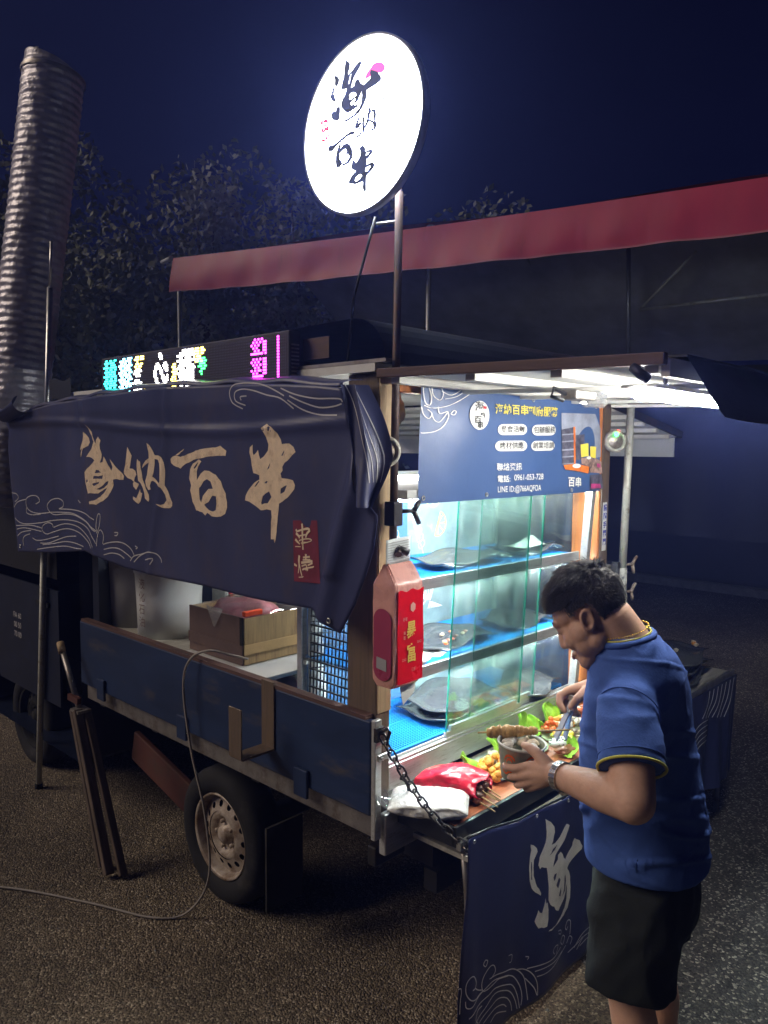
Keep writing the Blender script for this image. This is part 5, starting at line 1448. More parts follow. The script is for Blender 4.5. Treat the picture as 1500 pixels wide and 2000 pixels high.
# ================================================================== RED CANOPY TENT BEHIND
tn = thing('canopy_tent', (7.0, 4.5, 0), 'large market tent with a red valance behind the food truck', 'tent')
A_, B_ = V((4.54, 7.40, 3.87)), V((5.62, 1.35, 3.675))
dirT = (B_ - A_).normalized()
outT = V((dirT.y, -dirT.x, 0)) * -1
if outT.x < 0:
    outT = -outT
vl = MB()
def valf(u, v):
    p = A_.lerp(B_, u)
    k = 0.010 * math.sin(u * 33) * v + 0.005 * math.sin(u * 91 + v * 2) * v + 0.02 * math.sin(u * 9 + v * 3) * v
    return p - outT * (0.02 + 0.05 * v + k) + V((0, 0, -0.36 * v - 0.03 * math.sin(u * PI) * 1.0 + 0.004 * math.sin(u * 55) * v))
vl.grid(valf, 160, 10)
vl.build('valance', 'tarp_red', tn)
hm = MB()
hm.grid(lambda u, v: valf(u, 0.965 + 0.035 * v) - outT * 0.004, 160, 1)
hm.build('hem', 'hem_grey', tn)
ro = MB()
R0 = outT * 1.9 + V((0, 0, 0.30))
ro.grid(lambda u, v: A_.lerp(B_, u) + R0 * v + V((0, 0, -0.05 * math.sin(v * PI) - 0.02 * math.sin(u * 12))), 40, 8)
ro.build('near_roof', 'tarp_red', tn)
ro = MB()
R1 = outT * 3.9 + V((0, 0, -0.25))
ro.grid(lambda u, v: (A_.lerp(B_, u) + R0).lerp(A_.lerp(B_, u) + R1 + V((0, 0, -0.55)), v) + V((0, 0, -0.05 * math.sin(v * PI) + 0.03 * noise.noise(V((u * 9, v * 4, 0))))), 50, 12)
ro.build('far_roof', 'tarp_grey', tn)
for k in (0.0, 0.5, 1.0):
    p = A_.lerp(B_, k)
    MB().tube([(p + outT * 0.06).to_tuple(), V((p.x, p.y, 0)) + outT * 0.06], 0.022, 8).build('pole', 'tent_steel', tn)
    q = p + outT * 3.85 + V((0, 0, -0.6))
    MB().tube([q, V((q.x, q.y, 0))], 0.022, 8).build('pole', 'tent_steel', tn)
    MB().tube([p + outT * 0.06, p + R0 + V((0, 0, -0.05)), q], 0.016, 8).build('rafter', 'tent_steel', tn)
sc_ = MB()
sc_.grid(lambda u, v: A_.lerp(B_, u) + outT * (3.9 + 0.03 * math.sin(u * 60) * v) + V((0, 0, -0.85)) + V((0, 0, -2.0)) * v, 120, 6)
sc_.build('side_curtain', 'tarp_black', tn)
q0, q1 = A_.lerp(B_, 0.5) + outT * 3.85 + V((0, 0, -0.62)), B_ + outT * 3.85 + V((0, 0, -0.62))
MB().tube([q0, q1], 0.016, 8).build('far_beam', 'tent_steel', tn)
MB().tube([q0 + V((0, 0, -0.5)), q0.lerp(q1, 0.35) + V((0, 0, 0.15))], 0.014, 8).build('brace', 'tent_steel', tn)
hub = V((6.744, 3.253, 3.154))
MB().tube([hub, V((6.684, 2.149, 3.14))], 0.016, 8).build('truss_rod', 'galv', tn)
MB().tube([hub, V((6.716, 2.752, 3.584))], 0.013, 8).build('truss_rod', 'galv', tn)
MB().tube([hub + V((-0.06, 0.10, 0.6)), hub + V((-0.04, 0.08, -0.4))], 0.02, 8).build('truss_post', 'tent_steel', tn)
MB().tube([A_ + V((-0.02, 0.02, 0.0)), A_ - dirT * 0.20 + V((0, 0, -0.02))], [0.03, 0.018], 10).build('beam_end', 'white_plastic', tn)

# ================================================================== COUNTER CLOTH
def off_c(x, z):
    return 0.010 * math.sin(x * 9 + z * 2) * (1 - z) + 0.006 * math.sin(x * 21 - z * 4) + 0.03 * math.exp(-((x - 1.79) / 0.04) ** 2) * (0.75 - z)
cff = lambda e: (lambda x, z, h=0: V((x / 1000, 1.33 - off_c(x / 1000, z / 1000) - e, z / 1000)))
ccf = coons(C_TOP, C_BOT, C_LEFT, C_RIGHT)
cl = thing('counter_cloth', (2.3, 1.33, 0.05), 'navy cloth with one large silver brush character hanging from the serving counter', 'cloth')
m_ = MB()
m_.grid(lambda u, v: cff(0)(*ccf(u, v)), 90, 50)
c_ = m_.build('cloth', 'cloth_navy', cl)
c_.modifiers.new('thick', 'SOLIDIFY').thickness = 0.002
o = MB(); brush(o, CLOTHCH, cff(0.003), 12); o.build('lettering', 'silver_print', cl)
o = MB()
for r in CWAVE:
    ribbon(o, r, cff(0.003), 3.2)
o.build('wave_lines', 'line_print', cl)
MB().tube([cff(-0.004)(x, z + 2) for x, z in C_TOP], 0.004, 6).build('cord', 'black_plastic', cl)
for x, z in ((2140, 703), (1800, 742), (2330, 694)):
    ey = MB()
    ey.lathe(cff(0.002)(x, z - 8), (0, -1, 0), [(0.007, 0), (0.007, 0.002), (0.0035, 0.002), (0.0035, 0)], 12, cap=False)
    ey.build('eyelet', 'steel', cl)
# second cloth and shelf on the far right
fs2 = thing('side_shelf', (3.65, 1.6, 0), 'narrow steel shelf extending right of the serving counter', 'shelf')
MB().box(3.14, 4.12, 1.42, 1.80, 0.735, 0.755).build('board', 'grey_board', fs2, bev=0.003)
MB().box(3.14, 4.13, 1.405, 1.4195, 0.730, 0.765).build('front_rail', 'steel', fs2)
MB().tube([(4.08, 1.75, 0.0), (4.08, 1.75, 0.734)], 0.014, 8).build('leg', 'dull_steel', fs2)
MB().tube([(4.08, 1.45, 0.0), (4.08, 1.45, 0.734)], 0.014, 8).build('leg', 'dull_steel', fs2)
m_ = MB()
ccx = lambda u, v: V((3.16 + 0.97 * u - 0.05 * v * u, 1.392 - 0.02 * v - 0.014 * math.sin(u * 16 + v * 2) * v - 0.012 * math.sin(u * 37) * v, 0.745 - 0.50 * v))
m_.grid(ccx, 60, 24)
c2 = thing('side_cloth', (3.65, 1.39, 0.25), 'navy cloth with pale wave lines hanging from the shelf at far right', 'cloth')
m_.build('cloth', 'cloth_navy', c2)
o = MB()
for k in range(7):
    ribbon(o, [(0.62 + 0.055 * k, 0.02), (0.60 + 0.05 * k, 0.14 + 0.01 * k), (0.52 + 0.05 * k, 0.24 + 0.02 * k)], lambda a, b: ccx(a, b) - V((0, 0.003, 0)), 0.009)
for k in range(5):
    ribbon(o, [(0.40, 0.34 + 0.06 * k), (0.52, 0.28 + 0.05 * k), (0.62, 0.30 + 0.05 * k)], lambda a, b: ccx(a, b) - V((0, 0.003, 0)), 0.007)
o.build('wave_lines', 'print_white', c2)
tray((3.80, 1.60, 0.758), 0.46, 0.30, 0.15, 0.0, 'black tray, lower of the stack on the far right shelf')
tray((3.82, 1.61, 0.800), 0.46, 0.30, 0.05, 0.02, 'black tray, middle of the stack on the far right shelf')
tray((3.85, 1.62, 0.842), 0.46, 0.30, 0.22, 0.03, 'black tray with leftover bites, top of the stack on the far right shelf')
for i, (x, y, m_n) in enumerate(((4.00, 1.57, 'fried'), (4.03, 1.585, 'pale_food'), (3.98, 1.55, 'pale_food'), (3.78, 1.66, 'plate_white'), (3.80, 1.58, 'mushroom'))):
    q = MB().ball((x, y, 0.895), 0.015, 1, (1.4, 0.9, 0.7), jit=0.3, seed=i)
    tag(q.build('leftover_bite', m_n, smooth=True), 'small leftover bite on the top tray at far right', 'food', 'leftover bites on the far right tray')
rsg = MB().tube([(3.45, 1.56, 0.80), (3.95, 1.48, 0.83)], 0.006, 6)
tag(rsg.build('metal_rod', 'steel'), 'thin steel rod lying beside the far right trays', 'rod')
rg = MB().ball((3.72, 1.50, 0.782), 0.035, 2, (2.2, 0.8, 0.6), jit=0.4, seed=4)
tag(rg.build('red_packet', 'seal_print', smooth=True), 'dark red packet squeezed between the far right trays', 'packet')
yf = MB()
for k in range(7):
    yf.ball((3.1 + 0.02 * math.cos(k), 1.60 + 0.02 * math.sin(k * 2.3), 1.08 + 0.008 * k), 0.014, 1, jit=0.3, seed=k)
yf.tube([(3.1, 1.60, 0.757), (3.1, 1.60, 1.08)], 0.006, 6)
tag(yf.build('yellow_flower', 'trim_yellow', smooth=True), 'small yellow artificial flower behind the man', 'flower')

# ================================================================== TISSUE PACK
tp = thing('tissue_pack', (1.69, 1.55, 1.2), 'tall red and pink tissue pack hanging by its white card', 'tissue pack')
X0, X1, Y0, Y1, Z0, Z1 = 1.625, 1.748, 1.498, 1.592, 1.195, 1.475
def packf(u, v):
    a = 2 * PI * u
    n_ = 0.16
    cx, cy_ = math.cos(a), math.sin(a)
    sx = abs(cx) ** n_ * (1 if cx > 0 else -1)
    sy = abs(cy_) ** n_ * (1 if cy_ > 0 else -1)
    top = max(0, (v - 0.84) / 0.16)
    bot = max(0, (0.05 - v) / 0.05)
    ky = max(0.0, 1 - top) ** 0.9 * (1 - 0.3 * bot)
    kx = 1 - 0.14 * top - 0.05 * bot
    w = 0.0025 * noise.noise(V((cx * 3, cy_ * 3, v * 9))) + 0.004 * top * math.sin(a * 9)
    return V(((X0 + X1) / 2 + sx * ((X1 - X0) / 2 * kx + w), (Y0 + Y1) / 2 + sy * ((Y1 - Y0) / 2 * ky + w), Z0 + (Z1 - Z0 + 0.085) * v))
MB().grid(packf, 96, 40).build('wrapper', 'pack_pink', tp)
fr = MB()
fr.grid(lambda u, v: V((X0 + 0.008 + 0.113 * u, Y0 - 0.003 - 0.0015 * math.sin(v * 9 + u * 4), Z0 + 0.014 + 0.275 * v + 0.004 * math.sin(u * 14) * (v > 0.9))), 12, 24)
fr.build('red_panel', 'pack_red', tp)
sdp = MB()
sdp.poly([pill(Y0 + 0.012, Z0 + 0.02, Y1 - 0.010, Z0 + 0.235, 0.035)], lambda y, z, h: V((X0 - 0.0035, y, z)))
sdp.build('plum_panel', 'pack_plum', tp)
lbm = MB()
lbm.poly([[(Y0 + 0.03, Z0 + 0.05), (Y0 + 0.07, Z0 + 0.055), (Y0 + 0.07, Z0 + 0.09), (Y0 + 0.03, Z0 + 0.085)]], lambda y, z, h: V((X0 - 0.0048, y, z)))
lbm.build('label', 'grey_plastic', tp)
ff = lambda x, z, h=0: V((X0 + 0.0645 + x, Y0 - 0.0062, z))
gt = MB()
text(gt, '暴', ff, 0.055, 0.75, cy=Z0 + 0.168, cx=0.0, bold=0.0012)
text(gt, '富', ff, 0.058, 0.78, cy=Z0 + 0.098, cx=0.002, bold=0.0012)
gt.build('gold_lettering', 'print_gold', tp)
gt = MB()
for s_, x, z in (('抽', -0.030, 0.165), ('取', -0.030, 0.150), ('DAE', -0.030, 0.085), ('BAO', 0.036, 0.130), ('好運', -0.028, 0.205), ('三層', 0.010, 0.050)):
    text(gt, s_, ff, 0.012, 0.8, cy=Z0 + z, cx=x)
gt.poly([[(0.006 + 0.012 * math.cos(k * PI / 3 + PI / 6), Z0 + 0.238 + 0.015 * math.sin(k * PI / 3 + PI / 6)) for k in range(6)]], ff)
gt.build('small_print', 'pack_pink', tp)
cd = MB()
cd.grid(lambda u, v: V((X0 + 0.008 + 0.105 * u, Y0 + 0.045 + 0.004 * math.sin(u * 3), 1.555 + 0.075 * v + 0.006 * u)), 8, 6)
cdo = cd.build('header_card', 'pack_card', tp)
cdo.modifiers.new('thick', 'SOLIDIFY').thickness = 0.0015
ln = MB()
for k in range(9):
    ln.add([V((X0 + 0.012 + a, Y0 + 0.0425 + 0.004 * math.sin(a * 28), 1.562 + 0.0072 * k + 0.057 * a + dz)) for a, dz in ((0, 0), (0.097, 0), (0.097, 0.0016), (0, 0.0016))], [(0, 1, 2, 3)])
ln.build('printed_rows', 'grey_plastic', tp)
tl = MB()
tl.add([V((X0 + 0.05, Y0 + 0.03, Z0 + 0.005)), V((X0 + 0.13, Y0 + 0.03, Z0 + 0.012)), V((X0 + 0.11, Y0 + 0.02, Z0 - 0.03)), V((X0 + 0.06, Y0 + 0.02, Z0 - 0.062))], [(0, 1, 2, 3)])
tl.build('loose_tissue', 'plate_white', tp)
hk = MB()
hk.tube([(1.745, 1.615, 1.61), (1.69, 1.55, 1.605), (1.68, 1.53, 1.60)], 0.005, 8)
hk.tube([(1.69, 1.55, 1.605), (1.675, 1.535, 1.585)], [0.008, 0.012], 8)
hk.tube([(1.69, 1.55, 1.605), (1.715, 1.53, 1.588)], [0.008, 0.012], 8)
tag(hk.build('pole_hook', 'black_iron'), 'black three pronged hook holding the tissue pack on the sign pole', 'hook')

# ================================================================== CHAIN
ch = thing('chain', (1.74, 1.5, 0.85), 'dark steel chain from the rear post down to the counter corner', 'chain')
cpath = spline([(1.702, 1.622, 1.008), (1.712, 1.597, 0.965), (1.722, 1.565, 0.918), (1.735, 1.527, 0.865), (1.748, 1.49, 0.82), (1.765, 1.45, 0.775), (1.783, 1.41, 0.74), (1.80, 1.375, 0.712), (1.816, 1.352, 0.692), (1.824, 1.356, 0.712)], 40)
dist = [0]
for a, b in zip(cpath, cpath[1:]):
    dist.append(dist[-1] + math.dist(a, b))
pitch = 0.0275
nl = int(dist[-1] / pitch)
def at_len(s_):
    for i in range(len(dist) - 1):
        if dist[i + 1] >= s_:
            k = (s_ - dist[i]) / max(1e-9, dist[i + 1] - dist[i])
            return V(cpath[i]).lerp(V(cpath[i + 1]), k)
    return V(cpath[-1])
for i in range(nl):
    c_ = at_len((i + 0.5) * pitch)
    d = (at_len(min(dist[-1], (i + 1) * pitch)) - at_len(i * pitch)).normalized()
    u_ = d.cross(V((0.69, -0.72, 0))).normalized()
    w_ = d.cross(u_)
    e = (u_ * 0.85 + w_ * 0.5).normalized() if i % 2 else (w_ * 0.9 - u_ * 0.35).normalized()
    ring_ = [c_ + d * (0.0125 * (1 if math.cos(t_) > 0 else -1) * (abs(math.cos(t_)) > 0.01) * 0.55 + 0.0115 * math.cos(t_)) + e * 0.0105 * math.sin(t_) for t_ in [2 * PI * k / 14 for k in range(14)]]
    MB().tube(ring_, 0.0035, 6, closed=True).build('link', 'black_iron', ch)
MB().box(1.685, 1.722, 1.628, 1.640, 0.985, 1.03).build('hook_plate', 'black_iron', ch)
MB().tube([(1.70, 1.63, 1.015), (1.708, 1.60, 1.035), (1.716, 1.60, 1.02), (1.708, 1.605, 0.995)], 0.006, 8).build('hook', 'black_iron', ch)
MB().tube([(1.80, 1.392, 0.70), (1.815, 1.36, 0.71), (1.835, 1.35, 0.735)], 0.006, 8).build('hook', 'black_iron', ch)
pd = thing('latch_plate', (1.715, 1.63, 0.93), 'small steel latch plate behind the chain on the rear post', 'latch')
MB().box(1.69, 1.745, 1.622, 1.632, 0.925, 0.945).build('plate', 'steel', pd, bev=0.002)
MB().tube([(1.70, 1.622, 0.935), (1.70, 1.612, 0.935)], 0.005, 8).build('bolt', 'steel', pd)
hr = MB()
arc = [V((1.775 + 0.032 * math.cos(a), 1.615 - 0.032 * math.cos(a) * 0.5, 0.80 + 0.05 * math.sin(a))) for a in [-1.4 + 0.28 * k for k in range(11)]]
hr.tube(arc, 0.006, 8)
tag(hr.build('handle_ring', 'black_iron'), 'curved black iron handle beside the case rail corner', 'handle')
# ================================================================== FOOD ON THE COUNTER
ZT = 0.7485
def plate(c, rx, ry, m, label, rim=0.014, name='plate'):
    m_ = MB()
    n = 40
    prof = [(0.0, 0.003), (0.62, 0.003), (0.74, 0.005), (0.97, rim), (1.0, rim), (1.0, rim - 0.002), (0.76, 0.001), (0.6, 0.0), (0.0, 0.0)]
    vs = [V(c) + V((rx * r * math.cos(2 * PI * k / n), ry * r * math.sin(2 * PI * k / n), h)) for r, h in prof for k in range(n)]
    fs = [(i * n + k, i * n + (k + 1) % n, (i + 1) * n + (k + 1) % n, (i + 1) * n + k) for i in range(len(prof) - 1) for k in range(n)]
    m_.add(vs, fs, True)
    return tag(m_.build(name, m), label, 'plate', 'plates of food on the serving counter')
plate((2.235, 1.555, ZT), 0.125, 0.085, 'plate_white', 'white oval plate of fried bites and mushrooms beside the red bag')
plate((2.47, 1.605, ZT), 0.115, 0.088, 'plate_green', 'plate with lettuce behind the held bowl')
plate((2.76, 1.565, ZT), 0.170, 0.100, 'plate_green', 'long green rimmed platter of mixed skewers beside the man')
plate((3.03, 1.635, ZT), 0.085, 0.060, 'plate_white', 'small white plate with sausages at the far end of the counter')

def bits(kind, m, label, group, centre, rad, n, size, shape, z0=0.012, jit=0.35, hump=0.035):
    proto = []
    for s_ in range(3):
        m_ = MB()
        m_.ball((0, 0, 0), size, 2, shape, jit=jit, seed=s_ + len(label))
        o_ = m_.build(kind, m, smooth=True)
        tag(o_, label, 'food', group)
        proto.append(o_)
    for i in range(n):
        a, r_ = rnd.uniform(0, 2 * PI), math.sqrt(rnd.random())
        p = (centre[0] + rad[0] * r_ * math.cos(a), centre[1] + rad[1] * r_ * math.sin(a), ZT + z0 + hump * (1 - r_) + rnd.uniform(-0.004, 0.006))
        o_ = proto[i] if i < 3 else proto[i % 3].copy()
        if i >= 3:
            COL.objects.link(o_)
        o_.location = p
        o_.rotation_euler = (rnd.uniform(-0.5, 0.5), rnd.uniform(-0.5, 0.5), rnd.uniform(0, 6.28))
GA, GB, GC = 'food on the plate beside the red bag', 'food on the lettuce plate', 'food on the long platter'
bits('fried_bite', 'fried', 'golden fried bite heaped on the plate beside the red bag', GA, (2.21, 1.535), (0.085, 0.055), 24, 0.018, (1.1, 0.9, 0.8), hump=0.055)
bits('mushroom_slice', 'mushroom', 'pale mushroom slice heaped on the plate beside the red bag', GA, (2.27, 1.575), (0.08, 0.045), 18, 0.017, (1.4, 0.7, 0.45), hump=0.055)
bits('pale_bite', 'pale_food', 'pale cream bite heaped on the plate beside the red bag', GA, (2.24, 1.56), (0.10, 0.06), 14, 0.014, (1.5, 0.6, 0.6), hump=0.025)
bits('mushroom_slice', 'mushroom', 'pale mushroom slice on the long platter', GC, (2.750, 1.540), (0.110, 0.060), 16, 0.016, (1.4, 0.7, 0.5), hump=0.055)
bits('noodle_strip', 'pale_food', 'pale noodle strip draped on the long platter', GC, (2.740, 1.560), (0.130, 0.075), 30, 0.018, (1.9, 0.30, 0.25), hump=0.055)
bits('fried_bite', 'fried', 'golden fried bite on the long platter', GC, (2.720, 1.580), (0.120, 0.060), 20, 0.016, (1.4, 0.8, 0.7), hump=0.055)
bits('tomato_piece', 'carrot', 'bright orange red vegetable piece on the long platter', GC, (2.660, 1.600), (0.070, 0.040), 12, 0.012, (1.1, 0.9, 0.8), hump=0.055)
bits('corn_piece', 'print_yellow', 'yellow corn piece on the long platter', GC, (2.640, 1.530), (0.040, 0.035), 8, 0.014, (1.1, 1, 0.8), hump=0.02)
bits('sausage', 'sausage', 'short brown sausage on the small far plate', 'sausages on the small far plate', (3.020, 1.620), (0.06, 0.035), 8, 0.016, (1.9, 0.7, 0.7), jit=0.12)
bits('sausage', 'sausage', 'short brown sausage on the long platter', GC, (2.840, 1.580), (0.060, 0.040), 9, 0.016, (1.8, 0.7, 0.7), jit=0.12, hump=0.055)

bits('pepper_strip', 'lettuce', 'bright green vegetable strip on the lettuce plate', GB, (2.46, 1.615), (0.08, 0.05), 18, 0.017, (1.8, 0.5, 0.4), hump=0.045)
bits('noodle_strip', 'pale_food', 'pale noodle strip on the lettuce plate', GB, (2.45, 1.60), (0.08, 0.05), 14, 0.017, (1.8, 0.35, 0.3), hump=0.045)
bits('fried_bite', 'fried', 'golden fried bite on the lettuce plate', GB, (2.42, 1.59), (0.06, 0.04), 9, 0.016, (1.1, 0.9, 0.8), hump=0.05)
def leaf(c, s_, rz, tilt, label, seed):
    rot = Matrix.Rotation(rz, 3, 'Z') @ Matrix.Rotation(tilt, 3, 'X')
    m_ = MB()
    def f(u, v):
        a = (u - 0.5) * 2
        wdt = math.sin(PI * min(1, 0.12 + v * 0.86)) ** 0.6
        z = 0.22 * a * a + 0.10 * math.sin(a * 9 + seed) * abs(a) + 0.10 * math.sin(v * 8 + seed) * v + 0.18 * v * v
        return V(c) + rot @ (V((a * wdt * 0.45, v - 0.3, z)) * s_)
    m_.grid(f, 16, 14)
    tag(m_.build('lettuce_leaf', 'lettuce'), label, 'lettuce', 'lettuce leaves around the plates')
leaf((2.52, 1.64, 0.782), 0.115, 0.3, 1.0, 'upright curly lettuce leaf behind the held bowl', 1)
leaf((2.60, 1.65, 0.775), 0.09, -0.4, 0.7, 'lettuce leaf right of the upright curly one', 2)
leaf((2.67, 1.64, 0.77), 0.08, 0.8, 0.4, 'flat lettuce leaf beside the orange vegetable pieces', 3)
leaf((2.38, 1.60, 0.775), 0.11, 1.2, 0.5, 'lettuce leaf left of the held bowl on the counter', 4)
leaf((2.35, 1.56, 0.768), 0.09, 2.2, 0.3, 'small lettuce leaf drooping left of the held bowl', 5)
leaf((2.53, 1.44, 0.765), 0.075, -1.2, 0.5, 'lettuce leaf at the counter edge below the white rice roll', 6)
leaf((2.15, 1.60, 0.77), 0.09, 0.9, 0.4, 'lettuce leaf on the plate behind the red bag', 7)
leaf((2.95, 1.66, 0.77), 0.07, 0.2, 0.5, 'small lettuce leaf under the far sausages', 8)
leaf((2.31, 1.61, 0.775), 0.10, 0.5, 0.8, 'curly lettuce leaf rising behind the fried bites', 9)
leaf((2.74, 1.655, 0.78), 0.10, -0.2, 0.9, 'lettuce leaf standing at the back of the long platter', 10)
leaf((2.86, 1.66, 0.775), 0.085, 0.6, 0.7, 'lettuce leaf between the long platter and the small far plate', 11)
rr = MB().ball((2.555, 1.49, 0.785), 0.03, 3, (1.7, 1.0, 0.75), Matrix.Rotation(-0.5, 3, 'Z'), 0.06, 2)
ro_ = tag(rr.build('rice_roll', 'plate_white', smooth=True), 'white rice roll speckled with black sesame by the counter edge', 'food')
sd_m = MB()
for i in range(46):
    a, b = rnd.uniform(0, 6.28), rnd.uniform(0.1, 1.3)
    n_ = V((math.cos(a) * math.cos(b), math.sin(a) * math.cos(b), math.sin(b)))
    p = V((2.555, 1.49, 0.785)) + Matrix.Rotation(-0.5, 3, 'Z') @ V((n_.x * 0.052, n_.y * 0.031, n_.z * 0.0235))
    sd_m.ball(p, 0.0028, 1)
sd_m.build('sesame', 'print_black', ro_)
tag(MB().ball((2.535, 1.455, 0.772), 0.026, 3, (1.7, 0.8, 0.7), Matrix.Rotation(-0.4, 3, 'Z'), 0.5, 12).build('meat_piece', 'meat_brown', smooth=True), 'brown glazed meat piece next to the white rice roll', 'food')
# white bag
wb = MB()
cb_, rzb = V((1.832, 1.535, 0.772)), Matrix.Rotation(-0.95, 3, 'Z')
def bagf(u, v):
    a = 2 * PI * u
    t = v * 2 - 1
    e = 1 - abs(t) ** 5
    w_ = 0.085 * (0.86 + 0.14 * e)
    h_ = 0.027 * max(0.02, e) ** 0.6
    cx_, sx_ = math.cos(a), math.sin(a)
    k = 1 + 0.10 * noise.noise(V((cx_ * 2, t * 3, sx_ * 2))) + 0.05 * noise.noise(V((cx_ * 7, t * 11, sx_ * 7)))
    return cb_ + rzb @ V((0.125 * t, w_ * abs(cx_) ** 0.6 * (1 if cx_ > 0 else -1) * k, h_ * abs(sx_) ** 0.8 * (1 if sx_ > 0 else -1) * k + 0.006))
wb.grid(bagf, 60, 50)
wbo = tag(wb.build('white_bag', 'rice_bag'), 'plump white clear bag of rice flakes lying under the chain', 'bag')
wf = MB()
wf.grid(lambda u, v: cb_ + rzb @ V((-0.122 - 0.035 * v, -0.075 + 0.15 * u, 0.006 + 0.012 * math.sin(u * 11) * v + 0.02 * v)), 16, 4)
wf.build('bag_end', 'film', wbo)
# red bag with skewers
rbm = MB()
def rbf(u, v):
    a = 2 * PI * u
    t = v
    w_ = 0.078 * (0.55 + 0.45 * math.sin(PI * min(1, 0.25 + 0.5 * t)))
    h_ = 0.045 * (0.35 + 0.65 * math.sin(PI * min(1, 0.15 + 0.6 * t)))
    k = 1 + 0.16 * noise.noise(V((math.cos(a) * 1.6, t * 3.5, math.sin(a) * 1.6))) + 0.07 * noise.noise(V((math.cos(a) * 5, t * 9, math.sin(a) * 5)))
    k2 = k * (1 + (0.10 * math.sin(a * 6 + 1) if t > 0.93 else 0))
    z = ZT + 0.002 + max(0.0, h_ * 0.95 + h_ * math.sin(a) * k2)
    return V((1.975 + 0.06 * t + w_ * math.cos(a) * k2, 1.665 - 0.20 * t + 0.012 * math.sin(a * 3) * t + 0.02 * t * math.cos(a), z))
rbm.grid(rbf, 60, 36)
rbo = rbm.build('red_bag', 'red_bag')
rbo.modifiers.new('thick', 'SOLIDIFY').thickness = 0.001
tag(rbo, 'crumpled red paper bag open towards the customer, full of grilled skewers', 'bag')
for i in range(7):
    x = 2.00 + 0.012 * i - 0.01 + rnd.uniform(-.004, .004)
    z = ZT + 0.022 + 0.012 * (i % 3) + rnd.uniform(0, .01)
    p0, p1 = V((x + 0.015, 1.60, z)), V((x - 0.035 + rnd.uniform(-.012, .012) - (0.01 if i > 4 else 0), 1.375 + rnd.uniform(-.015, .03), z - 0.012))
    t = thing('skewer', p0, 'grilled meat skewer sticking out of the red paper bag', 'skewer', 'skewers in the red paper bag')
    MB().tube([p0, p1], 0.0022, 6).build('stick', 'bamboo', t)
    m_ = MB()
    for k in range(6):
        q = p0.lerp(p1, 0.05 + 0.118 * k)
        m_.ball(q, 0.0165, 2, (0.9, 1.0, 0.8), jit=0.5, seed=i * 7 + k)
    m_.build('meat', 'meat_dark' if i % 3 else 'meat_brown', t, smooth=True)
for i, (p0, p1) in enumerate((((2.72, 1.50, 0.805), (2.98, 1.515, 0.80)), ((2.66, 1.57, 0.806), (2.90, 1.63, 0.80)))):
    t = thing('skewer', p0, ('thin wooden skewer lying along the front of the long platter', 'thin wooden skewer lying across the back of the long platter')[i], 'skewer')
    MB().tube([p0, p1], 0.0025, 6).build('stick', 'bamboo', t)
    m_ = MB()
    for k in range(5):
        m_.ball(V(p0).lerp(V(p1), 0.35 + 0.1 * k), 0.013, 2, jit=0.4, seed=k)
    m_.build('meat', 'skin_food', t, smooth=True)

# ================================================================== BOWL, TONGS
bc = V((1.668, 1.094, 1.048))
bw = thing('paper_bowl', bc, 'printed paper bowl held by the man over the counter', 'bowl')
MB().lathe(bc, (0.02, -0.06, 1), [(0.0, 0.004), (0.046, 0.0), (0.052, 0.03), (0.060, 0.088), (0.0635, 0.092), (0.0625, 0.095), (0.058, 0.092), (0.050, 0.03), (0.0, 0.02)], 48, cap=False).build('shell', 'bowl_print', bw)
MB().lathe(bc, (0.02, -0.06, 1), [(0.0605, 0.0885), (0.0645, 0.092), (0.0625, 0.0965), (0.0585, 0.093)], 48, cap=False).build('rim', 'plate_white', bw)
def bowlf(e):
    def f(a, b, h=0):
        an = math.radians(232) + a
        r_ = 0.0465 + (b / 0.09) * 0.0145 + e
        return bc + V((r_ * math.cos(an) + 0.02 * b, r_ * math.sin(an) - 0.06 * b, b))
    return f
o = MB()
for cx_ in (-0.85, 0.15, 1.0):
    for r_ in (0.30, 0.17):
        ribbon(o, [(cx_ + r_ * math.cos(t_), 0.052 + r_ * 0.075 * math.sin(t_)) for t_ in [0.5 + 0.6 * k for k in range(9)]], bowlf(0.0012), 0.0065, 3)
    ribbon(o, [(cx_ - 0.45, 0.03), (cx_ - 0.2, 0.022), (cx_ + 0.1, 0.034), (cx_ + 0.35, 0.024)], bowlf(0.0012), 0.0055, 3)
o.build('swirl_print', 'carrot', bw)
for i in range(9):
    a = rnd.uniform(0, 6.28)
    q = MB().ball(bc + V((0.035 * math.cos(a), 0.035 * math.sin(a), 0.082)), 0.019, 2, (1.2, 0.8, 0.6), jit=0.4, seed=i)
    tag(q.build('food_piece', ('pale_food', 'plate_white', 'mushroom')[i % 3], smooth=True), 'pale piece of food inside the held bowl', 'food', 'food inside the held bowl')
s0, s1 = V((1.628, 1.20, 1.148)), V((1.79, 1.01, 1.163))
t = thing('skewer', s0, 'long skewer of folded golden chicken skin resting across the held bowl', 'skewer')
MB().tube([s0, s1], 0.0024, 6).build('stick', 'bamboo', t)
m_ = MB()
for k in range(11):
    q = s0.lerp(s1, 0.14 + 0.046 * k)
    m_.ball(q, 0.0165 + 0.0035 * math.sin(k * 0.5), 2, (0.75, 0.75, 0.9), jit=0.4, seed=k)
m_.build('meat', 'skin_food', t, smooth=True)
tg0, tg1 = V((1.846, 1.044, 1.222)), V((1.862, 1.092, 1.098))
tgs = thing('tongs', tg1, 'short steel tongs held in the right hand of the man', 'tongs')
for k, dx in enumerate((-0.006, 0.009)):
    MB().bar(tg0 + V((0, 0, 0)), tg1 + V((dx * 1.6, -dx, 0)), 0.024, 0.004, up=(0.7, -0.7, 0.3)).build('arm', 'tong_steel', tgs, bev=0.001)
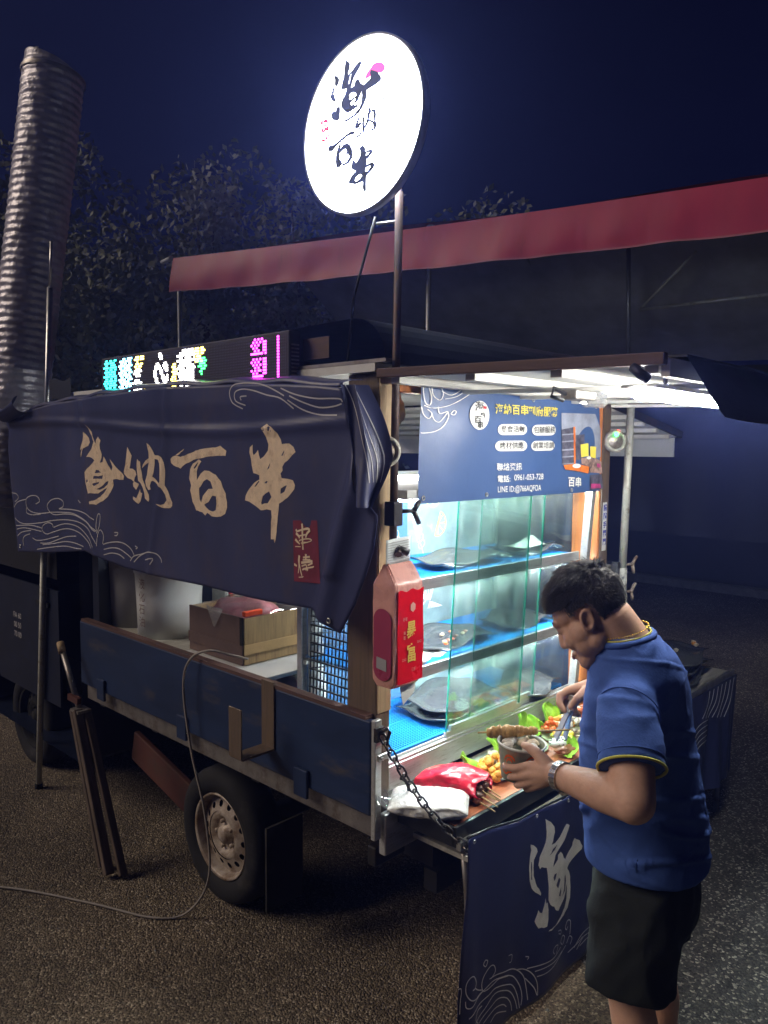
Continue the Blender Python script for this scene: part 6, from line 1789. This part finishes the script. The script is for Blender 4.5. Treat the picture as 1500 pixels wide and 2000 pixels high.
MB().bar(tg0 + V((-0.004, -0.012, 0.006)), tg0 + V((0.006, 0.012, 0.004)), 0.012, 0.012).build('joint', 'steel', tgs)

# ================================================================== THE MAN
pn = thing('person', (1.86, 0.84, 0), 'man in a blue shirt and dark shorts bending over the counter, bowl in one hand', 'person')
def remesh(mb, vox, smooth_it, name, m, parent, disp=None):
    me = bpy.data.meshes.new('tmp')
    me.from_pydata([p - ORG[parent] for p in mb.v], [], mb.f)
    bm = bmesh.new()
    bm.from_mesh(me)
    bmesh.ops.recalc_face_normals(bm, faces=bm.faces)
    bm.to_mesh(me)
    bm.free()
    o_ = bpy.data.objects.new('tmp', me)
    COL.objects.link(o_)
    r_ = o_.modifiers.new('r', 'REMESH')
    r_.mode = 'VOXEL'
    r_.voxel_size = vox
    k_ = o_.modifiers.new('s', 'SMOOTH')
    k_.factor = 0.5
    k_.iterations = smooth_it
    me2 = bpy.data.meshes.new_from_object(o_.evaluated_get(bpy.context.evaluated_depsgraph_get()))
    bpy.data.objects.remove(o_)
    if disp:
        off_ = [disp(v.co + ORG[parent], v.normal) for v in me2.vertices]
        for v, d in zip(me2.vertices, off_):
            v.co += v.normal * d
    me2.polygons.foreach_set('use_smooth', [True] * len(me2.polygons))
    me2.materials.clear()
    me2.materials.append(MT[m])
    me2.name = name
    o2 = bpy.data.objects.new(name, me2)
    COL.objects.link(o2)
    o2.parent = parent
    ORG[o2] = ORG[parent]
    return o2

def loft(mb, rings, n=40, power=2.3):
    """closed body of stacked rounded sections: (centre, rx, ry, yaw)"""
    vs = []
    for c, rx, ry, yaw in rings:
        for k in range(n):
            a = 2 * PI * k / n
            ca, sa = math.cos(a), math.sin(a)
            x = rx * abs(ca) ** (2 / power) * (1 if ca > 0 else -1)
            y = ry * abs(sa) ** (2 / power) * (1 if sa > 0 else -1)
            vs.append(V(c) + V((x * math.cos(yaw) - y * math.sin(yaw), x * math.sin(yaw) + y * math.cos(yaw), 0)))
    m = len(rings)
    fs = [(i * n + k, i * n + (k + 1) % n, (i + 1) * n + (k + 1) % n, (i + 1) * n + k) for i in range(m - 1) for k in range(n)]
    fs += [tuple(range(n))[::-1], tuple((m - 1) * n + k for k in range(n))]
    return mb.add(vs, fs, True)

YB = math.radians(15)
HC = V((1.740, 0.943, 1.493))
HS = 0.94
yh, ph = math.radians(17), math.radians(38)
FH = V((-math.sin(yh) * math.cos(ph), math.cos(yh) * math.cos(ph), -math.sin(ph)))
LH = V((-math.cos(yh), -math.sin(yh), 0))
UH = FH.cross(LH)
RB = None
def hd(l, f, u):
    return HC + (LH * l + FH * f + UH * u) * HS
RH = Matrix((LH, FH, UH)).transposed()
RB = RH * HS
LSH, LEL, LWR = V((1.668, 0.800, 1.305)), V((1.545, 0.722, 1.143)), V((1.600, 0.946, 1.120))
RSH, REL, RWR = V((1.985, 0.905, 1.31)), V((2.05, 0.975, 1.15)), V((1.912, 1.000, 1.260))
NB = V((1.782, 0.862, 1.415))
b = MB()
# head
b.ball(hd(0, -0.012, 0.035), 1, 3, (0.076, 0.097, 0.084), RB)
b.ball(hd(0, 0.042, 0.032), 1, 3, (0.064, 0.047, 0.058), RB)
b.ball(hd(0, 0.050, -0.022), 1, 3, (0.060, 0.046, 0.060), RB)
for s_ in (-1, 1):
    b.ball(hd(0.034 * s_, 0.060, -0.034), 0.034, 2)
    b.ball(hd(0.050 * s_, 0.012, -0.062), 0.030, 2)
    b.ball(hd(0.036 * s_, 0.036, -0.056), 0.040, 3)
    b.ball(hd(0.040 * s_, 0.030, -0.030), 0.040, 3)
    b.cap(hd(0.050 * s_, 0.012, -0.066), hd(0.014 * s_, 0.078, -0.098), 0.024, 0.022)
    b.ball(hd(0.013 * s_, 0.098, -0.038), 0.011, 2)
    b.ball(hd(0.030 * s_, 0.080, 0.004), 0.0145, 2)
    ear = [hd((0.075 + 0.010 * (1 - math.cos(t_)) * 0.6) * s_, -0.006 + 0.0145 * math.cos(t_) * -1 - 0.006 * math.sin(t_), -0.008 + 0.024 * math.sin(t_)) for t_ in [2 * PI * k / 16 for k in range(16)]]
    b.tube(ear, 0.0052, 8, closed=True)
    b.ball(hd(0.0745 * s_, -0.006, -0.008), 1, 2, (0.006, 0.012, 0.019), RB)
    b.ball(hd(0.074 * s_, 0.003, -0.031), 0.0070, 2)
b.ball(hd(0, 0.048, -0.074), 1, 3, (0.050, 0.046, 0.034), RB)
b.ball(hd(0, 0.080, -0.101), 0.024, 2)
b.cap(hd(0, 0.090, 0.010), hd(0, 0.1065, -0.032), 0.010, 0.0145)
b.cap(hd(-0.036, 0.082, 0.024), hd(0.036, 0.082, 0.024), 0.012, 0.012)
b.ball(hd(0, 0.098, -0.0665), 1, 2, (0.022, 0.011, 0.0075), RB)
b.ball(hd(0, 0.096, -0.079), 1, 2, (0.019, 0.011, 0.008), RB)
b.cap(hd(0, -0.036, -0.045), NB + V((0, 0, 0.0)), 0.057, 0.064, 32)
b.cap(hd(0, 0.005, -0.065), NB + V((-0.01, 0.03, -0.02)), 0.045, 0.05, 32)
# trunk and legs under the clothes
loft(b, [(V((1.866, 0.838, 0.76)), 0.120, 0.085, YB), (V((1.860, 0.845, 0.95)), 0.125, 0.10, YB), (V((1.83, 0.860, 1.2)), 0.130, 0.085, YB), (V((1.812, 0.857, 1.31)), 0.12, 0.07, YB), (V((1.80, 0.856, 1.38)), 0.07, 0.055, YB)])
for hip, knee, ank in ((V((1.790, 0.822, 0.78)), V((1.780, 0.826, 0.54)), V((1.785, 0.78, 0.085))), (V((1.950, 0.868, 0.78)), V((1.985, 0.870, 0.56)), V((1.995, 0.835, 0.085)))):
    b.cap(hip, knee, 0.058, 0.054, 32)
    b.cap(V((1.872, 0.84, 0.84)), hip, 0.062, 0.058, 24)
    b.cap(knee, knee.lerp(ank, 0.35) + V((0.004, -0.016, 0)), 0.055, 0.058, 32)
    b.cap(knee.lerp(ank, 0.35) + V((0.004, -0.016, 0)), ank, 0.057, 0.037, 32)
    b.cap(ank + V((0, -0.01, -0.03)), ank + V((-0.045, 0.15, -0.05)), 0.038, 0.03, 14)
# arms
b.cap(LSH, LEL, 0.055, 0.047, 32)
b.cap(LEL, LEL.lerp(LWR, 0.35), 0.046, 0.0455, 32)
b.cap(LEL.lerp(LWR, 0.35), LWR, 0.0455, 0.0275, 32)
b.cap(RSH, REL, 0.055, 0.047, 32)
b.cap(REL, REL.lerp(RWR, 0.4), 0.046, 0.044, 32)
b.cap(REL.lerp(RWR, 0.4), RWR, 0.044, 0.028, 32)
def finger(pts, rs):
    for i in range(len(pts) - 1):
        b.cap(pts[i], pts[i + 1], rs[i], rs[i + 1], 10)
# left hand holding the bowl: palm, thumb over the rim, fingers round the side
for q, r0, r1 in (((1.604, 1.020, 1.117), 0.026, 0.0135), ((1.596, 1.013, 1.100), 0.025, 0.0135), ((1.598, 1.003, 1.087), 0.024, 0.0125), ((1.601, 0.992, 1.079), 0.022, 0.012)):
    b.cap(LWR, V(q), r0, r1, 12)
finger([V((1.607, 0.972, 1.130)), V((1.612, 1.005, 1.150)), V((1.618, 1.034, 1.157)), V((1.633, 1.058, 1.152))], [0.020, 0.0145, 0.0115, 0.0095])
finger([V((1.604, 1.020, 1.117)), V((1.594, 1.055, 1.104)), V((1.599, 1.084, 1.096)), V((1.618, 1.106, 1.090))], [0.0135, 0.0105, 0.0095, 0.008])
finger([V((1.596, 1.013, 1.100)), V((1.598, 1.052, 1.082)), V((1.608, 1.078, 1.070)), V((1.628, 1.096, 1.058))], [0.0135, 0.0108, 0.0095, 0.008])
finger([V((1.598, 1.003, 1.087)), V((1.602, 1.040, 1.064)), V((1.614, 1.062, 1.051)), V((1.634, 1.080, 1.042))], [0.0125, 0.0102, 0.009, 0.0078])
finger([V((1.601, 0.992, 1.079)), V((1.610, 1.022, 1.057)), V((1.622, 1.040, 1.045)), V((1.640, 1.056, 1.037))], [0.012, 0.0092, 0.0082, 0.007])
# right hand pinching the tongs from above
for q, r0, r1 in (((1.870, 1.072, 1.236), 0.026, 0.0135), ((1.886, 1.074, 1.230), 0.026, 0.0135), ((1.899, 1.066, 1.222), 0.024, 0.013), ((1.906, 1.055, 1.215), 0.022, 0.012)):
    b.cap(RWR, V(q), r0, r1, 12)
finger([V((1.870, 1.072, 1.236)), V((1.852, 1.088, 1.222)), V((1.840, 1.082, 1.204)), V((1.838, 1.064, 1.190))], [0.0135, 0.0112, 0.0098, 0.0082])
finger([V((1.886, 1.074, 1.230)), V((1.874, 1.092, 1.210)), V((1.862, 1.086, 1.190)), V((1.857, 1.066, 1.178))], [0.0135, 0.0112, 0.0098, 0.0082])
finger([V((1.899, 1.066, 1.222)), V((1.891, 1.084, 1.199)), V((1.880, 1.076, 1.180)), V((1.873, 1.056, 1.172))], [0.013, 0.0106, 0.0092, 0.0078])
finger([V((1.906, 1.055, 1.215)), V((1.899, 1.070, 1.192)), V((1.890, 1.062, 1.176)), V((1.882, 1.045, 1.170))], [0.012, 0.0096, 0.0084, 0.0072])
finger([V((1.888, 1.010, 1.250)), V((1.862, 1.016, 1.246)), V((1.840, 1.026, 1.232)), V((1.831, 1.040, 1.208))], [0.021, 0.0165, 0.0128, 0.0098])
remesh(b, 0.0034, 5, 'body', 'skin', pn)
# small face features
for s_ in (-1, 1):
    MB().ball(hd(0.030 * s_, 0.0905, 0.001), 1, 2, (0.012, 0.006, 0.0016), RH).build('eyelash', 'hair', pn)
    e_ = MB()
    for k in range(9):
        e_.cap(hd((0.014 + 0.0042 * k) * s_, 0.0955 - 0.0004 * k * k * 0.35, 0.026 + 0.0008 * k), hd((0.019 + 0.0042 * k) * s_, 0.0950 - 0.0004 * k * k * 0.4, 0.0285 + 0.0007 * k), 0.0022, 0.0014, 5)
    e_.build('eyebrow', 'hair', pn)
MB().ball(hd(0, 0.1065, -0.073), 1, 2, (0.019, 0.0042, 0.0075), RH).build('lips', 'lip', pn)
nl_ = MB()
for p, d in ((V((1.637, 1.058, 1.160)), V((0.3, 0.6, 1))), (V((1.829, 1.032, 1.203)), V((-0.8, -0.9, 0.2)))):
    dd = d.normalized()
    m3 = dd.to_track_quat('Z', 'Y').to_matrix()
    nl_.ball(p, 1, 2, (0.0055, 0.0065, 0.0022), m3)
nl_.build('thumb_nails', 'nail', pn)
# shirt
s = MB()
loft(s, [(V((1.886, 0.838, 0.848)), 0.168, 0.146, YB), (V((1.884, 0.838, 0.850)), 0.177, 0.155, YB), (V((1.881, 0.843, 0.92)), 0.174, 0.153, YB), (V((1.870, 0.856, 1.02)), 0.167, 0.149, YB), (V((1.857, 0.860, 1.12)), 0.167, 0.141, YB),
         (V((1.844, 0.858, 1.22)), 0.168, 0.132, YB), (V((1.824, 0.856, 1.30)), 0.166, 0.122, YB), (V((1.808, 0.852, 1.355)), 0.146, 0.112, YB), (V((1.793, 0.848, 1.40)), 0.110, 0.092, YB), (V((1.779, 0.848, 1.432)), 0.080, 0.072, YB), (V((1.771, 0.850, 1.450)), 0.064, 0.060, YB)], 48, 2.25)
def sleeve(a, e, k1):
    q = a.lerp(e, k1)
    d = (e - a).normalized()
    s.lathe(a - d * 0.045, d, [(0.015, -0.012), (0.052, 0.0), (0.068, 0.03), (0.070, 0.075), (0.069, (q - a).length + 0.035), (0.0735, (q - a).length + 0.045)], 28)
    return q, d
sl_q, sl_d = sleeve(LSH, LEL, 0.66)
sr_q, sr_d = sleeve(RSH, REL, 0.7)
s.cap(V((1.79, 0.853, 1.385)), LSH + V((0.012, 0.004, 0.005)), 0.058, 0.062, 16)
s.cap(V((1.79, 0.853, 1.385)), RSH + V((-0.01, 0, 0.005)), 0.058, 0.062, 16)
def wrinkle(p, n):
    low = max(0, min(1, (1.20 - p.z) / 0.3))
    w_ = 0.009 * noise.noise(V((p.x * 5 + p.z * 3, p.y * 5, p.z * 7)))
    fold = abs(noise.noise(V((p.x * 7 + p.z * 9, p.y * 7 - p.z * 4, p.z * 6 + 3))))
    w_ += 0.020 * (0.22 - fold) * (0.4 + 0.5 * low)
    fold2 = abs(noise.noise(V((p.x * 16 - p.z * 12, p.y * 16 + p.z * 5, p.z * 9 + 9))))
    w_ += 0.004 * (0.22 - fold2)
    r1 = abs(noise.noise(V((p.x * 4 + p.z * 11, p.y * 4 + p.z * 3, p.z * 4 + 7))))
    w_ += 0.010 * max(0, 0.13 - r1) / 0.13 * (0.5 + 0.5 * low)
    r2 = abs(noise.noise(V((p.x * 11 - p.z * 7, p.y * 9 - p.z * 9, 4 + p.z * 3))))
    w_ += 0.0035 * max(0, 0.12 - r2) / 0.12 * (0.6 + 0.2 * low)
    return w_ * max(0.15, min(1, (p.z - 0.85) / 0.06))
shirt = remesh(s, 0.006, 14, 'shirt', 'shirt', pn, wrinkle)
def ringtube(c, d, r, th, n=40, ry=None, ref=None):
    d = V(d).normalized()
    u = d.cross(V((0, 0, 1)) if abs(d.z) < 0.9 else V((1, 0, 0))).normalized()
    w = d.cross(u)
    return MB().tube([V(c) + u * r * math.cos(2 * PI * k / n) + w * (ry or r) * math.sin(2 * PI * k / n) for k in range(n)], th, 8, closed=True)
ringtube(sl_q + sl_d * 0.001, sl_d, 0.0735, 0.0033).build('cuff_trim', 'trim_yellow', shirt)
ringtube(sl_q - sl_d * 0.022, sl_d, 0.0725, 0.0016).build('cuff_seam', 'shirt', shirt)
ringtube(sr_q + sr_d * 0.001, sr_d, 0.0735, 0.0033).build('cuff_trim', 'trim_yellow', shirt)
nd = (hd(0, -0.04, -0.045) - NB).normalized()
ringtube(LSH + sl_d * 0.012, sl_d + V((-0.5, 0.1, 0.25)), 0.0712, 0.0018).build('sleeve_seam', 'shirt', shirt)
cr = ringtube(V((1.768, 0.864, 1.441)), (nd * 0.6 + V((0, 0, 0.8))), 0.0690, 0.0085)
cr.build('collar', 'shirt', shirt)
ringtube(V((1.766, 0.866, 1.449)), (nd * 0.6 + V((0, 0, 0.8))), 0.0655, 0.003).build('collar_trim', 'trim_yellow', shirt)
# shorts
q = MB()
loft(q, [(V((1.866, 0.838, 0.68)), 0.15, 0.11, YB), (V((1.870, 0.838, 0.72)), 0.166, 0.130, YB), (V((1.876, 0.838, 0.80)), 0.163, 0.132, YB), (V((1.876, 0.842, 0.87)), 0.148, 0.118, YB)])
loft(q, [(V((1.780, 0.826, 0.560)), 0.094, 0.100, YB), (V((1.780, 0.826, 0.562)), 0.101, 0.108, YB), (V((1.780, 0.824, 0.63)), 0.098, 0.108, YB), (V((1.784, 0.820, 0.74)), 0.094, 0.112, YB), (V((1.79, 0.818, 0.82)), 0.075, 0.095, YB)], 32)
loft(q, [(V((1.984, 0.868, 0.600)), 0.090, 0.098, YB), (V((1.984, 0.868, 0.602)), 0.097, 0.104, YB), (V((1.978, 0.866, 0.66)), 0.097, 0.106, YB), (V((1.965, 0.862, 0.74)), 0.095, 0.112, YB), (V((1.95, 0.856, 0.82)), 0.075, 0.095, YB)], 32)
def wrinkle2(p, n):
    f1 = abs(noise.noise(V((p.x * 8 + p.z * 2, p.y * 8, p.z * 5 + 1))))
    f2 = abs(noise.noise(V((p.x * 18, p.y * 18 + p.z * 9, p.z * 10))))
    return 0.026 * (0.25 - f1) + 0.009 * (0.25 - f2)
remesh(q, 0.007, 3, 'shorts', 'shorts', pn, wrinkle2)
for ank in (V((1.785, 0.78, 0.085)), V((1.995, 0.835, 0.085))):
    m_ = MB()
    m_.cap(ank + V((0.005, -0.02, -0.045)), ank + V((-0.05, 0.16, -0.048)), 0.040, 0.036, 16)
    sh_ = m_.build('shoe', 'shoe', pn, smooth=True)
# watch
wd = (LWR - LEL).normalized()
wc = LWR - wd * 0.020
wu = wd.cross(V((0, 0, 1))).normalized()
ww = wd.cross(wu)
m_ = MB()
for k in range(22):
    a = 2 * PI * k / 22
    n_ = wu * math.cos(a) + ww * math.sin(a)
    t_ = (-wu * math.sin(a) + ww * math.cos(a))
    for dd in (-0.0065, 0.0, 0.0065):
        c_ = wc + n_ * 0.0335 + wd * dd
        m_.bar(c_ - t_ * 0.0042, c_ + t_ * 0.0042, 0.0056, 0.004, up=n_)
wt = m_.build('watch', 'watch_steel', pn)
n_ = (wu * 0.1 + V((0.2, -0.2, -1)) * 0.9).normalized()
MB().lathe(wc + n_ * 0.031, n_, [(0.0195, 0.0), (0.0205, 0.006), (0.018, 0.0095), (0.0, 0.0096)], 28, cap=False).build('watch_case', 'watch_steel', wt)
# necklace
nk = MB()
nc = V((1.763, 0.871, 1.459))
nn = (nd * 0.75 + V((0, 0, 0.6))).normalized()
nu = nn.cross(V((0, 1, 0))).normalized()
nv = nn.cross(nu)
for k in range(64):
    a = 2 * PI * k / 64
    nk.ball(nc + nu * 0.0650 * math.cos(a) + nv * 0.0665 * math.sin(a), 0.0023, 1)
nk.build('necklace', 'gold', pn)
# hair: a close scalp cap with several thousand short strands
hc = V((0, -0.012, 0.035))
def scalp(n_):
    """point on the scalp for a direction in head space, or None outside the hairline"""
    p = V((hc.x + 0.0815 * n_.x, hc.y + 0.1035 * n_.y, hc.z + 0.0935 * n_.z))
    l, f, u = abs(p.x), p.y, p.z
    if f > 0.030 and u < 0.062 + 0.25 * (0.085 - f) * -1 + 0.0:
        if u < 0.058 - 0.15 * (f - 0.085):
            return None
    if f > 0.012 and u < 0.020 and l > 0.03:
        return None
    if l > 0.055 and -0.034 < f < 0.014 and u < 0.026:
        return None
    if u < -0.040 - 0.25 * (-0.06 - f):
        return None
    return p
hm_ = MB()
bm = bmesh.new()
bmesh.ops.create_icosphere(bm, subdivisions=5, radius=1)
ok, vmap = set(), {}
vs = []
for v in bm.verts:
    p = scalp(v.co.normalized())
    if p:
        vmap[v.index] = len(vs)
        vs.append(hd(*(p + V((0, 0, 0.0)))))
fs = [[vmap[v.index] for v in f.verts] for f in bm.faces if all(v.index in vmap for v in f.verts)]
bm.free()
hm_.add(vs, fs, True)
rh_ = random.Random(5)
cnt = 0
while cnt < 9000:
    n_ = V((rh_.gauss(0, 1), rh_.gauss(0, 1), rh_.gauss(0, 1))).normalized()
    p = scalp(n_)
    if p is None:
        continue
    cnt += 1
    up = max(0.0, min(1.0, (p.z - 0.035) / 0.06))
    nrm = V((n_.x / 0.0785, n_.y / 0.0995, n_.z / 0.0875)).normalized()
    flow = V((0.25 * nrm.x + rh_.uniform(-.25, .25), 0.75, -0.35)) if p.z > 0.05 else V((0, -0.2, -1.0))
    clump = V((noise.noise(p * 60), noise.noise(p * 60 + V((9, 0, 0))), noise.noise(p * 60 + V((0, 9, 0))))) * 0.7
    L_ = (0.006 + 0.019 * up) * rh_.uniform(0.6, 1.2)
    d = (nrm * (0.5 + 0.35 * up) + flow * 0.8 + clump * 0.55).normalized()
    q1 = p + d * L_ * 0.55
    q2 = q1 + (d + V((0, 0.15, -0.55))).normalized() * L_ * 0.6
    w_ = 0.0008 * (1 + 0.6 * up)
    a = hd(*p); b_ = hd(*q1); c_ = hd(*q2)
    sd_ = (b_ - a).cross(RH @ nrm)
    if sd_.length < 1e-8:
        continue
    sd_.normalize()
    k = RH @ nrm * w_ * 0.7
    hm_.add([a - sd_ * w_, a + sd_ * w_, a + k, b_ - sd_ * w_ * 0.8, b_ + sd_ * w_ * 0.8, b_ + k, c_], [(0, 1, 4, 3), (1, 2, 5, 4), (2, 0, 3, 5), (3, 4, 6), (4, 5, 6), (5, 3, 6)])
hm_.build('hair', 'hair', pn)

# ================================================================== SMOKY NIGHT AIR
hz_ = MB().box(-16, 17, -12, 18, -1.0, 9.0)
air = hz_.build('haze', 'asphalt_plain')
air['kind'] = 'stuff'
hmat = bpy.data.materials.new('smoky_air')
hmat.use_nodes = True
nt = hmat.node_tree
nt.nodes.remove(nt.nodes['Principled BSDF'])
pv = nt.nodes.new('ShaderNodeVolumePrincipled')
pv.inputs['Color'].default_value = (0.22, 0.30, 1.0, 1)
pv.inputs['Density'].default_value = 0.0155
pv.inputs['Anisotropy'].default_value = 0.70
nt.links.new(pv.outputs[0], nt.nodes['Material Output'].inputs['Volume'])
air.data.materials.clear()
air.data.materials.append(hmat)
